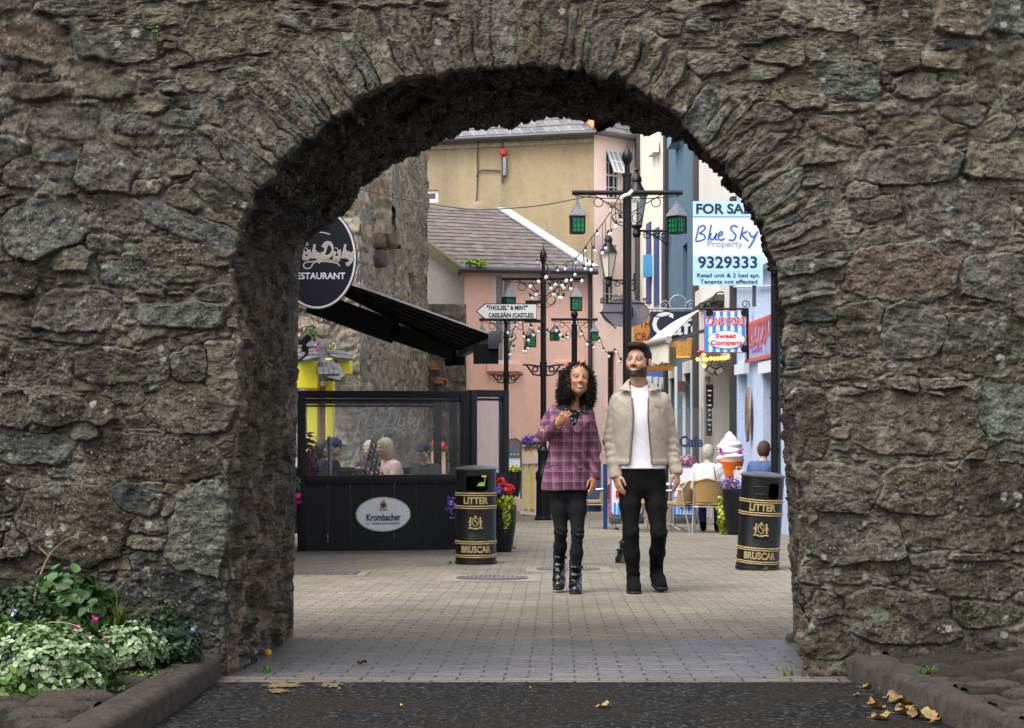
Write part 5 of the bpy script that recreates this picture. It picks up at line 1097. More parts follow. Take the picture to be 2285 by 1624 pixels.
# white awning
AWN = mat('ivory_canvas', (.72,.69,.60), .8, .06, 4); t = thing('white_awning', 'ivory canvas awning with a frilled valance above the white shop', 'awning', P(1580, 720, 32))
n0, n1 = P(1491, 757, 31.), P(1437, 770, 33.6); w0, w1 = Vector((XR, 31.0, vz(668,31.0))), Vector((XR, 33.6, vz(668,31.0)))
mb = MB(); K = 12
for i in range(K):
    a, b_ = i/K, (i+1)/K; q = lambda s, e0, e1: e0*(1-s)+e1*s+Vector((0,0,.13*math.sin(math.pi*s)))
    mb.quad(q(a,n0,w0), q(b_,n0,w0), q(b_,n1,w1), q(a,n1,w1)); mb.quad(q(a,n0,w0)-Vector((0,0,.02)), q(b_,n0,w0)-Vector((0,0,.02)), q(b_,n1,w1)-Vector((0,0,.02)), q(a,n1,w1)-Vector((0,0,.02)))
mb.build('canvas', AWN, t, world=True)
mb = MB(); mb.tube([n0, n1], .07, 10); mb.build('front_rail', mat('grey_rail', (.36,.35,.34), .4), t, world=True, smooth=True)
mb = MB(); K = 46
for i in range(K):
    s, e = i/K, (i+1)/K; f_ = lambda s_, d: n0*(1-s_)+n1*s_+Vector((.03*math.sin(s_*70), .0, -d*(1+.06*math.sin(s_*50)))); mb.quad(f_(s,.05), f_(e,.05), f_(e,.42), f_(s,.42))
g2 = Vector((.55,-.02,0))
for i in range(26):
    s, e = i/26, (i+1)/26; f_ = lambda s_, d: n1+(n0-n1)*.0+(w0-n0)*s_*0+Vector((s_*.62+.02*math.sin(s_*60), -s_*.3+.02*math.cos(s_*60), -d*(1+.08*math.sin(s_*30)))); mb.quad(f_(s,.05), f_(e,.05), f_(e,.42), f_(s,.42))
mb.build('valance', AWN, t, world=True)
mb = MB(); mb.beam(n0+Vector((0,.05,-.05)), w0+Vector((0,.05,-.45)), .05); mb.beam(n1, w1+Vector((0,0,-.45)), .05); mb.beam(w0+Vector((-.08,-.1,.03)), w1+Vector((-.08,0,.03)), .16, .12); mb.build('arm', DGREY, t, world=True)
mb = MB()
for i, (u, v, r_) in enumerate(((1566,683,.07),(1580,682,.08),(1592,680,.06),(1606,668,.16),(1622,680,.1))): mb.tube([P(u,v,31)+Vector((a,0,b_)) for a, b_ in arc((0,0), r_, 0, 400, 18, r_*.5)], .013, 5)
mb.tube([P(1560,690,31),P(1630,682,31)], .014, 5); mb.build('crest_scrolls', BLACKP, t, world=True)
# warm bulbs over the open front, red lamp, spotlights, menu board
WB = mat('lit_bulb', (1,.50,.04), .4, 0, emit=1.5)
t = thing('festoon_lights', 'row of lit yellow bulbs over the sweet shop front', 'string lights', P(1600, 795, 29.5))
mb = MB(); mb.tube([P(u, v, 29.6) for u, v in smooth_line([(1554,795),(1571,795),(1585,797),(1601,796),(1617,794),(1628,788)], 3)], .006, 4); mb.build('cord', SOCK, t, world=True)
pb_ = None
for u, v in ((1556,801.6),(1569,791.6),(1571,801),(1576,802),(1585,800),(1593.6,800),(1601,799.7),(1609,798.6),(1617,798),(1626,794.4),(1571,816),(1632,838)):
    if pb_ is None: mb = MB(); mb.sphere((0,0,0), .033, 12, 8); b_ = pb_ = mb.build('bulb', WB, t, smooth=True)
    else: b_ = pb_.copy(); COL.objects.link(b_)
    b_.location = P(u, v, 29.55)-t.location
t = thing('red_lamp', 'round dark red lamp beside the yellow bulbs', 'lamp', P(1560, 787, 29.8)); mb = MB(); mb.sphere((0,0,0), .055, 14, 9, .9); mb.tube([(0,0,0),(.12,0,.02)], .03, 8); mb.build('shade', mat('dark_red_gloss', (.25,.01,.02), .2), t, smooth=True)
for i, (u, v, lab) in enumerate(((1585, 825, 'black floodlight under the yellow bulbs, left one'), (1603, 827, 'black floodlight under the yellow bulbs, right one'))):
    t = thing('floodlight', lab, 'floodlight', P(u, v, 29.8), 0, 'floodlights under the shop bulbs'); mb = MB(); mb.box((0,0,0), (.17,.12,.13), M=Matrix.Rotation(.5*(1-2*i),4,'Y')); mb.build('housing', BLACKP, t, bevel=.01); mb = MB(); mb.tube([(0,0,.06),(.04,.1,.16),(.05,.4,.18)], .012, 5); mb.build('arm', BLACKP, t); mb = MB(); mb.box((0,-.062,-.01), (.13,.01,.09), M=Matrix.Rotation(.5*(1-2*i),4,'Y')); mb.build('lens', mat('lens', (.2,.2,.2), .1), t)
t = thing('menu_board', 'narrow black menu board with chalk lines on the shop front', 'menu board', P(1583, 915, 30.4)); mb = MB(); mb.box((0,0,0), (.13,.03,.95)); mb.build('board', BLACKP, t); mb = MB()
for i in range(9): mb.box((-.005,-.02,.36-i*.09), (.07-.02*(i % 3),.006,.025)); 
mb.build('chalk_lines', mat('chalk', (.5,.5,.48), .9), t)
# ---- oval restaurant sign and black awning on the left
t = thing('oval_restaurant_sign', 'large oval black restaurant sign with white rim, half hidden by the arch', 'sign', P(708, 576, 16.2)); mq = 16.2/F
INK = mat('ink_navy', (.006,.0065,.013), .4, .05, spec=.3)
for n_, a, b_, d, mt_ in (('edge', 89, 115, 0, BLACKP), ('rim', 86.5, 112.5, .03, CW), ('face', 82, 108, .034, INK)):
    mb = MB(); mb.prism([(x*mq, y*mq) for x, y in ellipse(a, b_, 72)], Matrix.Translation((0,-d,0)) @ Matrix.Rotation(R(90),4,'X'), .03 if d == 0 else .006); mb.build(n_, mt_, t)
def lq(x, y, d=.042): return Matrix.Translation((x*mq, -d, y*mq)) @ Matrix.Rotation(R(90),4,'X')
text('RESTAURANT', 20*mq, CW, t, lq(3,-41), fit=119*mq, bold=.002, world=False)
FD = [[(-72,20),(-60,24),(-40,26)], [(-56,24),(-62,2),(-66,-6)], [(-62,12),(-48,14)], [(-46,10),(-50,-2),(-46,-4)], [(-44,15),(-43,17)], [(-34,10),(-41,8),(-36,2),(-41,-4),(-46,-2)], [(-25,24),(-32,-4)], [(-31,4),(-26,9),(-23,7),(-26,-4)], [(-16,8),(-20,0),(-16,-4),(-10,4),(-8,9)], [(-8,9),(-12,-6),(-18,-12)],
      [(2,26),(-6,0)], [(-8,18),(0,26),(10,24),(14,12),(6,0),(-8,-2)], [(20,10),(16,-2),(20,-4)], [(22,15),(23,17)], [(32,10),(26,8),(30,2),(25,-4),(20,-2)], [(42,24),(35,-4)], [(36,4),(41,9),(44,7),(41,-4)], [(52,9),(47,1),(51,-4),(56,3),(60,9)], [(60,9),(55,-8),(47,-16),(44,-12)]]
GOLD = mat('pale_gold_lettering', (.50,.44,.33), .5, .1, 5)
MM = Matrix.Translation((21*mq,-.041,3*mq)) @ Matrix.Rotation(R(90),4,'X') @ Matrix.Diagonal((mq*1.02,mq*1.12,1,1))
strokes(FD, 6.4, MM, CW, t, name='lettering_outline', world=False, taper=True); strokes(FD, 4.0, Matrix.Translation((0,-.003,0)) @ MM, GOLD, t, world=False, taper=True)
fish = [[(-45,-10),(-50,-18),(-44,-24),(-34,-22),(-26,-12),(0,-10),(26,-14)], [(-45,-12),(-30,-10),(0,-7),(22,-10)], [(22,-12),(30,-7)], [(22,-12),(30,-19)]]
strokes(fish, 2.6, MM, GOLD, t, world=False, name='fish_emblem'); strokes([[(-30,44),(-12,48),(8,44)], [(-14,56),(-12,58)]], 1.6, MM, CW, t, world=False, name='flourish')
mb = MB(); mb.beam((-.45,.06,.3), (-.3,.06,.3), .05); mb.beam((-.45,.06,-.3), (-.3,.06,-.3), .05); mb.build('wall_bracket', BLACKP, t)
t = thing('black_awning', 'black folding arm awning slanting down from the left over the glass screen', 'awning', P(900, 700, 18))
BAW = mat('black_canvas', (.004,.004,.005), .85, .2, 12, spec=.15); 
c0, c1 = P(560, 555, 16.9), P(630, 590, 19.6); e0, e1 = P(1108, 752, 17.0), P(1022, 786, 19.6)
mb = MB(); K = 10
for i in range(K):
    a, b_ = i/K, (i+1)/K; q = lambda s, A_, B_: A_*(1-s)+B_*s
    mb.quad(q(a,c0,e0), q(b_,c0,e0), q(b_,c1,e1), q(a,c1,e1)); dz_ = Vector((0,0,-.012)); mb.quad(q(a,c0,e0)+dz_, q(b_,c0,e0)+dz_, q(b_,c1,e1)+dz_, q(a,c1,e1)+dz_)
for j in range(1, 7):
    s = j/7; A_, B_ = c0*(1-s)+c1*s, e0*(1-s)+e1*s; mb.beam(A_-Vector((0,0,.018)), B_-Vector((0,0,.018)), .012, .02)
mb.build('canvas', BAW, t, world=True)
mb = MB(); mb.beam(c0+Vector((.05,.02,.008)), e0+Vector((0,-.0,.008)), .012, .016); mb.build('edge_trim', mat('grey_trim', (.30,.30,.33), .5), t, world=True)
mb = MB(); el = P(882, 742, 19.3); mb.beam(P(690, 672, 19.0), el, .05, .27); mb.beam(el, P(1010, 786, 19.3), .05, .20); mb.tube([el-Vector((0,.05,.05)), el+Vector((0,.05,.05))], .07, 8); mb.build('folding_arm', BLACKP, t, world=True)
mb = MB(); mb.beam(e0+Vector((0,-.05,0)), e1, .09, .13); mb.box(P(1101, 760, 16.92), (.11,.05,.17), M=None); mb.build('front_bar', mat('dark_bar', (.03,.034,.045), .35), t, world=True, bevel=.01)
mb = MB(); mb.add([P(1055,768,16.95),P(1112,768,16.95),P(1112,812,16.95),P(1056,812,16.95)], [(0,1,2,3)]); mb.add([P(1055,768,16.97),P(1112,768,16.97),P(1112,812,16.97),P(1056,812,16.97)], [(3,2,1,0)]); mb.build('valance', BAW, t, world=True)
mb = MB(); mb.add([P(990,783,19.5),P(1038,783,19.5),P(1037,814,19.5),P(993,817,19.5)], [(0,1,2,3)]); mb.build('valance', BAW, t, world=True)
t = thing('security_camera', 'small black camera and lamp bracket fixed at the edge of the left jamb', 'camera', P(672, 768, 10.5)); mc_ = 10.5/F
mb = MB(); mb.lathe([(.001,-.05),(.03,-.045),(.034,0),(.03,.03),(.001,.035)], n=14, M=Matrix.Translation((10*mc_,0,14*mc_)) @ Matrix.Rotation(.8,4,'Y')); mb.build('housing', BLACKP, t, smooth=True)
mb = MB(); mb.lathe([(.001,-.025),(.022,-.02),(.025,.01),(.001,.025)], n=12, M=Matrix.Translation((8*mc_,0,-9*mc_))); mb.tube([(14*mc_,0,-6*mc_),(12*mc_,0,-22*mc_),(-10*mc_,0,-38*mc_)], .012, 6); mb.box((2*mc_,-.02,4*mc_), (.04,.04,.03), M=None); mb.build('bracket', BLACKP, t)
# ---- glass windbreak enclosure
ENC = mat('enclosure_black', (.006,.0068,.010), .48, .2, 6, .1, 40, spec=.28)
def clear_glass(name, dirt=.10, tint=(.9,.93,.95)):
    m = bpy.data.materials.new(name); m.use_nodes = True; N, L = m.node_tree.nodes, m.node_tree.links; N.remove(N['Principled BSDF']); out = N['Material Output']
    tr = N.new('ShaderNodeBsdfTransparent'); tr.inputs[0].default_value = (*tint, 1); gl = N.new('ShaderNodeBsdfGlossy'); gl.inputs['Roughness'].default_value = .03
    df = N.new('ShaderNodeBsdfDiffuse'); df.inputs[0].default_value = (.5,.5,.5,1); fr = N.new('ShaderNodeFresnel'); fr.inputs[0].default_value = 1.45
    m1_, m2_ = N.new('ShaderNodeMixShader'), N.new('ShaderNodeMixShader'); nz = N.new('ShaderNodeTexNoise'); nz.inputs['Scale'].default_value = 2.2; nz.inputs['Detail'].default_value = 4
    mr = N.new('ShaderNodeMapRange'); mr.inputs[1].default_value = .35; mr.inputs[2].default_value = .75; mr.inputs[3].default_value = dirt*.4; mr.inputs[4].default_value = dirt*1.7; L.new(nz.outputs[0], mr.inputs[0])
    L.new(mr.outputs[0], m1_.inputs[0]); L.new(tr.outputs[0], m1_.inputs[1]); L.new(df.outputs[0], m1_.inputs[2])
    L.new(fr.outputs[0], m2_.inputs[0]); L.new(m1_.outputs[0], m2_.inputs[1]); L.new(gl.outputs[0], m2_.inputs[2]); L.new(m2_.outputs[0], out.inputs[0]); return m
CG = clear_glass('screen_glass')
def panel(name, label, a, b_, base_z, rail, top, boards=True, post=.085, lower=True, cat='windbreak', group=None):
    """screen from a to b (x,y): boarded lower part, rail, glass above"""
    A_, B_ = Vector((*a, base_z)), Vector((*b_, base_z)); L_ = (B_-A_).length; d = (B_-A_).normalized(); n = Vector((d.y, -d.x, 0)); up = Vector((0,0,1))
    t = thing(name, label, cat, A_, 0, group)
    f = MB(); f.beam(A_+up*.0+d*post/2, A_+up*top+d*post/2, post, .09, up=n); f.beam(B_-d*post/2, B_+up*top-d*post/2, post, .09, up=n); f.beam(A_+d*post+up*(top-.04), B_-d*post+up*(top-.04), .085, .085); f.beam(A_+d*post+up*rail, B_-d*post+up*rail, .13, .10)
    f.beam(A_+d*post+up*(top-.11)+n*.004, B_-d*post+up*(top-.11)+n*.004, .04, .03)
    f.build('frame', ENC, t, world=True, bevel=.004)
    if lower:
        k = max(3, int(L_/.25)); w = (L_-2*post)/k; lb = MB()
        for i in range(k):
            c = A_+d*(post+(i+.5)*w)+up*(rail/2); lb.add([c+d*(sx*(w/2-.004))+n*(ny*.018)+up*(sz*(rail/2-.02)) for sz in (-1,1) for sx, ny in ((-1,-1),(1,-1),(1,1),(-1,1))], [(3,2,1,0),(4,5,6,7),(0,1,5,4),(1,2,6,5),(2,3,7,6),(3,0,4,7)])
        lb.build('boards', ENC, t, world=True)
        bm_ = MB(); bm_.beam(A_+d*post+n*.03+up*.06, B_-d*post+n*.03+up*.06, .03, .12); bm_.build('skirting', ENC, t, world=True)
    g = MB(); q = lambda x, z: A_+d*x+up*z
    g.quad(q(post,rail+.05), q(L_-post,rail+.05), q(L_-post,top-.08), q(post,top-.08)); gp_ = g.build('pane', CG, t, world=True)
    return t, A_, d, n, gp_
eY = 18.9; ez_ = gz(eY); tp = vz(868, eY)-ez_; rl = vz(1066, eY)-ez_
tE, A_, d_, n_, pane_ = panel('glass_screen', 'long black framed glass screen with boarded base and white beer badge', (ux(667,eY), eY-.1), (ux(1040,eY+.3), eY+.4), gz(eY)-.02, rl, tp)
def onE(u, v, d=.03):
    x = (u-667)/(1040-667); p = A_+d_*((B_l)*x); return Vector((p.x, p.y, vz(v, p.y)))+n_*d
B_l = (Vector((ux(1040,eY+.3), eY+.4, 0))-Vector((A_.x, A_.y, 0))).length
def Mon(u, v, d=.03): return frame(onE(u, v, d), d_, (0,0,1))
me = eY/F
etch = mat('etched_white', (.62,.62,.62), .8, 0)
FD2 = [[(x*1.0, y) for x, y in l_] for l_ in FD]
strokes(FD2, 1.9, Mon(868, 945, .004) @ Matrix.Diagonal((me*1.13, me*1.35, 1, 1)), mat('etched_line', (.62,.62,.63), .8, 0), tE, name='etched_lettering'); strokes(fish, 1.5, Mon(868, 945, .004) @ Matrix.Diagonal((me*1.1, me*1.25, 1, 1)), mat('etched_line'), tE, name='etched_fish')
bd = thing('oval_badge', 'white oval beer badge with a small crest on the black boards', 'sign', onE(852, 1147, .03))
for n__, a, b_, dd_, mt_ in (('rim', 62.5, 39, .028, mat('badge_grey', (.45,.45,.42), .4)), ('face', 60, 36.5, .038, CW), ):
    mb = MB(); mb.prism([(x*me, y*me) for x, y in ellipse(a, b_, 56)], Mon(852, 1147, dd_), .008); mb.build(n__, mt_, bd, world=True)
text('Krombacher', 22*me, NVT, bd, Mon(852, 1154, .05), fit=78*me, bold=.003, world=True); text('No. 1 PREMIUM BEER IN GERMANY', 6.5*me, NVT, bd, Mon(852, 1167.5, .05), fit=75*me, world=True)
cr = MB()
for (x, y, w, h) in ((0,25,10,3),(0,29,6,3),(-6,18,3,10),(6,18,3,10),(0,8,12,2.5),(-7,9,3,5),(7,9,3,5)): cr.prism([(x*me+a*w/2*me, y*me+b_*h/2*me) for a, b_ in ((-1,-1),(1,-1),(1,1),(-1,1))], Mon(852, 1145, .050), .003)
cr.build('crest', mat('crest_gold', (.33,.27,.14), .5), bd, world=True)
cr = MB(); cr.prism([(x*me, (17+y)*me) for x, y in ((-4.5,6),(4.5,6),(4.5,-2),(0,-7),(-4.5,-2))], Mon(852, 1145, .051), .003); cr.build('shield', mat('crest_green', (.02,.06,.03), .5), bd, world=True)
cr = MB(); cr.prism([(x*me, (12.5+y)*me) for x, y in ((-4,2.5),(4,2.5),(0,-3))], Mon(852, 1145, .055), .002); cr.build('shield_point', RED, bd, world=True)
panel('glass_door', 'narrow black framed glass panel beside the long screen, behind the bin', (ux(1046,19.4), 19.4), (ux(1130,19.8), 19.8), gz(19.4)-.02, vz(1062,19.5)-gz(19.5), vz(868,19.4)-gz(19.4)+.01, post=.09, group=None)
panel('back_screen', 'black framed glass screen at the back of the seating enclosure', (ux(640,24.6), 24.6), (ux(985,24.6), 24.6), gz(24.6), vz(1050,24.6)-gz(24.6), vz(889,24.6)-gz(24.6), post=.12)
panel('side_screen', 'black framed glass screen running back along the street side of the enclosure', (ux(1012,20.2), 20.2), (ux(1008,24.4), 24.4), gz(22.2), vz(1050,22)-gz(22), vz(884,22)-gz(22), post=.09)
# ---- litter bins
GOLDP = mat('worn_gold_paint', (.36,.26,.11), .5, .4, 20); BINB = mat('bin_black', (.0065,.0065,.0075), .4, .25, 10, .15, 60, spec=.32)
def bent(me_, r, off=0):
    for v in me_.vertices:
        a = v.co.x/r; rad = r+v.co.z+off; v.co = (rad*math.sin(a), -rad*math.cos(a), v.co.y)
def bent_text(body, size, r, z, fit, parent, bold=.002, name='lettering'):
    o = text(body, size, GOLDP, None, Matrix.Identity(4), name=name, bold=bold, fit=fit, depth=.004); import bmesh
    bm = bmesh.new(); bm.from_mesh(o.data); bmesh.ops.subdivide_edges(bm, edges=[e for e in bm.edges if e.calc_length() > .02], cuts=1); bm.to_mesh(o.data); bm.free()
    bent(o.data, r, .004)
    for v in o.data.vertices: v.co.z += z
    o.parent = parent; return o
def make_bin(label, loc, rz, aps, H=.965, r=.20):
    t = thing('litter_bin', label, 'litter bin', loc, rz, 'black and gold litter bins')
    z0, z1 = .735*H, .955*H
    b = MB(); b.lathe([(r*1.03,0),(r*1.03,.03),(r*1.0,.035),(r*1.0,.135*H),(r*.985,.14*H),(r*.985,.70*H)], n=48); b.build('body', BINB, t, smooth=True, angle=40)
    n = 180; V = []; Fq = []; zs = np.linspace(.70*H, z1, 37)
    for z in zs:
        for i in range(n): a = 2*math.pi*i/n; V.append((r*.985*math.sin(a), -r*.985*math.cos(a), z))
    for j in range(36):
        for i in range(n):
            a = (i+.5)*360/n; a = a-360 if a > 180 else a; zz = (zs[j]+zs[j+1])/2; f_ = (zz-.70*H)/(z1-.70*H); skip = False
            for (c, w) in aps:
                x, y = (a-c)/w*2, (f_-.48)/.30
                if abs(x) < 1 and abs(y) < 1 and (abs(x)**5+abs(y)**5) < 1.1: skip = True
            if not skip: Fq.append((j*n+i, j*n+(i+1) % n, (j+1)*n+(i+1) % n, (j+1)*n+i))
    m_ = MB(); m_.add(V, Fq); m_.build('hood', BINB, t, smooth=True)
    m_ = MB(); m_.lathe([(r*.93,.68*H),(r*.93,.80*H),(r*.93,z1)], n=36, a0=R(50), a1=R(130)); m_.lathe([(r*.95,.70*H),(.001,.69*H)], n=24); m_.build('liner', mat('bin_liner', (.006,.006,.007), .6), t, smooth=True)
    m_ = MB(); m_.lathe([(r*1.02,z1-.004),(r*1.05,z1+.004),(r*1.05,z1+.012),(r*.9,z1+.026),(r*.5,z1+.038),(.001,z1+.043)], n=40); m_.build('lid', mat('bin_lid', (.05,.05,.055), .38, .2, 10), t, smooth=True, angle=50)
    for z in (.700, .722, .570, .592, .215, .235, .080, .099):
        m_ = MB(); m_.lathe([(r*.985,z*H-.006),(r*1.025,z*H-.004),(r*1.035,z*H),(r*1.025,z*H+.004),(r*.985,z*H+.006)], n=48); m_.build('gold_band', GOLDP, t, smooth=True)
    bent_text('LITTER', .088, r*.985, .646*H, .245, t, .003); bent_text('BRUSCAR', .088, r*1.0, .157*H, .30, t, .003)
    # coat of arms: plate, shield with bend, two supporters, crest and ribbon
    pl = MB(); pl.box((0, -r*.985-.002, .43*H), (.135, .012, .16)); o = pl.build('crest_plate', BINB, t)
    c = MB()
    def shp(poly, d=.006): c.prism(poly, Matrix.Translation((0, -r*.985-.008, .43*H)) @ Matrix.Rotation(R(90),4,'X'), d)
    W_ = lambda lst, k=1.22: [(x*.001*k, y*.001*k) for x, y in lst]
    shp(W_([(-24,30),(-19,30),(-19,-8),(-10,-22),(0,-27),(0,-33),(-14,-27),(-24,-12)])); shp(W_([(24,30),(19,30),(19,-8),(10,-22),(0,-27),(0,-33),(14,-27),(24,-12)])); shp(W_([(-24,35),(24,35),(24,30),(-24,30)]))
    shp(W_([(-17,27),(-7,27),(17,-6),(14,-14)]))
    for s in (-1, 1):
        shp(W_([(s*30,40),(s*38,46),(s*46,40),(s*44,28),(s*50,10),(s*46,-12),(s*52,-28),(s*34,-28),(s*36,-10),(s*30,6),(s*34,24)])); shp(W_([(s*58,8),(s*52,16),(s*56,-6)]))
        shp(W_([(s*16,-40),(s*40,-34),(s*56,-38),(s*56,-50),(s*36,-46),(s*16,-50)]))
    shp(W_([(-18,-42),(18,-42),(22,-54),(-22,-54)])); shp(W_([(-9,40),(9,40),(13,50),(5,47),(8,58),(0,50),(-8,58),(-5,47),(-13,50)]))
    c.build('coat_of_arms', GOLDP, t)
    return t
b1 = make_bin('upright black and gold litter bin before the glass screen, green leaf in its slot', G(1061.5, 1257.5), 0, [(4, 66), (184, 66)])
b2 = make_bin('leaning black and gold litter bin with two small slots, beside the right jamb', G(1689, 1270), R(3), [(30, 31), (210, 31)], H=.90, r=.197)
b2.rotation_euler = (R(1.5), R(3.4), R(-5))
mb = MB()
for q in range(13): pass
rr_ = .1955; Z0_ = .70*.90+(.955-.70)*.90*.48; hh2 = (.955-.70)*.90*.15
ring_ = [(R(-9+15.5*x), Z0_+hh2*y) for x, y in [(c_*(abs(c_)**-.6 if c_ else 1), s_*(abs(s_)**-.6 if s_ else 1)) for c_, s_ in [(math.cos(a), math.sin(a)) for a in np.linspace(0, 6.283, 41)[:-1]]]]
mb.tube([(rr_*math.sin(a), -rr_*math.cos(a), z) for a, z in ring_], .004, 6, close=True); mb.build('blank_slot_rim', BINB, b2, smooth=True)
t = thing('dropped_leaf', 'bright green leaf with a yellow tip lying in the slot of the upright bin', 'leaf', P(1075, 1082, 15.93)); mb = MB()
mb.prism([(.0,0),(.02,.03),(.055,.04),(.075,.03),(.078,0)], Matrix.Translation((-.05,0,-.01)) @ Matrix.Rotation(R(90),4,'X'), .01); mb.tube([(.02,0,.0),(.03,0,.05),(.025,0,.08)], .006, 5); mb.build('leaf', mat('lime_leaf', (.16,.36,.03), .5), t); mb = MB(); mb.box((.02,-.01,.085), (.045,.012,.014)); mb.build('tip', mat('yellow_tip', (.75,.40,.02), .5), t)
# ---- leafy plants helper
def leaf_mat(name, rough=.5):
    return mat(name, (.1,.2,.05), rough, .18, 20, attr='Col', spec=.35)
LEAF = leaf_mat('leaf')
def leaves(name, pts, nrm, size, cols, parent, shape='oval', seed=1, world=True, fold=.25, mt=None):
    """one mesh of leaf blades: pts (n,3), outward normals (n,3)"""
    g = np.random.default_rng(seed); n = len(pts); pts = np.asarray(pts, float); nrm = np.asarray(nrm, float)+g.normal(0, .35, (n, 3)); nrm /= np.linalg.norm(nrm, axis=1)[:, None]+1e-9
    rnd = g.normal(0, 1, (n, 3)); a = np.cross(nrm, rnd); a /= np.linalg.norm(a, axis=1)[:, None]+1e-9
    a = a+np.array((0,0,-.35)); a -= nrm*(a*nrm).sum(1)[:, None]; a /= np.linalg.norm(a, axis=1)[:, None]+1e-9; b = np.cross(nrm, a)
    prof = {'oval': [(0,0),(.30,.25),(.36,.5),(.22,.8),(0,1)], 'heart': [(0,.05),(.42,.12),(.50,.38),(.28,.75),(0,1)], 'blade': [(0,0),(.07,.3),(.06,.6),(.03,.85),(0,1)], 'petal': [(0,0),(.45,.3),(.5,.6),(.35,.95),(0,1)]}[shape]
    K = len(prof); sz = (size*g.uniform(.65, 1.3, n))[:, None]; cols = np.asarray(cols)
    V = []; C = []
    for j, (w, l) in enumerate(prof):
        for s in ((-1, 1) if 0 < j < K-1 else (0,)):
            droop = -.25*l*l
            V.append(pts+a*sz*l+b*sz*w*s+nrm*sz*(fold*abs(w)*abs(s)+droop*.5)); C.append(cols)
    mid = []
    for j, (w, l) in enumerate(prof[1:-1]): mid.append(pts+a*sz*l+nrm*sz*(-.125*l*l-.03)); V.append(mid[-1]); C.append(cols*.88)
    M_ = len(V); base = np.arange(n)*M_
    V = np.stack(V, 1).reshape(-1, 3); C = np.stack(C, 1).reshape(-1, 3)
    lft = [1+2*j for j in range(K-2)]; rgt = [2+2*j for j in range(K-2)]; tip = 1+2*(K-2); md = [tip+1+j for j in range(K-2)]
    T = [(0, md[0], lft[0]), (0, rgt[0], md[0])]
    for j in range(K-3): T += [(lft[j], md[j], md[j+1]), (lft[j], md[j+1], lft[j+1]), (md[j], rgt[j], rgt[j+1]), (md[j], rgt[j+1], md[j+1])]
    T += [(lft[-1], md[-1], tip), (md[-1], rgt[-1], tip)]
    Fc = (base[:, None, None]+np.array(T)[None]).reshape(-1, 3)
    return mesh_np(name, V, Fc, mt or LEAF, parent, cols=C, world=world, smooth=True)
def blob_pts(c, rx, ry, rz_, n, seed, shell=.55, up=-.2):
    g = np.random.default_rng(seed); d = g.normal(0, 1, (n*2, 3)); d /= np.linalg.norm(d, axis=1)[:, None]; d = d[d[:, 2] > up][:n]
    r_ = g.uniform(shell, 1, (len(d), 1))**.6; lump = 1+.25*np.sin(d[:, :1]*7+seed)*np.cos(d[:, 1:2]*6+d[:, 2:]*5)
    return np.array(c)+d*r_*lump*np.array((rx, ry, rz_)), d
def cmix(n, pal, seed):
    g = np.random.default_rng(seed); pal = np.array(pal); return pal[g.integers(len(pal), size=n)]*g.uniform(.7, 1.3, (n, 1))
LIME = [(.30,.36,.02),(.42,.42,.03),(.22,.30,.02)]; GREEN = [(.05,.11,.02),(.07,.14,.03),(.035,.08,.02)]; PURP = [(.16,.10,.42),(.22,.14,.5),(.12,.07,.33)]; REDS = [(.75,.03,.03),(.60,.02,.02),(.85,.06,.06)]
POT = mat('pot_black', (.007,.007,.009), .32, .15, 8, spec=.35)
def pot(label, loc, r, h, grp='black flower pots along the street'):
    t = thing('flower_pot', label, 'flower pot', loc, 0, grp)
    m_ = MB(); m_.lathe([(r*.62,0),(r*.74,h*.15),(r*.92,h*.5),(r*1.0,h*.85),(r*1.0,h),(r*.93,h),(r*.9,h*.93),(.001,h*.92)], n=28); m_.build('pot', POT, t, smooth=True, angle=50); return t
L3 = G(1120, 1231); t = pot('tall black pot of red geraniums right beside the upright litter bin', L3, .165, .53)
zt_ = L3.z+.53
def foliage(name, label, cat, parts, group=None):
    root = thing(name, label, cat, parts[0][1], 0, group)
    for nm, c, rx, ry, rz_, n, size, pal, shape, sd, shell, up in parts:
        p_, d = blob_pts(c, rx, ry, rz_, n, sd, shell, up); leaves(nm, p_, d, size, cmix(len(p_), pal, sd), root, shape, sd)
    return root
foliage('geranium_planting', 'red geraniums with lime creeping leaves and blue lobelia spilling from the pot', 'flowers', [
    ('lime_leaves', P(1128,1118,18.4), .12,.14,.09, 260, .04, LIME, 'oval', 3, .3, -1), ('lime_trails', P(1129,1150,18.3), .05,.06,.20, 110, .03, LIME, 'oval', 4, .2, -1), ('green_leaves', P(1112,1100,18.5), .10,.12,.12, 120, .05, GREEN, 'heart', 5, .3, -1),
    ('red_flowers', P(1118,1076,18.4), .05,.06,.05, 90, .035, REDS, 'petal', 6, .2, -1), ('red_flowers', P(1134,1090,18.4), .075,.06,.05, 120, .035, REDS, 'petal', 7, .2, -1), ('blue_flowers', P(1113,1092,18.3), .07,.07,.05, 70, .03, PURP, 'petal', 8, .2, -1), ('blue_flowers', P(1006,1130,18.2), .05,.06,.12, 90, .028, PURP, 'petal', 9, .2, -1)])
L4 = G(1144, 1168); t = pot('black pot of lime foliage standing behind the glass door', P(1144,1106,27)+Vector((0,0,-.02)), .15, .42)
foliage('lime_plant', 'low lime green plant filling the pot behind the glass door', 'plant', [('leaves', P(1144,1048,27), .15,.13,.06, 220, .045, LIME, 'oval', 11, .3, -.2)])
L5 = G(1643, 1193); t = pot('black pot with trailing lime leaves beside the leaning litter bin', L5, .21, .66)
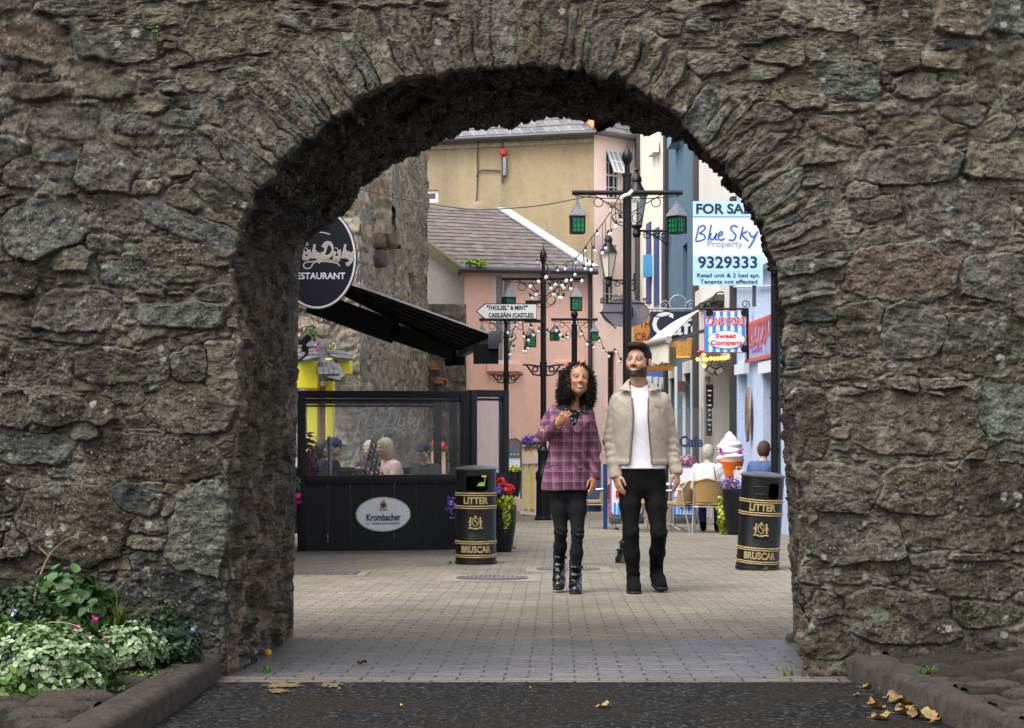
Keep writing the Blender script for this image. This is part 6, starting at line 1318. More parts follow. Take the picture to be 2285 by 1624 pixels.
foliage('trailing_plant', 'lime trailing plant and lavender spilling from the pot beside the leaning bin', 'plant', [
    ('trailing_leaves', P(1613,1150,24.1), .085,.1,.30, 520, .05, LIME, 'oval', 13, .25, -1), ('lavender_leaves', P(1632,1095,24.2), .16,.15,.14, 420, .07, [(.07,.09,.05),(.05,.07,.04),(.09,.09,.07)], 'blade', 14, .2, -.6), ('lavender_flowers', P(1630,1082,24.1), .18,.15,.13, 110, .03, PURP, 'petal', 15, .5, -.3)])
# ---- pastel plank trolley with lavender
t = thing('plank_planter', 'pastel plank planter on castors beside the finger sign post', 'planter', G(1187, 1150)); Yp = gY(1150)
for i, (u, w, v0, v1, c) in enumerate(((1166,7,1008,1142,(.55,.62,.40)),(1173,6,1020,1135,(.70,.58,.24)),(1180,6,1012,1140,(.62,.62,.45)),(1186,8,1008,1135,(.72,.50,.13)),(1195,7,1004,1148,(.72,.58,.58)),(1203,9,1008,1135,(.50,.72,.52)))):
    m_ = MB(); a = P(u, v0, Yp-.03*(i % 2)); b_ = P(u, v1, Yp-.03*(i % 2)); m_.box((a.x, a.y, (a.z+b_.z)/2), (w*Yp/F, .04, a.z-b_.z)); m_.build('plank', mat('pastel_%d' % i, c, .7, .12, 4), t, world=True)
for a_, b_, w_, h_ in ((P(1160,1143,Yp-.1), P(1206,1147,Yp-.1), .06, .07), (P(1160,1137,Yp+.3), P(1206,1141,Yp+.3), .06, .07), (P(1163,1028,Yp-.06), P(1206,1026,Yp-.06), .04, .14)): m_ = MB(); m_.beam(a_, b_, w_, h_); m_.build('rail', mat('pastel_pink', (.70,.58,.57), .7, .1), t, world=True)
for u in (1168, 1189, 1199):
    m_ = MB(); m_.lathe([(.001,-.02),(.05,-.02),(.05,.02),(.001,.02)], n=12, M=Matrix.Translation(P(u,1151,Yp-.08)) @ Matrix.Rotation(R(90),4,'Y')); m_.build('castor', BLACKP, t, world=True)
foliage('lavender', 'mound of purple lavender growing out of the pastel plank planter', 'plant', [('leaves', P(1187,1000,Yp+.15), .24,.2,.10, 260, .09, [(.10,.12,.05),(.16,.14,.06),(.22,.17,.08)], 'blade', 21, .3, -.1), ('flowers', P(1186,988,Yp+.15), .24,.2,.15, 520, .045, PURP, 'petal', 22, .4, -.1)])
# ---- A-board behind the glass door, blue boards and striped signs near the cafe
Yb = 31.; t = thing('arched_board', 'arched black pavement sign with a pale lower panel behind the pots', 'pavement sign', P(1146, 1112, Yb)); mk2 = Yb/F
m_ = MB(); m_.tube([(-16*mk2,0,0),(-16*mk2,0,118*mk2),*[(x*mk2,0,y*mk2) for x, y in arc((0,118),16,180,0,10)],(16*mk2,0,0)], .02, 6); m_.build('frame', mat('bronze_frame', (.13,.06,.04), .4), t)
m_ = MB(); m_.box((0,0,45*mk2), (28*mk2,.02,88*mk2)); m_.build('poster', mat('pale_poster', (.60,.64,.70), .4), t); m_ = MB(); m_.prism([(x*mk2, y*mk2) for x, y in [(-14,90),(14,90)]+arc((0,118),14,0,180,12)], Matrix.Rotation(R(90),4,'X'), .02); m_.build('top_panel', mat('charcoal_panel', (.10,.11,.12), .5), t)
text('OPEN' if False else '• • •', .1, CW, t, Matrix.Translation((2*mk2,-.03,98*mk2)) @ Matrix.Rotation(R(90),4,'X'), world=False, name='print')
Yq = 26.5; mq2 = Yq/F
t = thing('blue_screen', 'navy blue timber screen post and panel behind the couple\'s hands', 'screen', P(1343, 1180, Yq)); gq = gz(Yq)
m_ = MB(); m_.box((ux(1350,Yq)-t.location.x, 0, (vz(1035,Yq)+gq)/2-t.location.z), (9*mq2,.06,vz(1035,Yq)-gq)); m_.build('post', mat('royal_blue', (.007,.04,.16), .45), t); m_ = MB(); m_.box((ux(1325,Yq)-t.location.x, .6, .62), (40*mq2,.04,.75)); m_.build('panel', mat('navy_panel', (.015,.05,.14), .5), t)
def round_rect(w, h, r, n=5):
    P_ = []
    for cx2, cy2, a in ((w/2-r,h/2-r,0),(-w/2+r,h/2-r,90),(-w/2+r,-h/2+r,180),(w/2-r,-h/2+r,270)): P_ += arc((cx2,cy2), r, a, a+90, n)
    return P_
for label, u, w, v0, v1, txt, Y_ in (('white milk shake board with red and blue rounded border behind the man\'s knees', 1398, 76, 1040, 1152, 'MILK', 26.2), ('blue and white striped shop board behind the left wicker chair', 1528, 62, 1040, 1152, None, 27.5)):
    mz = Y_/F; t = thing('shop_board', label, 'sign board', P(u, (v0+v1)/2, Y_), 0, 'shop boards behind the cafe chairs'); w2, h2_ = w*mz, (v1-v0)*mz
    for k, (n__, ins_, mm) in enumerate((('red_border', 0, RED), ('blue_border', 5, CB), ('face', 9, CW))):
        m_ = MB(); m_.prism(round_rect(w2-ins_*mz, h2_-ins_*mz, .06), Matrix.Translation((0,-.012*k,0)) @ Matrix.Rotation(R(90),4,'X'), .012); m_.build(n__, mm, t)
    m_ = MB()
    for i in range(7): m_.box(((-w*.36+i*w*.12)*mz, -.05, -h2_*.33), (w*.06*mz, .006, h2_*.22))
    if not txt:
        m_.box((0,-.05,-.1), (w*.8*mz,.004,.02))
    m_.build('blue_stripes', CB, t)
    if txt: text(txt, 20*mz, RED, t, Matrix.Translation((0,-.05,-h2_*.06)) @ Matrix.Rotation(R(90),4,'X'), fit=w*.72*mz, bold=.012, world=False)
    else: m_ = MB(); m_.prism([(x*mz, y*mz) for x, y in ((-12,-1.5),(6,-1.5),(6,-5),(16,0),(6,5),(6,1.5),(-12,1.5))], Matrix.Translation((0,-.056,-h2_*.33)) @ Matrix.Rotation(R(90),4,'X'), .004); m_.build('arrow', NVT, t)
    m_ = MB(); m_.box((0,.05,-h2_/2-.05), (w2,.3,.13)); m_.build('base', DGREY, t, bevel=.03)
# cafe window screen with blue letters
Yw2 = 28.8; t = thing('cafe_glass_screen', 'clear glass screen with navy cafe lettering behind the seated woman', 'windbreak', P(1545, 1050, Yw2)); mw2 = Yw2/F
m_ = MB(); m_.quad((-50*mw2,0,-.9), (45*mw2,0,-.9), (45*mw2,0,1.1), (-50*mw2,0,1.1)); m_.build('pane', CG, t); m_ = MB(); m_.tube([(20*mw2,0,-.9),(20*mw2,0,1.1)], .012, 6); m_.tube([(45*mw2,0,-.9),(45*mw2,0,1.1)], .012, 6); m_.build('post', mat('steel', (.45,.45,.47), .3, metal=.8), t)
text('Cafe', 34*mw2, mat('navy_letter', (.01,.03,.10), .5, 0), t, Matrix.Translation((-4*mw2,-.01,.50)) @ Matrix.Rotation(R(90),4,'X'), fit=52*mw2, bold=.008, world=False)
foliage('window_flowers', 'pink flowers with green leaves in a box behind the cafe glass', 'flowers', [('leaves', P(1532,1040,29.5), .14,.1,.13, 160, .06, GREEN, 'oval', 31, .3, -1), ('blossom', P(1534,1026,29.4), .13,.1,.08, 90, .05, [(.55,.12,.30),(.62,.25,.40)], 'petal', 32, .4, -1)])
# ---- giant ice cream
Yi = 25.6; mi = Yi/F; t = thing('ice_cream_figure', 'giant white swirl ice cream in an orange cone by the pale blue shop', 'ice cream display', P(1630, 1150, Yi))
V = []; n = 48; K = 60; Zb = (1150-1028)*mi; Hh = 66*mi
for i in range(K+1):
    f_ = i/K; r0_ = 28.5*mi*float(np.interp(f_, [0,.06,.2,.4,.55,.7,.82,.92,1], [.86,.97,1.0,.95,.84,.64,.42,.22,.02]))+.002
    for j in range(n):
        a = 2*math.pi*j/n; tw = f_*5.2*2*math.pi/2; r_ = r0_*(1+.10*math.cos(2*(a)+f_*13))*(1+.07*math.cos(f_*2*math.pi*5-a)); V.append((r_*math.cos(a)-.02*f_, r_*math.sin(a), Zb+f_*Hh))
Fq = [(i*n+j, i*n+(j+1) % n, (i+1)*n+(j+1) % n, (i+1)*n+j) for i in range(K) for j in range(n)]; m_ = MB(); m_.add(V, Fq); m_.build('swirl', mat('ice_cream_white', (.80,.80,.83), .35, .03), t, smooth=True)
m_ = MB(); m_.lathe([(13*mi,.0),(15*mi,Zb*.3),(17*mi,Zb*.55),(19.5*mi,Zb*.66),(23*mi,Zb*.70),(23*mi,Zb*.80),(26*mi,Zb*.90),(29*mi,Zb*.99),(27*mi,Zb*1.0)], n=40); m_.build('cone', mat('orange_plastic', (.70,.14,.012), .4, .06), t, smooth=True, angle=40)
for u, v in ((1652,1007),(1648,1013),(1607,1003),(1609,1009)):
    m_ = MB(); m_.prism([(math.cos(R(a))*(.05 if k % 2 else .022), math.sin(R(a))*(.05 if k % 2 else .022)) for k, a in enumerate(range(0, 360, 36))], facing(u, v, Yi-.17), .004); m_.build('splash', mat('magenta_paint', (.60,.02,.38), .4), t, world=True)
t = thing('paper_bag', 'white paper carrier bag beside the giant ice cream', 'bag', P(1647, 1062, 25.2)); m_ = MB(); m_.box((0,0,0), (.13,.09,.18), taper=1.05); m_.build('bag', CW, t); m_ = MB(); m_.tube([(-.04,-.04,.09),(-.035,-.04,.14),(.035,-.04,.14),(.04,-.04,.09)], .006, 5); m_.build('handle', CW, t)
# ---- wicker chairs, table
WICK = mat('wicker', (.40,.24,.085), .6, .35, 50, .6, 120, stretch=(1,1,3)); STEEL = mat('aluminium', (.62,.62,.64), .28, .05, metal=.85)
def make_chair(label, loc, rz):
    """bistro chair facing +y: wicker seat and curved back on aluminium tube"""
    t = thing('wicker_chair', label, 'chair', loc, rz, 'wicker cafe chairs on aluminium legs')
    m_ = MB(); m_.prism(round_rect(.44, .42, .1), Matrix.Translation((0,0,.43)), .03); m_.build('seat', WICK, t)
    V = []; n = 15; K = 9
    for i in range(K+1):
        f_ = i/K
        for j in range(n): a = R(-95+190*j/(n-1)); V.append((.225*math.sin(a)*(1-.05*f_), -.06-.17*math.cos(a)-.07*f_, .47+(.36-.10*abs(j-(n-1)/2)/((n-1)/2)*f_*.9)*f_))
    Fq = [(i*n+j, i*n+j+1, (i+1)*n+j+1, (i+1)*n+j) for i in range(K) for j in range(n-1)]; m_ = MB(); m_.add(V, Fq); m_.add([(x*.93, y*.93, z) for x, y, z in V], [tuple(reversed(f_)) for f_ in Fq]); m_.build('backrest', WICK, t, smooth=True)
    tp_ = V[K*n:]; m_ = MB(); m_.tube(tp_, .014, 7); m_.build('top_rail', mat('cane_edge', (.45,.28,.11), .5), t, smooth=True)
    for sx in (-1, 1):
        m_ = MB(); m_.tube([(sx*.23,.17,0),(sx*.225,.17,.60),(sx*.225,.10,.64),(sx*.225,-.15,.66)], .0125, 8); m_.build('front_leg', STEEL, t, smooth=True)
        m_ = MB(); m_.tube([(sx*.22,-.28,0),(sx*.215,-.18,.42),(sx*.215,-.15,.66),(sx*.19,-.24,.80)], .0125, 8); m_.build('back_leg', STEEL, t, smooth=True)
    m_ = MB(); m_.tube([(-.22,-.17,.40),(.22,-.17,.40),(.225,.17,.40),(-.225,.17,.40)], .011, 7, close=True); m_.build('seat_frame', STEEL, t, smooth=True)
    return t
ch = make_chair('wicker chair the woman in white sits on', (ux(1581,24.9), 24.9, gz(24.9)), R(-12))
def dup_chair(loc, rz, label): c = copy_tree(ch); return place(c, loc, rz, label)
c_ = dup_chair((ux(1513,25.2), 25.2, gz(25.2)), R(62), 'empty wicker chair beside the man\'s hand, side on')
c_ = dup_chair((ux(1425,26.0), 25.4, gz(25.4)), R(200), 'wicker chair seen between the man\'s legs')
c_ = dup_chair((ux(1330,27.4), 26.9, gz(26.9)), R(80), 'wicker chair just behind the woman\'s hand')
t = thing('cafe_table', 'small round aluminium cafe table between the wicker chairs', 'table', (ux(1500,25.7), 26.0, gz(26))); m_ = MB(); m_.lathe([(.001,.72),(.35,.72),(.36,.73),(.35,.74),(.001,.74)], n=32); m_.build('table_top', mat('pale_table', (.55,.55,.54), .3), t, smooth=True, angle=40); m_ = MB(); m_.tube([(0,0,0),(0,0,.72)], .03, 10)
for i in range(4): m_.tube([(0,0,.10),(.26*math.cos(i*math.pi/2+.5),.26*math.sin(i*math.pi/2+.5),.015)], .016, 6)
m_.build('pedestal', STEEL, t, smooth=True)
# stacked metal chairs leaning in the enclosure
def metal_chair(loc, label):
    t = thing('metal_chair', label, 'chair', loc, R(88), 'stacked dark metal chairs behind the glass'); BM = mat('dark_chrome', (.10,.10,.11), .25, metal=.7)
    m_ = MB(); m_.tube([(-.22,.2,0),(-.22,.16,.44),(-.22,-.2,.46),(-.20,-.28,.85),(.20,-.28,.85),(.22,-.2,.46),(.22,.16,.44),(.22,.2,0)], .014, 7); m_.build('frame', BM, t, smooth=True)
    m_ = MB(); m_.tube([(-.22,-.26,0),(-.22,-.12,.45)], .013, 7); m_.tube([(.22,-.26,0),(.22,-.12,.45)], .013, 7); m_.build('back_legs', BM, t, smooth=True)
    m_ = MB()
    for i in range(6): m_.beam((-.21,.14-i*.065,.455), (.21,.14-i*.065,.455), .045, .012)
    m_.build('seat', BM, t); m_ = MB()
    for i in range(3): m_.beam((-.20,-.245-.015*i,.62+i*.08), (.20,-.245-.015*i,.62+i*.08), .02, .04)
    m_.build('backrest', BM, t); return t
mc0 = metal_chair((ux(800,20.8), 20.8, gz(20.8)+.05), 'lowest of the stacked dark metal chairs'); 
for i, lb in enumerate(('second of the stacked dark metal chairs', 'third of the stacked dark metal chairs', 'topmost of the stacked dark metal chairs')):
    c_ = copy_tree(mc0); place(c_, mc0.location+Vector((-.035*(i+1), .0, .13*(i+1))), R(88), lb); c_.rotation_euler = (0, R(3+4*i), R(88))
t = thing('round_table', 'round table just inside the long glass screen', 'table', (ux(745,20.0), 20.0, gz(20))); m_ = MB(); m_.lathe([(.001,.70),(.42,.70),(.43,.715),(.42,.73),(.001,.73)], n=32); m_.build('table_top', mat('brown_table', (.10,.07,.06), .3), t, smooth=True, angle=40); m_ = MB(); m_.tube([(0,0,0),(0,0,.70)], .03, 10); m_.lathe([(.25,0),(.25,.02),(.001,.03)], n=20); m_.build('pedestal', BLACKP, t)
t = thing('ash_stand', 'chrome pepper pot on the round table inside the screen', 'shaker', P(735, 1060, 19.9)+Vector((0,0,.0))); m_ = MB(); m_.lathe([(.035,-.0),(.03,.2),(.02,.33),(.035,.40),(.03,.46),(.001,.48)], n=14); m_.build('shaker', mat('chrome_dark', (.25,.25,.27), .2, metal=.8), t, smooth=True)
foliage('flower_trough', 'dark red flowers and leaves at the left end of the glass screen', 'flowers', [('leaves', P(688,1020,19.3), .12,.12,.30, 200, .07, [(.05,.03,.03),(.04,.07,.02),(.09,.03,.04)], 'oval', 41, .3, -1), ('blossom', P(690,1030,19.2), .10,.1,.25, 60, .05, [(.45,.02,.06),(.30,.02,.10)], 'petal', 42, .4, -1)])
foliage('corner_flowers', 'small green and magenta flowers tucked between jamb and screen', 'flowers', [('leaves', P(656,1085,18.5), .09,.08,.14, 90, .06, [(.12,.18,.02),(.05,.10,.02)], 'oval', 43, .3, -1), ('blossom', P(660,1110,18.4), .05,.05,.08, 26, .05, [(.55,.02,.20)], 'petal', 44, .4, -1)])
t = thing('flower_box', 'wooden box of red flowers standing at the far end of the enclosure', 'planter', P(978, 1050, 26.)); m_ = MB(); m_.box((0,0,.12), (.22,.2,.36)); m_.build('box', mat('pale_box', (.50,.36,.20), .7, .1), t)
foliage('red_flowers', 'red flowers growing out of the wooden box in the enclosure', 'flowers', [('leaves', P(978,1010,26), .13,.1,.16, 160, .06, GREEN, 'oval', 45, .3, -1), ('blossom', P(978,992,25.9), .13,.1,.06, 60, .05, REDS, 'petal', 46, .4, -1)])
foliage('valerian', 'pink valerian with green leaves growing above the yellow shop canopy', 'plant', [('leaves', P(690,742,26.2), .14,.12,.16, 110, .05, [(.06,.12,.03),(.04,.08,.02),(.12,.14,.03)], 'oval', 47, .2, -1), ('blossom', P(703,705,26.4), .26,.2,.14, 70, .03, [(.34,.13,.22),(.36,.20,.22)], 'petal', 48, .3, -1), ('blossom', P(708,778,25.6), .04,.04,.11, 34, .03, [(.42,.08,.28)], 'petal', 49, .3, -1), ('seed_heads', P(745,770,26.2), .10,.1,.08, 50, .035, [(.36,.30,.08),(.28,.26,.07)], 'oval', 50, .3, -1)])
foliage('gutter_moss', 'bright lime moss and weeds on the gutter of the low house', 'plant', [('leaves', P(1062,588,39.7), .25,.1,.10, 200, .07, [(.25,.38,.02),(.18,.30,.02)], 'oval', 51, .2, -.2)])
# ------------------------------------------------------------------ people (one continuous body each; hair and clothing are parts)
class SDF:
    def __init__(s, xs, ys, zs):
        s.x, s.y, s.z = [np.asarray(a, np.float32) for a in (xs, ys, zs)]; s.D = np.full((len(xs), len(ys), len(zs)), 1., np.float32)
    def _blk(s, lo, hi):
        sl = []
        for ax, a, b in ((s.x, lo[0], hi[0]), (s.y, lo[1], hi[1]), (s.z, lo[2], hi[2])):
            i0, i1 = np.searchsorted(ax, a), np.searchsorted(ax, b); sl.append(slice(max(0, i0-1), min(len(ax), i1+1)))
        X, Y_, Z = s.x[sl[0]][:, None, None], s.y[sl[1]][None, :, None], s.z[sl[2]][None, None, :]
        return tuple(sl), X, Y_, Z
    def _put(s, sl, d, k, op):
        a = s.D[sl]
        if a.size == 0: return
        if op == 'sub': d = -d; h = np.clip(.5-.5*(a-d)/k, 0, 1); s.D[sl] = a*(1-h)+d*h+k*h*(1-h)
        else: h = np.clip(.5+.5*(d-a)/k, 0, 1); s.D[sl] = d*(1-h)+a*h-k*h*(1-h)
    def cap(s, a, b, ra, rb=None, k=.02, op='add', flat=None):
        rb = ra if rb is None else rb; a, b = np.array(a, float), np.array(b, float); m = max(ra, rb)+k+.012
        if flat: m *= max(1., 1/min(flat[1], 1))
        sl, X, Y_, Z = s._blk(np.minimum(a, b)-m, np.maximum(a, b)+m); ba = b-a; L2 = max(1e-9, (ba*ba).sum())
        px, py, pz = X-a[0], Y_-a[1], Z-a[2]; t = np.clip((px*ba[0]+py*ba[1]+pz*ba[2])/L2, 0, 1)
        dx, dy, dz = px-t*ba[0], py-t*ba[1], pz-t*ba[2]
        if flat:
            n = np.array(flat[0], float); n /= np.linalg.norm(n); f = flat[1]; q = (dx*n[0]+dy*n[1]+dz*n[2])*(f-1); dx, dy, dz = dx+q*n[0], dy+q*n[1], dz+q*n[2]
        s._put(sl, np.sqrt(dx*dx+dy*dy+dz*dz)-(ra+(rb-ra)*t), k, op); return s
    def chain(s, pts, rs, k=.02, **kw):
        for i in range(len(pts)-1): s.cap(pts[i], pts[i+1], rs[i], rs[i+1], k, **kw)
        return s
    def ell(s, c, r, M=None, k=.015, op='add'):
        c = np.array(c, float); m = max(r)+k+.012; sl, X, Y_, Z = s._blk(c-m, c+m); px, py, pz = X-c[0], Y_-c[1], Z-c[2]
        if M is not None:
            M = np.array(M).T; px, py, pz = M[0,0]*px+M[0,1]*py+M[0,2]*pz, M[1,0]*px+M[1,1]*py+M[1,2]*pz, M[2,0]*px+M[2,1]*py+M[2,2]*pz
        k0 = np.sqrt((px/r[0])**2+(py/r[1])**2+(pz/r[2])**2); k1 = np.sqrt((px/r[0]**2)**2+(py/r[1]**2)**2+(pz/r[2]**2)**2)+1e-6
        s._put(sl, k0*(k0-1)/k1, k, op); return s
    def loft(s, sec, k=.02, p=2.5, op='add'):
        """upright loft: rows of (z, cx, cy, rx, ry)"""
        S = np.array(sec, float); S = S[np.argsort(S[:, 0])]; S = np.array(smooth_line([tuple(q) for q in S], 7)) if op == 'add' else S; z0, z1 = S[0, 0], S[-1, 0]; m = .03+k; R_ = S[:, 3:].max()+m
        sl, X, Y_, Z = s._blk((S[:, 1].min()-R_, S[:, 2].min()-R_, z0-m), (S[:, 1].max()+R_, S[:, 2].max()+R_, z1+m))
        zz = s.z[sl[2]]; cx, cy, rx, ry = [np.interp(zz, S[:, 0], S[:, j])[None, None, :] for j in (1, 2, 3, 4)]
        d = ((np.abs((X-cx)/rx)**p+np.abs((Y_-cy)/ry)**p)**(1/p)-1)*np.minimum(rx, ry); d = np.maximum(d, np.maximum(z0-Z, Z-z1)); s._put(sl, d.astype(np.float32), k, op); return s
    def box(s, lo, hi, k=.006, op='sub'):
        lo, hi = np.array(lo, float), np.array(hi, float); m = k+.02; sl, X, Y_, Z = s._blk(lo-m, hi+m); c, h = (lo+hi)/2, (hi-lo)/2
        d = np.maximum(np.maximum(np.abs(X-c[0])-h[0], np.abs(Y_-c[1])-h[1]), np.abs(Z-c[2])-h[2]); s._put(sl, d, k, op); return s
    def mesh(s):
        D = s.D; S = D < 0; act = np.zeros(tuple(n-1 for n in D.shape), np.int8)
        for a in (0, 1):
            for b in (0, 1):
                for c in (0, 1): act += S[a:D.shape[0]-1+a, b:D.shape[1]-1+b, c:D.shape[2]-1+c]
        I = np.argwhere((act > 0) & (act < 8)); idx = np.full(act.shape, -1, np.int32); idx[tuple(I.T)] = np.arange(len(I))
        pos = np.zeros((len(I), 3)); cnt = np.zeros((len(I), 1)); cr = [(a, b, c) for a in (0,1) for b in (0,1) for c in (0,1)]
        co = (s.x, s.y, s.z)
        for e0 in cr:
            for ax in range(3):
                if e0[ax]: continue
                e1 = list(e0); e1[ax] = 1
                i0 = [I[:, j]+e0[j] for j in range(3)]; i1 = [I[:, j]+e1[j] for j in range(3)]
                d0, d1 = D[tuple(i0)], D[tuple(i1)]; mk = (d0 < 0) != (d1 < 0); t = np.where(mk, d0/np.where(mk, d0-d1, 1), 0)
                p = np.stack([co[j][i0[j]]*(1-t)+co[j][i1[j]]*t for j in range(3)], 1); pos += p*mk[:, None]; cnt += mk[:, None]
        V = pos/np.maximum(cnt, 1); Q_ = []
        n0, n1, n2 = D.shape
        for ax, (u, v) in enumerate(((1, 2), (2, 0), (0, 1))):
            a = [slice(None)]*3; b = [slice(None)]*3; a[ax] = slice(0, D.shape[ax]-1); b[ax] = slice(1, D.shape[ax])
            E = np.argwhere(S[tuple(a)] != S[tuple(b)])
            ok = (E[:, u] > 0) & (E[:, v] > 0) & (E[:, u] < D.shape[u]-1) & (E[:, v] < D.shape[v]-1); E = E[ok]
            q = []
            for du, dv in ((-1,-1),(0,-1),(0,0),(-1,0)):
                e = E.copy(); e[:, u] += du; e[:, v] += dv; q.append(idx[tuple(e.T)])
            q = np.stack(q, 1); fl = ~S[tuple(E.T)]; q[fl] = q[fl][:, ::-1]; Q_.append(q)
        return V, np.concatenate(Q_)
def vnormals(V, Q_):
    n = np.cross(V[Q_[:, 2]]-V[Q_[:, 0]], V[Q_[:, 3]]-V[Q_[:, 1]]); N_ = np.zeros_like(V)
    for j in range(4): np.add.at(N_, Q_[:, j], n)
    return N_/(np.linalg.norm(N_, axis=1)[:, None]+1e-12)
def smooth_mesh(V, Q_, it=1, lam=.5):
    for _ in range(it):
        A = np.zeros_like(V); c = np.zeros((len(V), 1))
        for j in range(4):
            for o_ in (1, 3): np.add.at(A, Q_[:, j], V[Q_[:, (j+o_) % 4]]); np.add.at(c, Q_[:, j], 1)
        V = V*(1-lam)+lam*A/np.maximum(c, 1)
    return V
def emit_sdf(s, name, mt, parent, cols=None, disp=None, it=1):
    V, Q_ = s.mesh(); V = smooth_mesh(V, Q_, it)
    if disp is not None: V = V+vnormals(V, Q_)*disp(V)[:, None]
    return mesh_np(name, V, Q_, mt, parent, cols=cols(V) if cols else None)
def axis(a, b, h): return np.arange(a, b+h, h)
def rotm(yaw=0, pitch=0, roll=0): return np.array(Matrix.Rotation(yaw, 3, 'Z') @ Matrix.Rotation(pitch, 3, 'X') @ Matrix.Rotation(roll, 3, 'Y'))
def head(s, c, M, k=1., fem=0, neck=True):
    """head with chin at c, local frame facing -y; k scales"""
    T = lambda *p: np.array(c)+M @ (np.array(p)*k)
    E = lambda p, r, kk=.012, op='add': s.ell(T(*p), [q*k for q in r], M, kk, op)
    jw = .9 if fem else 1.
    E((0,.014,.142), (.079,.095,.090)); E((0,-.016,.085), (.066*jw,.074,.085), .02); E((0,-.062,.020), (.024*jw,.022,.020), .025)
    for sx in (-1, 1):
        E((sx*.046*jw,-.006,.050), (.024,.036,.028), .03); E((sx*.036,-.062,.088), (.022,.020,.019), .018)
        E((sx*.031,-.094,.121), (.018,.014,.010), .010, 'sub'); E((sx*.031,-.073,.120), (.0135,.0125,.0115), .004)
        E((sx*.083,.010,.108), (.009,.019,.032), .006); s.cap(T(sx*.012,-.082,.139), T(sx*.048,-.070,.138), .0075*k, .006*k, .010)
        E((sx*.013,-.094,.084), (.009,.010,.008), .006)
    s.cap(T(0,-.083,.126), T(0,-.106,.090), .0085*k, .0125*k, .010)
    wl = 1.25 if fem else 1.
    E((0,-.083,.0605), (.024,.012,.0055*wl), .006); E((0,-.082,.047), (.022,.012,.0065*wl), .006); E((0,-.098,.0535), (.019,.012,.0038), .004, 'sub')
    E((0,-.082,.0535), (.019,.010,.0045), .002)
    return T
def face_cols(V, c, M, k, skin, lip, brow, beard=None, teeth=(.50,.46,.43), tw=1., iris=(.03,.02,.012), look=-.002):
    L_ = ((V-np.array(c)) @ M)/k; x, y, z = L_[:, 0], L_[:, 1], L_[:, 2]; C = np.tile(np.array(skin), (len(V), 1)); ax = np.abs(x); fr = (y < -.03) & (z > -.02) & (z < .2)
    C = C*(1+.10*(fbm(x*30+5, z*30+y*20, 3, 5)-.5))[:, None]
    def put(m, col, a=1.): C[m] = C[m]*(1-a)+np.array(col)*a
    put(fr & (((ax-.038)/.022)**2+((z-.086)/.018)**2 < 1), tuple(np.array(skin)*np.array((1.12,.9,.86))), .5)
    if beard is not None:
        edge = .054+.034*np.clip((ax-.034)/.04, 0, 1)+.004*(fbm(x*90, z*90, 2, 9)-.5)
        S_ = lambda q: np.clip(q, 0, 1); a1 = S_((edge-z)/.007)*(z > -.035)*S_((.034-y)/.01)*(1-((z < .004) & (y > -.045)))*(ax < .079)
        a2 = S_((ax-.065)/.006)*S_((.142-z)/.02)*(z > .02)*(y > -.045)*S_((.014-y)/.008)*(ax < .080); a3 = fr*S_((z-.0625)/.002)*S_((.0795-.35*ax-z)/.003)*S_((.036-ax)/.004)
        a4 = 1-.5*(fr & (np.abs(z-.0405) < .006) & (ax < .010)); al = (np.maximum(np.maximum(a1, a2), a3)*.94*a4)[:, None]; C = C*(1-al)+np.array(beard)*al
        def put(m, col, a=1.): C[m] = C[m]*(1-a)+np.array(col)*a
    ml = fr & (y < -.066)
    zc_ = .0500+6.0*x*x; put(ml & ((x/.0335)**2+((z-zc_)/.0120)**2 < 1), lip); put(ml & ((x/(.0275*tw))**2+((z-zc_-.0012)/(.0062*tw))**2 < 1), teeth)
    for sx in (-1, 1):
        ex = x-sx*.031; put(fr & ((ex/.0190)**2+((z-.1212)/.0098)**2 < 1), tuple(np.array(skin)*.55)); put(fr & ((ex/.0145)**2+((z-.1195)/.0052)**2 < 1), (.25,.225,.21)); put(fr & ((ex-look)**2+(z-.1208)**2 < .0060**2), iris)
        put(fr & ((ex/.0185)**2+((z-.1262)/.0030)**2 < 1), tuple(np.array(skin)*.16))
        put(fr & (np.abs(z-(.1415+.004*np.sin(np.clip((ax-.012)/.042, 0, 1)*3.1))) < .0040) & (x*sx > .012) & (x*sx < .056), brow, .95)
    put(fr & (z < .080) & (z > .075) & (ax < .013) & (y < -.085), tuple(np.array(skin)*.4))
    return C
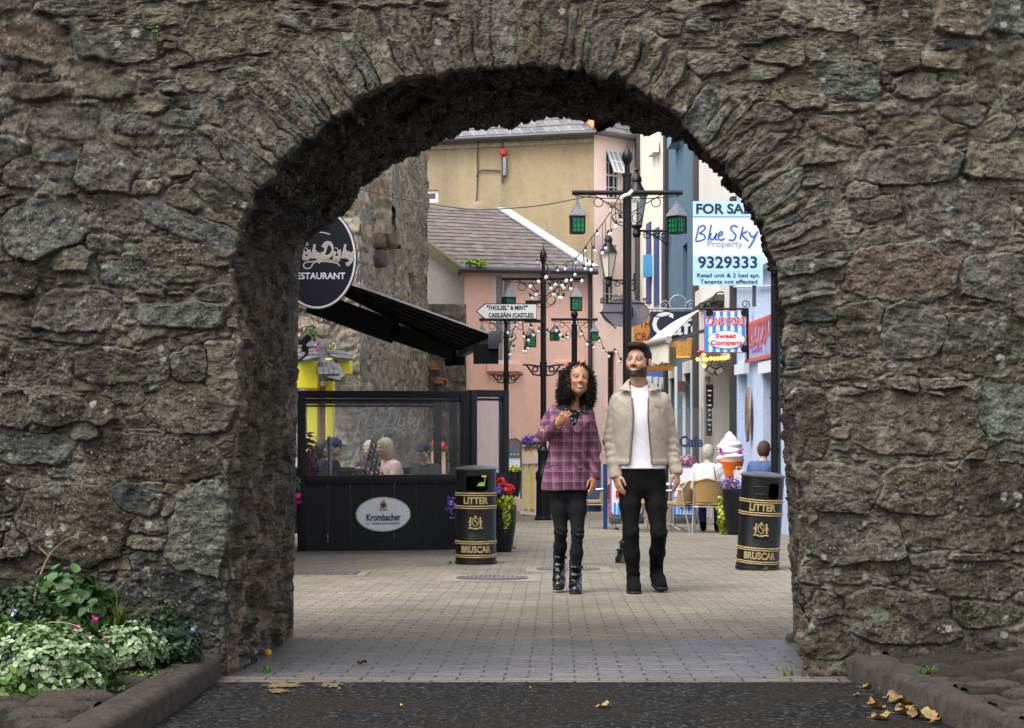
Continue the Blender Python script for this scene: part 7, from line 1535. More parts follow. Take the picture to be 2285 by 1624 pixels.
def hand(s, w, d, n, side, k=1., curl=(.5,.55,.6,.7), thumb=.5, spread=.010):
    """wrist point w, direction d, back-of-hand normal n, side = direction of the thumb edge"""
    w, d, n, side = [np.array(a, float) for a in (w, d, n, side)]; d /= np.linalg.norm(d); side -= d*(side@d); side /= np.linalg.norm(side); n = n-d*(n@d)-side*(n@side); n /= np.linalg.norm(n)
    s.cap(w-d*.01*k, w+d*.03*k, .026*k, .030*k, .012, flat=(n, 1.35)); s.cap(w+d*.035*k+side*.012*k, w+d*.082*k+side*.016*k, .026*k, .022*k, .014, flat=(n, 1.75)); s.cap(w+d*.035*k-side*.010*k, w+d*.078*k-side*.018*k, .025*k, .020*k, .014, flat=(n, 1.75))
    for i, (o_, L_, r_) in enumerate(((.030, .072, .0088), (.010, .080, .0092), (-.010, .075, .0088), (-.029, .058, .0078))):
        b = w+d*(.086-.006*abs(i-1))*k+side*o_*k; dd = d+side*(o_*1.4*spread/.010*.1); c = curl[i]; p = b
        for j, fr_ in enumerate((.46, .30, .24)):
            a_ = c*(.45+.65*j); v = dd*math.cos(a_)-n*math.sin(a_); q = p+v/np.linalg.norm(v)*L_*fr_*k; s.cap(p, q, r_*k*(1-.10*j), r_*k*(.92-.12*j), .005); p = q
    b = w+d*.022*k+side*.024*k-n*.006*k; m_ = b+(d*.6+side*.62-n*.3*thumb)*.045*k; e = m_+(d*.95+side*.12-n*.35*thumb)*.030*k; t_ = e+(d*1.0-side*.05-n*.4*thumb)*.024*k
    s.cap(b, m_, .013*k, .0105*k, .012); s.cap(m_, e, .0105*k, .0095*k, .004); s.cap(e, t_, .0095*k, .0075*k, .004)
SKIN_M = mat('skin', (.5,.3,.2), .48, .05, 40, .08, 200, attr='Col', spec=.4)
def cloth(name, col, rough=.85, var=.10, bump=.35, bs=220, **k): return mat(name, col, rough, var, 14, bump*.28, bs, spec=.14, **k)
def wrinkle(V, amp, f1=9., f2=22., seed=1):
    return amp*((fbm(V[:, 0]*f1*.6+V[:, 1]*f1*.5+seed, V[:, 2]*f1+V[:, 0]*f1*.9, 3, seed)-.5)*1.3+(fbm(V[:, 0]*f2+V[:, 1]*f2*.6, V[:, 2]*f2*.6-V[:, 0]*f2*.8, 2, seed+9)-.5)*.6)
def shoe(parent, ank, toe, sole_z, mt, mts, boot=0, w=.042, lift=0., name='shoe'):
    """ank (x,y), toe (x,y): shoe with sole, built along its own line; lift raises the heel"""
    a, t_ = np.array(ank, float), np.array(toe, float); d = t_-a; L_ = np.linalg.norm(d); d /= L_; heel = a-d*.055
    H = lambda f: sole_z+lift*(1-f)
    P3 = lambda f, z: np.array((*(heel+(t_-heel)*f), H(f)+z)); lo = np.minimum(heel, t_)-.07; hi = np.maximum(heel, t_)+.07
    s = SDF(axis(lo[0], hi[0], .005), axis(lo[1], hi[1], .005), axis(sole_z-.03, sole_z+lift+.20+boot, .005))
    s.cap(P3(.12,.05), P3(.50,.048), .040, .042, .03); s.cap(P3(.5,.046), P3(.88,.034), w, w*.86, .03); s.cap(P3(.20,.06), P3(.22,.11+boot), .042, .047, .03); s.cap(P3(.25,.10), P3(.55,.062), .036, .034, .03)
    s.box((-9,-9,-9), (9,9,sole_z-.004), .003) if lift < .01 else None
    o = emit_sdf(s, name, mt, parent)
    s = SDF(axis(lo[0], hi[0], .005), axis(lo[1], hi[1], .005), axis(sole_z-.03, sole_z+lift+.12, .005))
    for f0, f1, r0, r1 in ((.10,.5,.038,.041),(.5,.90,w*1.06,w*.92)):
        for z in (.010, .020): s.cap(P3(f0,z), P3(f1,z), r0+.003, r1+.003, .008, flat=((0,0,1), 3.6))
    emit_sdf(s, 'sole', mts, o); return o
def ruled(name, inner, outer, mt, parent, t=.007, k=4):
    a, b = [[Vector(q) for q in smooth_line([tuple(q) for q in l_], k)] for l_ in (inner, outer)]; mb = MB(); n = len(a); V = []
    for i in range(n):
        for f_ in (0, .5, 1): V.append(a[i]*(1-f_)+b[i]*f_+Vector((0,-t*.8*(1-abs(2*f_-1)),0)))
    V2 = [v+Vector((0,t,-t*.3)) for v in V]; m = len(V); fs = []
    for i in range(n-1):
        for j in (0, 1): q = (i*3+j, i*3+j+1, i*3+j+4, i*3+j+3); fs += [q, tuple(m+x for x in reversed(q))]
        fs += [(i*3, i*3+3, m+i*3+3, m+i*3), (i*3+2, m+i*3+2, m+i*3+5, i*3+5)]
    fs += [(0, m, m+1, 1), (1, m+1, m+2, 2), (3*n-3, 3*n-2, m+3*n-2, m+3*n-3), (3*n-2, 3*n-1, m+3*n-1, m+3*n-2)]
    mb.add(V+V2, fs); return mb.build(name, mt, parent, smooth=True, angle=50)
MPX = 12.25/F
# ---------------------------------------------------------------- the man
O = G(1430, 1320); man = thing('person', 'bearded man in an open beige jacket, white T-shirt and black trousers walking', 'person', O)
def J(u, v, y=0): return np.array(((u-1430)*MPX, y, (1320-v)*MPX))
HK = 1.06
hc, hM = J(1420, 843.5, -.05), rotm(R(-24), R(-5), R(2))
SKA = (.42,.235,.150)
gx, gy = axis(-.36, .38, .0036), axis(-.26, .36, .0038); gzz = np.r_[np.arange(0, .70, .009), np.arange(.70, 1.0, .0042), np.arange(1.0, 1.5, .008), np.arange(1.5, 1.9, .0032)]
s = SDF(gx, gy, gzz); T_ = head(s, hc, hM, HK)
sl_, sr_ = J(1382, 896, .01), J(1477, 895, .01); el_, er_ = J(1363, 982, .03), J(1498, 980, .04); wl_, wr_ = J(1372, 1058, -.05), J(1507, 1050, -.03)
s.cap(T_(0,.022,.03), J(1424, 864, .012), .060, .066, .02); s.cap(J(1424, 862, .01), J(1426, 890, .02), .066, .08, .03)
s.loft([(.86,-.005,.02,.13,.08),(1.0,-.005,.02,.125,.08),(1.15,-.008,.015,.14,.085),(1.30,-.01,.015,.155,.09),(1.42,-.01,.015,.14,.075),(1.48,-.01,.02,.10,.055)], .04)
for a, b, c in ((sl_, el_, wl_), (sr_, er_, wr_)): s.chain([a, b, c], [.045,.038,.028], .03)
hipL, hipR = np.array((-.085,.02,.84)), np.array((.095,.03,.84)); knL, knR = J(1406, 1187, -.06), J(1468, 1187, -.06); anL, anR = J(1412, 1289, -.03), J(1466, 1278, .12)
s.chain([hipL, knL, anL], [.066,.038,.026], .03); s.chain([hipR, knR, anR], [.066,.038,.026], .03); s.loft([(.78,.0,.02,.12,.075),(.90,0,.02,.125,.078)], .04)
hand(s, wl_, J(1381, 1096, -.085)-wl_, (-.75,-.65,.1), (.55,-.85,.1), 1.02, (.35,.42,.5,.62)); hand(s, wr_, J(1511, 1094, -.05)-wr_, (.78,-.62,.1), (-.62,-.78,.1), 1.02, (.5,.6,.75,.9))
emit_sdf(s, 'body', SKIN_M, man, cols=lambda V: face_cols(V, hc, hM, HK, SKA, (.36,.15,.12), (.020,.013,.010), (.020,.013,.009)))
# hair: short sides, swept up front
s = SDF(axis(-.16, .12, .0045), axis(-.20, .12, .0045), axis(1.62, 1.90, .0045))
E = lambda p, r, k=.015, op='add': s.ell(T_(*p), [q_*HK for q_ in r], hM, k, op)
E((0,.022,.150), (.0845,.100,.095)); E((0,-.020,.214), (.074,.080,.030), .03); E((0,-.052,.228), (.060,.040,.016), .03)
E((0,-.088,.118), (.070,.072,.090), .006, 'sub'); E((0,-.005,.045), (.11,.082,.078), .01, 'sub'); s.ell(T_(0,.09,.03), (.09,.06,.05), hM, .01, 'sub')
emit_sdf(s, 'hair', mat('dark_brown_hair', (.014,.009,.007), .6, .3, 30, .5, 160, stretch=(1,1,.4), spec=.2), man, disp=lambda V: .006*(fbm(V[:, 0]*120, V[:, 1]*50+V[:, 2]*30, 3, 3)-.5))
# T-shirt
s = SDF(axis(-.25, .25, .005), axis(-.20, .22, .005), axis(.84, 1.54, .005))
s.loft([(.915,.002,.02,.186,.134),(1.0,-.002,.015,.176,.124),(1.15,-.008,.008,.178,.122),(1.30,-.01,.004,.192,.127),(1.42,-.01,.008,.185,.112),(1.475,-.012,.012,.135,.092),(1.52,-.014,.010,.088,.080),(1.54,-.016,.010,.080,.076)], .02, 2.3)
s.ell((J(1424, 868)[0], -.075, 1.572), (.073,.10,.060), None, .01, 'sub'); s.cap((J(1424,860)[0],.01,1.50), (J(1424,860)[0],.01,1.60), .068, .068, .005, 'sub')
emit_sdf(s, 'shirt', cloth('white_cotton', (.74,.72,.78), .9, .03, .15), man, disp=lambda V: wrinkle(V, .009, 8, 16, 3)*np.clip((1.35-V[:, 2])*5, .2, 1)*np.clip((V[:, 2]-.90)*12, .3, 1))
# jacket: open front, collar flaps, cuffs
BEIGE = cloth('beige_twill', (.345,.295,.245), .9, .07, .3, 260)
s = SDF(axis(-.34, .36, .005), axis(-.24, .26, .005), axis(.80, 1.56, .005))
s.loft([(.945,.0,.02,.196,.146),(.975,.0,.02,.200,.148),(1.0,.0,.02,.193,.143),(1.15,-.004,.012,.198,.142),(1.30,-.006,.010,.206,.144),(1.40,-.008,.010,.196,.132),(1.46,-.01,.014,.155,.110),(1.51,-.012,.016,.098,.090),(1.535,-.014,.018,.084,.084)], .025, 2.4)
for a, b, c in ((sl_, el_, wl_), (sr_, er_, wr_)):
    s.chain([a, a*.45+b*.55, b, b*.35+c*.65, c+(c-b)*.02], [.070,.058,.054,.047,.040], .014); s.cap(c-(c-b)*.14, c+(c-b)*.03, .042, .043, .006)
OP = ((1.60,-.088,.050),(1.46,-.080,.046),(1.40,-.075,.046),(1.30,-.069,.043),(1.20,-.074,.050),(1.10,-.082,.058),(1.0,-.092,.068),(.90,-.095,.071))
s.loft([(z_, (a_+b_)/2, -.2, (b_-a_)/2, .188) for z_, a_, b_ in OP], .008, 16, 'sub')
ncx = J(1424,868)[0]; s.cap((ncx,-.01,1.575), (ncx,-.01,1.66), .074, .080, .01, 'sub'); s.ell((ncx,-.10,1.57), (.070,.10,.075), None, .01, 'sub')
for a, b in ((wl_, el_), (wr_, er_)): dd = (a-b)/np.linalg.norm(a-b); s.cap(a+dd*.012, a+dd*.08, .034, .034, .004, 'sub')
s.chain([J(1402,846,.0), J(1408,843,.07), J(1424,841,.095), J(1440,843,.07), J(1445,846,.0)], [.011]*5, .008)
arm_mask = lambda V: np.clip((np.abs(V[:, 0]+.005)-.185)*25, 0, 1)
def jd(V):
    a = arm_mask(V); fold = .0042*np.sin(V[:, 2]*105+6*fbm(V[:, 0]*14+V[:, 1]*14+9, V[:, 2]*9, 2, 33)+V[:, 1]*40)*np.exp(-((V[:, 2]-1.06)/.13)**2)*a
    return wrinkle(V, .012, 8, 19, 5)+fold
jk = emit_sdf(s, 'jacket', BEIGE, man, disp=jd, it=2)
mb = MB()
for sd_ in (0, 1): mb.tube([((xa_, xb_)[sd_]+(.004,-.004)[sd_], y_, z_) for z_, y_, xa_, xb_ in ((1.44,-.104,-.079,.046),(1.40,-.122,-.075,.046),(1.30,-.136,-.069,.043),(1.20,-.136,-.074,.050),(1.10,-.133,-.082,.058),(1.0,-.128,-.092,.068),(.955,-.128,-.094,.070))], .0045, 5)
mb.build('zip', mat('brown_zip', (.10,.065,.06), .5), jk)
ruled('collar', [J(1409,842,.045),J(1404,848,-.03),J(1401,857,-.085),J(1404,873,-.118)], [J(1400,848,.06),J(1390,858,-.01),J(1379,867,-.062),J(1394,871,-.116)], BEIGE, jk)
ruled('collar', [J(1439,842,.045),J(1444,848,-.03),J(1447,857,-.085),J(1444,873,-.118)], [J(1448,848,.06),J(1458,857,-.01),J(1469,866,-.062),J(1455,871,-.116)], BEIGE, jk)
mb = MB(); fl = [(.082,1.418),(.172,1.412),(.170,1.378),(.135,1.362),(.092,1.380)]
def jy(x, z): return .010-(.132+(1.40-z)*.12)*(max(0, 1-(abs(x+.007)/.200)**2.4))**(1/2.4)
mb.add([(x, jy(x,z)-.010, z) for x, z in fl]+[(x, jy(x,z)+.012, z) for x, z in fl], [(4,3,2,1,0)]+[(i, (i+1) % 5, 5+(i+1) % 5, 5+i) for i in range(5)])
mb.build('pocket_flap', BEIGE, jk, bevel=.003)
# trousers
s = SDF(axis(-.24, .26, .006), axis(-.24, .30, .006), axis(.05, .98, .006))
s.loft([(.70,.004,.01,.10,.075),(.76,.004,.015,.145,.10),(.82,.004,.02,.163,.112),(.90,0,.02,.166,.116),(.955,0,.02,.160,.112)], .04)
for h_, kn, an in ((hipL, knL, anL), (hipR, knR, anR)): s.chain([h_, kn*.5+h_*.5, kn, kn*.5+an*.5, an+(an-kn)*.09], [.090,.076,.057,.055,.047], .03)
JEAN = cloth('black_denim', (.0042,.0042,.0052), .8, .2, .3, 300)
emit_sdf(s, 'trousers', JEAN, man, disp=lambda V: wrinkle(V, .007, 9, 20, 7)+.0022*np.sin(V[:, 2]*110+V[:, 0]*40)*np.exp(-((V[:, 2]-.14)/.07)**2)+.002*np.sin(V[:, 2]*80-V[:, 0]*50)*np.exp(-((V[:, 2]-.44)/.08)**2))
SHK = mat('black_suede', (.0045,.0045,.0048), .9, .25, 30, .2, 200, spec=.12); SHS = mat('black_rubber', (.006,.006,.0065), .6, spec=.3)
shoe(man, (anL[0], anL[1]+.01), (-.064,-.235), .0, SHK, SHS, .03, .052); shoe(man, (anR[0]+.005, anR[1]-.01), (.148,-.10), .012, SHK, SHS, .03, .052, .05)
# ---------------------------------------------------------------- the woman
O = G(1262, 1320.5); wom = thing('person', 'woman with big curly dark hair in a plum checked blazer and black jeans', 'person', O)
def J(u, v, y=0): return np.array(((u-1262)*MPX, y, (1320-v)*MPX))
hc, hM = J(1287.5, 882, -.055), rotm(R(9), R(-9), R(5))
SKB = (.36,.175,.095)
gx, gy = axis(-.28, .28, .0036), axis(-.34, .24, .0038); gzz = np.r_[np.arange(0, .70, .009), np.arange(.70, .86, .0042), np.arange(.86, 1.20, .008), np.arange(1.20, 1.72, .0034)]
s = SDF(gx, gy, gzz); T_ = head(s, hc, hM, 1.0, 1)
sl_, sr_ = J(1235, 919, .01), J(1309, 922, .01); el_, er_ = J(1205, 980, -.01), J(1327, 998, .03); wl_, wr_ = J(1241, 946, -.205), J(1325, 1064, -.03)
s.cap(T_(0,.022,.03), J(1277, 908, .01), .046, .048, .02); s.cap(J(1276, 904, .01), J(1274, 925, .02), .05, .08, .04)
s.loft([(.78,.02,.02,.115,.08),(.88,.02,.02,.12,.085),(1.02,.02,.01,.095,.07),(1.15,.02,.005,.11,.08),(1.24,.025,.005,.12,.08),(1.31,.03,.01,.11,.065),(1.37,.033,.012,.075,.055)], .04)
for a, b, c in ((sl_, el_, wl_), (sr_, er_, wr_)): s.chain([a, b, c], [.044,.034,.023], .03)
hipL, hipR = np.array((-.055,.02,.78)), np.array((.085,.02,.78)); knL, knR = J(1251, 1185, -.03), J(1287, 1187, -.07); anL, anR = J(1248, 1262, .06), J(1283, 1285, -.05)
s.chain([hipL, knL, anL], [.058,.032,.022], .03); s.chain([hipR, knR, anR], [.058,.032,.022], .03)
hand(s, wl_, np.array((.62,-.25,.74)), (-.35,-.90,-.1), (.65,.1,-.70), .92, (.75,.95,1.15,1.35), .9); hand(s, wr_, J(1321, 1097, -.08)-wr_, (.80,-.60,.05), (-.6,-.8,.05), .92, (.3,.42,.55,.7))
emit_sdf(s, 'body', SKIN_M, wom, cols=lambda V: face_cols(V, hc, hM, 1.0, SKB, (.26,.085,.075), (.020,.012,.009), None, (.50,.46,.43), tw=.8))
# blouse
s = SDF(axis(-.17, .22, .005), axis(-.16, .16, .005), axis(.95, 1.42, .005))
s.loft([(1.05,.02,.012,.10,.08),(1.15,.02,.006,.125,.098),(1.24,.025,.002,.135,.102),(1.30,.03,.006,.125,.088),(1.36,.034,.012,.080,.072)], .03, 2.3)
cx = J(1283, 900)[0]; s.cap((cx,-.10,1.43), (cx-.004,-.12,1.345), .085, .030, .01, 'sub'); s.cap((cx-.004,-.12,1.345), (cx-.014,-.13,1.275), .020, .006, .006, 'sub'); s.ell((cx,-.03,1.42), (.052,.07,.07), None, .01, 'sub')
bl_m = mat('floral_black', (.005,.005,.007), .7, 0, spec=.2)
_nt = bl_m.node_tree; v_ = _nt.nodes.new('ShaderNodeTexVoronoi'); v_.inputs['Scale'].default_value = 60; _tc = _nt.nodes.new('ShaderNodeTexCoord'); _nt.links.new(_tc.outputs['Object'], v_.inputs['Vector'])
_cr = _nt.nodes.new('ShaderNodeValToRGB'); _cr.color_ramp.elements[0].color = (.30,.32,.40,1); _cr.color_ramp.elements[0].position = .20; _cr.color_ramp.elements[1].color = (.004,.004,.006,1); _cr.color_ramp.elements[1].position = .3
_nt.links.new(v_.outputs['Distance'], _cr.inputs[0]); _nt.links.new(_cr.outputs[0], _nt.nodes['Principled BSDF'].inputs['Base Color'])
blo = emit_sdf(s, 'blouse', bl_m, wom, disp=lambda V: wrinkle(V, .004, 10, 20, 2))
ruled('collar', [J(1266,890,.02),J(1261,898,-.05),J(1264,909,-.095),J(1272,917,-.112)], [J(1256,893,.03),J(1246,901,-.03),J(1244,909,-.085),J(1266,917,-.112)], bl_m, blo)
ruled('collar', [J(1296,889,.02),J(1297,898,-.05),J(1295,910,-.095),J(1286,917,-.112)], [J(1305,892,.03),J(1311,905,-.04),J(1309,921,-.098),J(1292,919,-.112)], bl_m, blo)
# checked blazer
def plaid():
    m = bpy.data.materials.new('plum_check'); m.use_nodes = True; nt = m.node_tree; N, L = nt.nodes, nt.links; b = N['Principled BSDF']; b.inputs['Roughness'].default_value = .9
    tc = N.new('ShaderNodeTexCoord'); wn = N.new('ShaderNodeTexNoise'); wn.inputs['Scale'].default_value = 7; L.new(tc.outputs['Object'], wn.inputs['Vector'])
    ma_ = N.new('ShaderNodeVectorMath'); ma_.operation = 'MULTIPLY_ADD'; L.new(wn.outputs['Color'], ma_.inputs[0]); ma_.inputs[1].default_value = (.006,.006,.006); L.new(tc.outputs['Object'], ma_.inputs[2])
    sx = N.new('ShaderNodeSeparateXYZ'); L.new(ma_.outputs[0], sx.inputs[0])
    def M_(op, a, b_=0):
        k = N.new('ShaderNodeMath'); k.operation = op
        for i, q in enumerate((a, b_)):
            if hasattr(q, 'links'): L.new(q, k.inputs[i])
            else: k.inputs[i].default_value = q
        return k.outputs[0]
    hx = M_('ADD', sx.outputs[0], M_('MULTIPLY', sx.outputs[1], .25))
    def band(co, per, ph, w): return M_('LESS_THAN', M_('FRACT', M_('ADD', M_('DIVIDE', co, per), ph)), w)
    c = None
    def mixc(c, fac, col):
        x = N.new('ShaderNodeMix'); x.data_type = 'RGBA'; L.new(fac, x.inputs[0])
        if c is None: x.inputs[6].default_value = (.175,.062,.110,1)
        else: L.new(c, x.inputs[6])
        x.inputs[7].default_value = (*col, 1); return x.outputs[2]
    for co, ph in ((hx, .1), (sx.outputs[2], .3)): c = mixc(c, M_('MULTIPLY', band(co, .074, ph, .48), .55), (.050,.014,.028))
    for co, ph in ((hx, .56), (sx.outputs[2], .76)):
        c = mixc(c, M_('MULTIPLY', band(co, .074, ph+.10, .070), .50), (.40,.24,.33)); c = mixc(c, M_('MULTIPLY', band(co, .074, ph-.06, .05), .35), (.45,.27,.36))
    L.new(c, b.inputs['Base Color']); n = N.new('ShaderNodeTexNoise'); n.inputs['Scale'].default_value = 260; L.new(tc.outputs['Object'], n.inputs['Vector']); bp = N.new('ShaderNodeBump'); bp.inputs['Strength'].default_value = .3; bp.inputs['Distance'].default_value = .01; L.new(n.outputs[0], bp.inputs['Height']); L.new(bp.outputs[0], b.inputs['Normal']); return m
PLAID = plaid()
s = SDF(axis(-.30, .31, .005), axis(-.30, .22, .005), axis(.70, 1.42, .005))
s.loft([(.758,.004,.02,.184,.138),(.80,.004,.02,.182,.140),(.90,.008,.02,.170,.134),(1.02,.016,.012,.148,.116),(1.14,.02,.004,.148,.122),(1.24,.024,.002,.154,.122),(1.30,.026,.008,.145,.104),(1.345,.03,.014,.108,.086),(1.365,.033,.014,.085,.078)], .03, 2.3)
for a, b, c in ((sl_, el_, wl_), (sr_, er_, wr_)):
    s.chain([a, a*.5+b*.5, b, b*.3+c*.7, c-(c-b)*.02], [.052,.046,.045,.042,.042], .013)
s.cap((cx+.0,-.085,1.385), (cx-.022,-.128,1.185), .072, .006, .008, 'sub'); s.ell((cx,-.02,1.40), (.062,.08,.08), None, .01, 'sub')
for a, b in ((wl_, el_), (wr_, er_)): dd = (a-b)/np.linalg.norm(a-b); s.cap(a-dd*.015, a+dd*.08, .033, .036, .004, 'sub')
s.cap((.10,-.135,.925), (.165,-.09,.895), .009, .008, .006); s.cap((-.13,-.115,.93), (-.06,-.142,.955), .008, .008, .006)
def bd_(V):
    low = np.clip((1.15-V[:, 2])*6, 0, 1); sw = .010*np.sin((V[:, 2]*.9+V[:, 0]*1.1)*62)*np.exp(-((V[:, 2]-.95)/.13)**2)*np.clip(V[:, 0]*12, 0, 1)
    el = np.exp(-(((V-el_)/.08)**2).sum(1)); return wrinkle(V, .013, 8, 17, 11)+sw*low+.008*np.sin(V[:, 2]*120+V[:, 0]*60)*el
bz_ = emit_sdf(s, 'blazer', PLAID, wom, disp=bd_, it=2)
ruled('lapel', [J(1258,903,-.05),J(1262,920,-.100),J(1272,941,-.124),J(1285,963,-.136)], [J(1246,906,-.04),J(1242,927,-.098),J(1252,944,-.122),J(1282,966,-.134)], PLAID, bz_)
ruled('lapel', [J(1302,905,-.05),J(1296,922,-.100),J(1291,943,-.124),J(1286,963,-.136)], [J(1312,912,-.04),J(1316,932,-.090),J(1305,948,-.116),J(1289,966,-.134)], PLAID, bz_)
mb = MB(); 
mb.lathe([(.001,0),(.010,0),(.011,.004),(.001,.006)], n=12, M=Matrix.Translation((cx-.044,-.136,1.10)) @ Matrix.Rotation(R(90),4,'X')); mb.build('button', mat('plum_button', (.10,.03,.06), .3), bz_)
# jeans and boots
s = SDF(axis(-.20, .22, .006), axis(-.20, .22, .006), axis(.06, .90, .006)); s.loft([(.66,.014,.02,.08,.07),(.70,.014,.02,.12,.095),(.75,.014,.02,.138,.105),(.84,.016,.02,.14,.105),(.88,.016,.02,.135,.10)], .05)
for h_, kn, an in ((hipL, knL, anL), (hipR, knR, anR)): s.chain([h_, kn*.5+h_*.5, kn, kn*.55+an*.45, an], [.078,.066,.044,.045,.034], .03)
CHAR = cloth('charcoal_denim', (.0085,.0085,.0105), .8, .2, .3, 300)
emit_sdf(s, 'jeans', CHAR, wom, disp=lambda V: wrinkle(V, .006, 10, 22, 17)+.003*np.sin(V[:, 2]*140+V[:, 0]*50)*np.exp(-((V[:, 2]-.42)/.07)**2))
mb = MB(); kp = knR+np.array((0,-.053,-.01)); mb.tube([kp+np.array((x,.004+abs(x)*.5,.004*math.sin(x*300))) for x in np.linspace(-.036,.036,9)], .006, 5); mb.build('knee_tear', mat('torn_denim', (.09,.07,.065), .9), wom)
BOOT = mat('black_leather', (.005,.005,.0055), .24, .15, 20, .1, 60, spec=.6)
for an, toe, z, lf in ((anL, (-.058,-.10), .018, .045), (anR, (.062,-.225), .0, 0.)):
    bo = shoe(wom, (an[0], an[1]+.005), toe, z, BOOT, SHS, .115, .042, lf, 'boot'); zt2 = z+lf+.20
    mb = MB()
    for i in range(3): yy = an[1]-.050-.012*i; mb.tube([(an[0]-.03, yy, zt2-.05*i), (an[0], yy-.022, zt2-.05*i-.006), (an[0]+.03, yy, zt2-.05*i)], .004, 5)
    for k_ in (0, 1): mb.tube([(an[0]+.048*math.cos(a), an[1]+.052*math.sin(a), zt2-.01-.055*k_) for a in np.linspace(-2.6, 2.6, 14)], .007, 5)
    mb.box((an[0]+.050, an[1]-.02, zt2-.01), (.012,.022,.02)); mb.build('straps', BOOT, bo)
# curly hair: a shell of many small ringlets
HAIRB = mat('curly_black_hair', (.012,.0085,.007), .62, .3, 40, 0, spec=.18)
g = np.random.default_rng(5); hd = thing; Vc, Fc = [], []
hcen = T_(0,.02,.13); n_c = 0
s = SDF(axis(-.13, .26, .006), axis(-.18, .20, .006), axis(1.30, 1.72, .006)); E = lambda p, r, k=.02, op='add': s.ell(T_(*p), r, hM, k, op)
E((0,.030,.148), (.088,.092,.086)); E((-.068,.03,.065), (.052,.075,.10), .03); E((.066,.03,.06), (.044,.072,.10), .03); E((-.082,.03,.0), (.044,.062,.07), .03); E((.074,.03,.005), (.038,.06,.068), .03); E((0,.06,.04), (.085,.06,.11), .03)
E((.004,-.10,.088), (.064,.115,.092), .010, 'sub'); E((0,-.03,-.08), (.062,.13,.10), .010, 'sub')
V0, Q0 = s.mesh(); N0 = vnormals(V0, Q0); V0d = V0+N0*(.022*(fbm(V0[:, 0]*85+V0[:, 1]*40, V0[:, 2]*85, 3, 8)-.55))[:, None]
hair = mesh_np('hair', V0d, Q0, HAIRB, wom)
L0 = ((V0-np.array(hc)) @ hM)/1.0
okc = ~((np.abs(L0[:, 0]) < .066) & (L0[:, 1] < -.015) & (L0[:, 2] < .172)) & (L0[:, 2] > -.06); cand = np.nonzero(okc)[0]
mb = MB()
for i in g.choice(cand, 2300):
    p = V0[i]; n_ = N0[i]; nx = n_.copy(); nx[1] = max(nx[1], -.25)
    dn_ = np.array((nx[0]*.5, nx[1]*.4, -.65+.7*max(0, n_[2])))+g.normal(0, .26, 3); dn_ /= np.linalg.norm(dn_); L_ = g.uniform(.022, .055); rad = g.uniform(.003, .0062); ph = g.uniform(0, 6); tn = g.uniform(2, 3.6)
    a_ = np.cross(dn_, (0.3,.2,1)); a_ /= np.linalg.norm(a_); b_ = np.cross(dn_, a_); st = p-n_*.010
    mb.tube([tuple(st+nx*.014*min(1, t*4)+dn_*L_*t+(a_*math.cos(ph+t*tn*6.28)+b_*math.sin(ph+t*tn*6.28))*rad) for t in np.linspace(0, 1, 20)], [.0017]*18+[.0013,.0009], 3, cap=False)
mb.build('curls', HAIRB, hair, smooth=True)
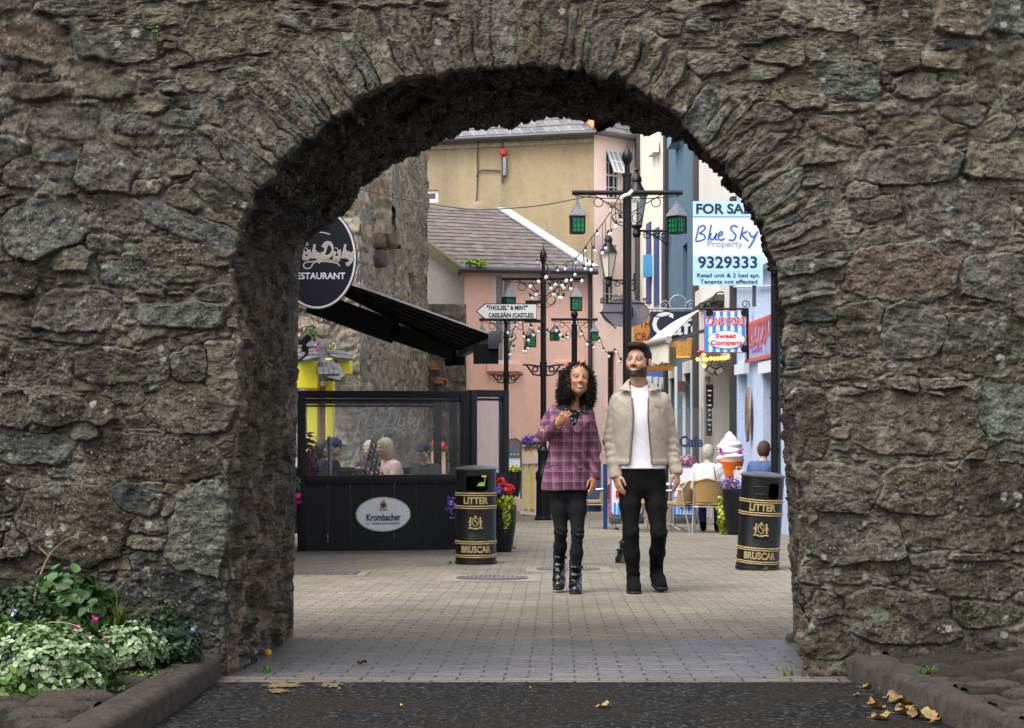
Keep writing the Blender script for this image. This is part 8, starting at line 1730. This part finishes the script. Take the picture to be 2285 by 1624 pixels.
# ---------------------------------------------------------------- seated people
def seated(label, loc, rz, skin, hairc, top, legs, hair='short', cap=None, k=1., lean=0., headyaw=0., group=None, hh=.0085, hold=0):
    t = thing('person', label, 'person', loc, rz, group); t.scale = (k,)*3
    c = np.array((0,-.03-lean*.5,1.10)); M = rotm(headyaw, R(6))
    s = SDF(axis(-.34, .34, hh), axis(-.62, .26, hh), np.r_[np.arange(0, 1.08, hh), np.arange(1.08, 1.40, .005)]); T = head(s, c, M, .97)
    s.cap(T(0,.02,.03), (0,.03-lean*.35,1.03), .05, .055, .02); sh = [np.array((sx*.17,.03-lean*.3,.98)) for sx in (-1,1)]; eb = [np.array((sx*.25,-.02-lean*.3,.70)) for sx in (-1,1)]; wr = [np.array((sx*.10,-.30-hold*.05,.66+hold*.25)) for sx in (-1,1)]
    tor = lambda e: [(.46,0,.05,.17+e,.13+e),(.62,0,.05-lean*.1,.15+e,.115+e),(.80,0,.04-lean*.2,.165+e,.12+e),(.93,0,.035-lean*.27,.18+e,.11+e),(1.00,0,.035-lean*.32,.14+e,.08+e),(1.05,0,.03-lean*.35,.07+e,.06+e)]
    s.loft(tor(-.012), .04); hp = [np.array((sx*.09,.03,.50)) for sx in (-1,1)]; kn = [np.array((sx*.12,-.40,.50)) for sx in (-1,1)]; an = [np.array((sx*.11,-.38,.09)) for sx in (-1,1)]
    for i in (0, 1):
        sx = (-1, 1)[i]; s.chain([sh[i], eb[i], wr[i]], [.05,.04,.026], .03); hand(s, wr[i], (-sx*.4,-.8,-.1+hold*.6), (0,-.2,1), (-sx*.9,-.3,0), .95, (.6,.7,.8,.9)); s.chain([hp[i], kn[i], an[i]], [.085,.055,.04], .03); s.cap(an[i], an[i]+np.array((0,-.12,-.05)), .035, .03, .02)
    emit_sdf(s, 'body', SKIN_M, t, cols=lambda V: face_cols(V, c, M, .97, skin, tuple(np.array(skin)*np.array((.9,.55,.5))), hairc))
    s = SDF(axis(-.36, .36, hh), axis(-.40, .28, hh), axis(.42, 1.10, hh)); s.loft(tor(.016), .04)
    for i in (0, 1): s.chain([sh[i], eb[i], wr[i]+(eb[i]-wr[i])*.12], [.068,.056,.042], .03)
    s.ell(T(0,.0,-.02), (.06,.065,.06), None, .01, 'sub'); emit_sdf(s, 'top', cloth('top_'+str(abs(hash(label)) % 997), top, .9, .1, .3, 160), t, disp=lambda V: wrinkle(V, .016, 9, 20, 4), it=2)
    s = SDF(axis(-.28, .28, hh), axis(-.54, .24, hh), axis(.08, .64, hh)); s.loft([(.42,0,.05,.175,.135),(.54,0,.05,.17,.13)], .04)
    for i in (0, 1): s.chain([hp[i], kn[i], an[i]], [.098,.07,.055], .03)
    emit_sdf(s, 'trousers', cloth('trousers_'+str(abs(hash(label)) % 997), legs, .9, .15, .3, 160), t, disp=lambda V: wrinkle(V, .012, 9, 20, 6))
    for i in (0, 1): shoe(t, (an[i][0], an[i][1]+.02), (an[i][0], an[i][1]-.18), .0, SHK, SHS)
    s = SDF(axis(-.20, .20, .006), axis(-.26, .24, .006), axis(.98, 1.45, .006)); E = lambda p, r, kk=.015, op='add': s.ell(T(*p), r, M, kk, op)
    E((0,.026,.150), (.088,.103,.098))
    if hair == 'long': 
        for sx in (-1, 1): E((sx*.06,.03,.07), (.048,.075,.12), .03)
        E((0,.075,.06), (.08,.05,.13), .03)
    elif hair == 'bob': E((0,.045,.095), (.092,.085,.095), .03)
    else: E((0,.05,.10), (.082,.07,.07), .02)
    E((0,-.098,.085), (.058,.09,.085), .01, 'sub')
    emit_sdf(s, 'hair', mat('hair_'+str(abs(hash(label)) % 997), hairc, .55, .3, 30, .5, 120, stretch=(1,1,.3)), t, disp=lambda V: .010*(fbm(V[:, 0]*70+V[:, 1]*60, V[:, 2]*22, 3, 4)-.5))
    if cap is not None:
        s = SDF(axis(-.16, .16, .006), axis(-.26, .20, .006), axis(1.16, 1.44, .006)); E((0,.02,.158), (.092,.106,.098)); s.box((-1,-1,0), (1,1,T(0,0,.150)[2]), .004); E((0,-.10,.155), (.07,.075,.010), .012); emit_sdf(s, 'cap', cloth('cap_'+str(abs(hash(label)) % 997), cap), t)
    return t
FAIR = (.50,.31,.24)
seated('grey haired woman in a white jumper on a wicker chair, seen from behind', (ux(1579,24.95), 24.95, gz(24.95)), R(168), FAIR, (.36,.33,.28), (.72,.70,.66), (.03,.05,.14), 'bob', k=1.0)
mb = MB(); sw = [o for o in bpy.data.objects if o.type == 'EMPTY' and o.get('label', '').startswith('grey haired woman in a white')][0]
mb.tube([(-.10,.13,1.0),(-.13,.185,.85),(-.16,.18,.7)], .012, 6); mb.build('bag_strap', mat('brown_strap', (.20,.10,.07), .5), sw)
seated('seated woman with a brown bob in a blue denim jacket, beside the right jamb', (ux(1703,25.2), 25.2, gz(25.2)), R(150), FAIR, (.060,.028,.015), (.075,.12,.26), (.03,.04,.10), 'bob', k=1.04)
seated('fair haired woman in a pale pink jacket seated behind the glass screen', (ux(872,21.6), 21.6, gz(21.6)+.02), R(-62), FAIR, (.46,.35,.22), (.70,.50,.43), (.05,.06,.10), 'long', lean=.12, hold=1)
seated('man in navy cap and dark coat behind the glass, left of the stacked chairs', (ux(742,22.2), 22.2, gz(22.2)+.03), R(75), FAIR, (.05,.035,.025), (.022,.025,.035), (.02,.02,.025), 'short', cap=(.035,.04,.12))
seated('dark haired person in a blue coat at the left edge behind the glass', (ux(716,22.8), 22.8, gz(22.8)+.03), R(60), FAIR, (.04,.025,.018), (.06,.085,.14), (.02,.02,.03), 'long')
seated('man in a dark cap and charcoal fleece seated right of the pink jacket', (ux(948,22.6), 22.6, gz(22.6)-.02), R(-30), FAIR, (.03,.02,.015), (.035,.037,.045), (.02,.02,.025), 'short', cap=(.03,.035,.06))
seated('grey haired person half hidden behind the stacked metal chairs', (ux(826,23.2), 23.2, gz(23.2)+.02), R(-20), FAIR, (.40,.36,.30), (.05,.045,.05), (.02,.02,.025), 'short')
# ------------------------------------------------------------------ planting bed, weeds and fallen leaves
def bedz(X, Y_): return .03+.10*np.clip((Y_-6.1)/.9, 0, 1)+(fbm(X*6+9, Y_*6, 4, 5)-.5)*.05
n = 90; X, Y_ = np.meshgrid(np.linspace(-3.6, -1.46, n), np.linspace(5.75, 7.08, n), indexing='ij')
edge = np.clip((-1.42-X)/.18, 0, 1)*np.clip((Y_-5.75)/.25, 0, 1); ids = np.arange(n*n).reshape(n, n)
soil = mesh_np('planting_soil', np.stack([X, Y_, gz(Y_)+.06+bedz(X, Y_)*edge], -1).reshape(-1, 3), np.stack([ids[:-1,:-1], ids[1:,:-1], ids[1:,1:], ids[:-1,1:]], -1).reshape(-1, 4), EARTH); soil['kind'] = 'structure'
SILV = [(.16,.235,.11),(.21,.28,.145),(.12,.185,.075),(.26,.315,.19),(.055,.11,.025)]; DKG = [(.014,.034,.010),(.02,.045,.012),(.026,.055,.013)]; MIDG = [(.026,.065,.010),(.036,.082,.012),(.018,.05,.008)]; BRT = [(.065,.13,.012),(.085,.16,.015),(.045,.10,.01)]; BLU = [(.015,.036,.018),(.02,.048,.024),(.012,.03,.015)]
def lamium(label, u, v, Y_, rx, ry, rz_, nl, sd):
    root = thing('dead_nettle_mound', label, 'plant', P(u, v, Y_)-Vector((0,0,rz_)), 0, 'silver leaved mounds in the bed'); c = P(u, v, Y_)
    p_, d = blob_pts(c, rx*.93, ry*.93, rz_*.93, nl, sd+1, .6, -.5); leaves('green_leaves', p_, d, .020, cmix(len(p_), MIDG, sd), root, 'heart', sd)
    p_, d = blob_pts(c, rx, ry, rz_, int(nl*1.9), sd, .88, -.45); d2 = d+np.array((0,-.25,.55)); p_ = p_+np.array((0,-.004,.003)); leaves('silver_leaves', p_, d2, .0205, cmix(len(p_), SILV, sd+2), root, 'heart', sd+3); return root
lamium('large mound of silver green leaves at the near left corner', 92, 1500, 5.85, .215, .20, .145, 950, 61)
lamium('smaller mound of silver green leaves nearer the kerb', 288, 1452, 6.45, .135, .14, .095, 560, 71)
def plant(name, label, parts, group='plants in the bed by the wall'):
    return foliage(name, label, 'plant', parts, group)
plant('broad_leaf_plant', 'leafy mid green plant with broad leaves against the wall', [('leaves', P(165,1345,6.75), .16,.10,.10, 374, 0.054, MIDG, 'oval', 81, .2, -.8), ('leaves', P(140,1312,6.85), .10,.06,.07, 119, 0.054, [(.04,.10,.03),(.06,.13,.04)], 'oval', 82, .2, -.8), ('leaves', P(215,1365,6.7), .09,.06,.07, 153, 0.043, MIDG, 'oval', 83, .2, -.8)])
plant('small_leaf_herb', 'fine dark green herb at the left edge of the bed', [('leaves', P(45,1380,6.5), .17,.12,.13, 884, 0.026, DKG, 'oval', 84, .2, -.9), ('leaves', P(125,1410,6.4), .14,.10,.07, 510, 0.024, MIDG, 'oval', 85, .2, -.9)])
plant('dark_bush', 'low dark blue green bush next to the foot of the jamb', [('leaves', P(365,1428,6.72), .15,.12,.095, 1054, 0.022, BLU, 'oval', 86, .25, -.9), ('leaves', P(400,1452,6.65), .10,.09,.06, 442, 0.020, BLU, 'oval', 87, .25, -.9), ('leaves', P(318,1405,6.75), .08,.07,.09, 374, 0.020, DKG, 'oval', 88, .25, -.9), ('leaves', P(378,1372,6.8), .03,.03,.09, 102, 0.019, MIDG, 'oval', 89, .2, -1)])
plant('lime_groundcover', 'bright lime green ferny leaves at the bottom left corner', [('leaves', P(22,1565,5.62), .085,.1,.10, 544, 0.026, BRT, 'oval', 90, .2, -.9), ('leaves', P(62,1590,5.6), .05,.06,.035, 221, 0.020, BRT, 'oval', 91, .2, -.9)])
plant('lime_groundcover', 'bright lime patch behind the large silver mound', [('leaves', P(38,1412,6.2), .10,.08,.045, 374, 0.022, BRT, 'oval', 92, .2, -.9), ('leaves', P(150,1432,6.2), .08,.07,.04, 255, 0.022, BRT, 'oval', 93, .2, -.9)])
plant('strap_leaf_plant', 'upright green strap leaves between the two silver mounds', [('leaves', P(205,1478,6.15), .065,.06,.10, 153, 0.061, MIDG, 'oval', 94, .1, -.4), ('leaves', P(225,1505,6.05), .05,.05,.05, 102, 0.043, BRT, 'oval', 95, .1, -.4)])
plant('creeping_weeds', 'tiny lime weeds creeping over the soil beside the kerb', [('leaves', P(320,1508,6.25), .14,.12,.018, 340, 0.013, BRT, 'oval', 96, .1, -.2), ('leaves', P(270,1535,6.05), .11,.09,.015, 221, 0.013, BRT, 'oval', 97, .1, -.2)])
# arching grass tuft
t = thing('grass_tuft', 'tuft of arching olive grass blades above the smaller silver mound', 'grass', P(270,1395,6.6), 0); g = np.random.default_rng(4); V = []; Fq = []; C = []
def blades(base, nb, h, sp, lean, w, seed, pal):
    g = np.random.default_rng(seed); V = []; Fq = []; C = []
    for i in range(nb):
        a = g.uniform(0, 6.28); d = np.array((math.cos(a), math.sin(a)*.6, 0))*g.uniform(.2, 1)*sp+np.array(lean)*g.uniform(.4, 1.2); hh_ = h*g.uniform(.6, 1.1); b0 = np.array(base)+np.array((g.normal(0, .012), g.normal(0, .012), 0)); sd = np.cross(d, (0,0,1)); sd = sd/(np.linalg.norm(sd)+1e-9)*w; k = len(V); c = np.array(pal[g.integers(len(pal))])*g.uniform(.7, 1.3)
        for j in range(5):
            f_ = j/4; p = b0+d*f_**1.6+np.array((0,0,hh_*(f_-.35*f_*f_*np.linalg.norm(d)/max(h, .01)))); ww = sd*(1-f_)**.6
            V += [p-ww, p+ww]; C += [c, c]
        Fq += [(k+2*j, k+2*j+1, k+2*j+3, k+2*j+2) for j in range(4)]
    return V, Fq, C
def tuft(name, label, base, nb, h, sp, lean, w, seed, pal, group=None, cat='grass'):
    t = thing(name, label, cat, base, 0, group); V, Fq, C = blades(base, nb, h, sp, lean, w, seed, pal); mesh_np('blades', V, Fq, LEAF, t, cols=np.array(C), world=True); return t
bpy.data.objects.remove(t)
OLV = [(.10,.13,.02),(.14,.16,.03),(.08,.11,.02)]
tuft('grass_tuft', 'tuft of arching olive grass blades above the smaller silver mound', P(262,1408,6.6), 150, .15, .10, (.10,0,.0), .0022, 5, OLV)
for i, (u, v, lab) in enumerate(((595,1503,'small green weed at the foot of the left jamb'), (2068,1506,'bright green grass tuft among the right hand cobbles'), (1004,1258,'thin grass at the left foot of the upright bin'), (1708,1274,'thin grass along the foot of the leaning bin'), (1148,1224,'green weeds beside the black geranium pot'), (1392,1257,'green moss at the foot of the main lantern post'), (1758,1508,'small green weed at the foot of the right jamb'))):
    b_ = G(u, v) if u != 2068 else P(u, v, 6.25); tuft('weed_tuft', lab, b_, 60 if i in (1, 3) else 40, .05, .07 if i in (1, 2, 3, 4) else .03, (0,0,0), .0025, 20+i, BRT if i in (0,1,5) else OLV, 'weeds in the paving')
# flowers in the bed
for u, v, Y_, col, lab in ((213,1378,6.5,(.62,.02,.30),'bright pink flower above the silver mound'), (174,1404,6.3,(.60,.02,.30),'bright pink flower left of the smaller mound'), (237,1432,6.25,(.55,.03,.28),'pink flower at the edge of the smaller mound'), (192,1424,6.2,(.30,.03,.05),'dark red flower between the mounds'), (30,1366,6.4,(.50,.46,.72),'pale violet flower at the left edge'), (22,1347,6.5,(.52,.48,.74),'upper pale violet flower at the left edge'), (204,1421,6.2,(.66,.60,.68),'whitish flower between the mounds'), (430,1405,6.7,(.25,.25,.60),'tiny blue flower on the dark bush')):
    t = thing('flower', lab, 'flower', P(u, v, Y_), 0, 'single flowers in the bed'); p_, d = blob_pts(P(u, v, Y_), .008, .008, .006, 9, int(u), .2, -1); leaves('petals', p_, d, .016 if u != 430 else .010, np.tile(col, (len(p_), 1)), t, 'petal', int(v)); m_ = MB(); m_.tube([P(u, v, Y_), P(u-4, v+30, Y_+.02)], .0015, 5); m_.build('stem', mat('stem_green', (.05,.10,.02), .6), t, world=True)
# bare twigs
TW = mat('dry_twig', (.16,.10,.06), .8, .2, 20)
t = thing('twig', 'bare brown arching twig leaning on the wall above the bed', 'twig', P(75,1350,6.8)); m_ = MB(); m_.tube(smooth_line([tuple(P(u,v,Y_)) for u, v, Y_ in ((73,1350,6.75),(85,1300,6.85),(98,1262,6.9),(118,1228,6.94),(145,1206,6.95),(162,1198,6.94),(176,1202,6.92))], 4), [.0045]*12+[.003]*13, 6); m_.tube([tuple(P(110,1243,6.92)), tuple(P(88,1222,6.93))], .0035, 6); m_.build('twig', TW, t, world=True)
t = thing('twig', 'pale dry stalk lying over the lime patch', 'twig', P(120,1392,6.2)); m_ = MB(); m_.tube(smooth_line([tuple(P(u,v,6.2)) for u, v in ((108,1388),(135,1388),(165,1394),(185,1404))], 3), .0022, 5); m_.build('twig', mat('straw', (.34,.25,.13), .8), t, world=True)
t = thing('wall_weed', 'small green weed rooted high in the wall at the upper left', 'plant', P(352,80,6.99)); p_, d = blob_pts(P(350,74,6.98), .022, .012, .05, 46, 3, .1, -1); leaves('leaves', p_, d, .012, cmix(len(p_), MIDG+BRT, 3), t, 'oval', 3)
# fallen leaves: one curled blade each
def dead_leaf(label, u, v, size, rot, col, seed, Y_=None, dz=.016):
    p = G(u, v) if Y_ is None else P(u, v, Y_); t = thing('fallen_leaf', label, 'leaf', p+Vector((0,0,dz)), rot, 'dry fallen leaves by the right kerb' if u > 1850 else 'small leaves on the paving'); g = np.random.default_rng(seed); n, m = 13, 9; V = []; C = []
    for i in range(n):
        f_ = i/(n-1); w = math.sin(math.pi*f_**.8)*.42*(1+.18*math.sin(f_*22+seed))
        for j in range(m):
            q = j/(m-1)*2-1; x = (f_-.5)*size; y = w*q*size; z = size*(.30*q*q*w*1.6+.12*math.sin(f_*5+seed)+.10*math.sin(q*4+f_*9+seed))+size*.08; V.append((x, y, max(0, z))); C.append(np.array(col)*(1+.25*math.sin(j*1.3+i))*(.72 if j == m//2 else 1))
    ids = np.arange(n*m).reshape(n, m); Qd = np.stack([ids[:-1,:-1], ids[1:,:-1], ids[1:,1:], ids[:-1,1:]], -1).reshape(-1, 4); mesh_np('blade', V, Qd, LEAF, t, cols=np.array(C)); m_ = MB(); m_.tube([(-.5*size,0,.02*size),(-.72*size,.05*size,.05*size)], .02*size, 5); m_.build('stalk', TW, t); return t
LC = [(.19,.125,.05),(.23,.155,.05),(.15,.095,.04),(.26,.185,.075),(.20,.105,.035)]
for i, (u, v, sz, rt, lab) in enumerate(((1943,1542,.075,.3,'upright curled tan leaf nearest the jamb along the right kerb'), (1976,1552,.065,1.6,'narrow curled brown leaf standing against the right kerb'), (2004,1574,.085,.7,'large crumpled tan leaf in the middle of the kerb pile'), (2028,1584,.09,2.4,'broad golden leaf at the right of the kerb pile'), (1955,1587,.07,.1,'flat pale leaf lying out from the kerb pile'), (2018,1600,.075,.2,'dull leaf below the broad golden leaf'), (1966,1612,.07,.0,'thin pale leaf near the bottom edge on the asphalt'), (2040,1608,.06,1.0,'small pale leaf under the kerb near the bottom edge'), (2066,1612,.085,2.2,'pointed leaf leaning on the kerb face near the bottom edge'), (2090,1621,.05,.4,'orange leaf by the kerb at the bottom edge'), (1985,1566,.06,2.8,'small dark leaf tucked in the kerb pile'), (2025,1592,.06,1.2,'brown leaf between the broad leaves of the pile'), (1910,1560,.03,.5,'tiny orange leaf scrap on the asphalt'), (1347,1587,.055,.1,'small tan leaf on the asphalt in the middle'), (757,1547,.02,.4,'tiny yellow scrap on the asphalt'), (896,1583,.014,.8,'tiny yellow petal on the asphalt, left of the tan leaf'), (1185,1545,.02,.2,'tiny brown leaf scrap near the edge of the paving'))): dead_leaf(lab, u, v, sz, rt, LC[i % 5] if i != 15 else (.5,.35,.03), i+3)
for i, (u, v, lab) in enumerate(((1395,1111,'brown leaf on the paving before the blue screen'), (1375,1122,'brown leaf scrap on the paving behind the woman'), (1705,1205,'brown leaf scrap on the paving near the right wall'), (1680,1188,'dry leaf under the seated woman in blue'), (1500,1165,'dry leaf under the wicker chairs'))): dead_leaf(lab, u, v+60 if i < 2 else v+20, .09, i, (.20,.10,.05), 40+i, dz=.004)
for i, (u, v, lab) in enumerate(((168,1522,'brown leaf on the soil beside the large silver mound'), (372,1557,'curled brown leaf against the left kerb face'))): dead_leaf(lab, u, v, .045, i, (.22,.11,.04), 60+i, Y_=5.95 if i == 0 else None, dz=.01)
t = thing('fruit', 'small yellow fruit lying on the dark paving by the left jamb', 'fruit', G(598,1463)+Vector((0,0,.016))); m_ = MB(); m_.lathe([(.001,-.014),(.012,-.012),(.018,-.002),(.016,.010),(.006,.015),(.001,.014)], n=14); m_.build('flesh', mat('yellow_fruit', (.62,.33,.02), .45, .15, 60), t, smooth=True); m_ = MB(); m_.tube([(0,0,.012),(.004,0,.02)], .002, 5); m_.build('stalk', TW, t)
t = thing('red_petal', 'dark red glossy petal on the dark paving in the passage', 'petal', G(808,1484)+Vector((0,0,.01))); m_ = MB(); V = []
for i in range(9):
    for j in range(7): f_, q = i/8-.5, j/6*2-1; w = .018*math.cos(f_*2.8); V.append((f_*.044, w*q, .010*q*q+.004*math.sin(f_*6)))
m_.add(V, [(i*7+j, i*7+j+1, (i+1)*7+j+1, (i+1)*7+j) for i in range(8) for j in range(6)]); m_.build('petal', mat('dark_red_petal', (.10,.008,.014), .25), t, smooth=True)
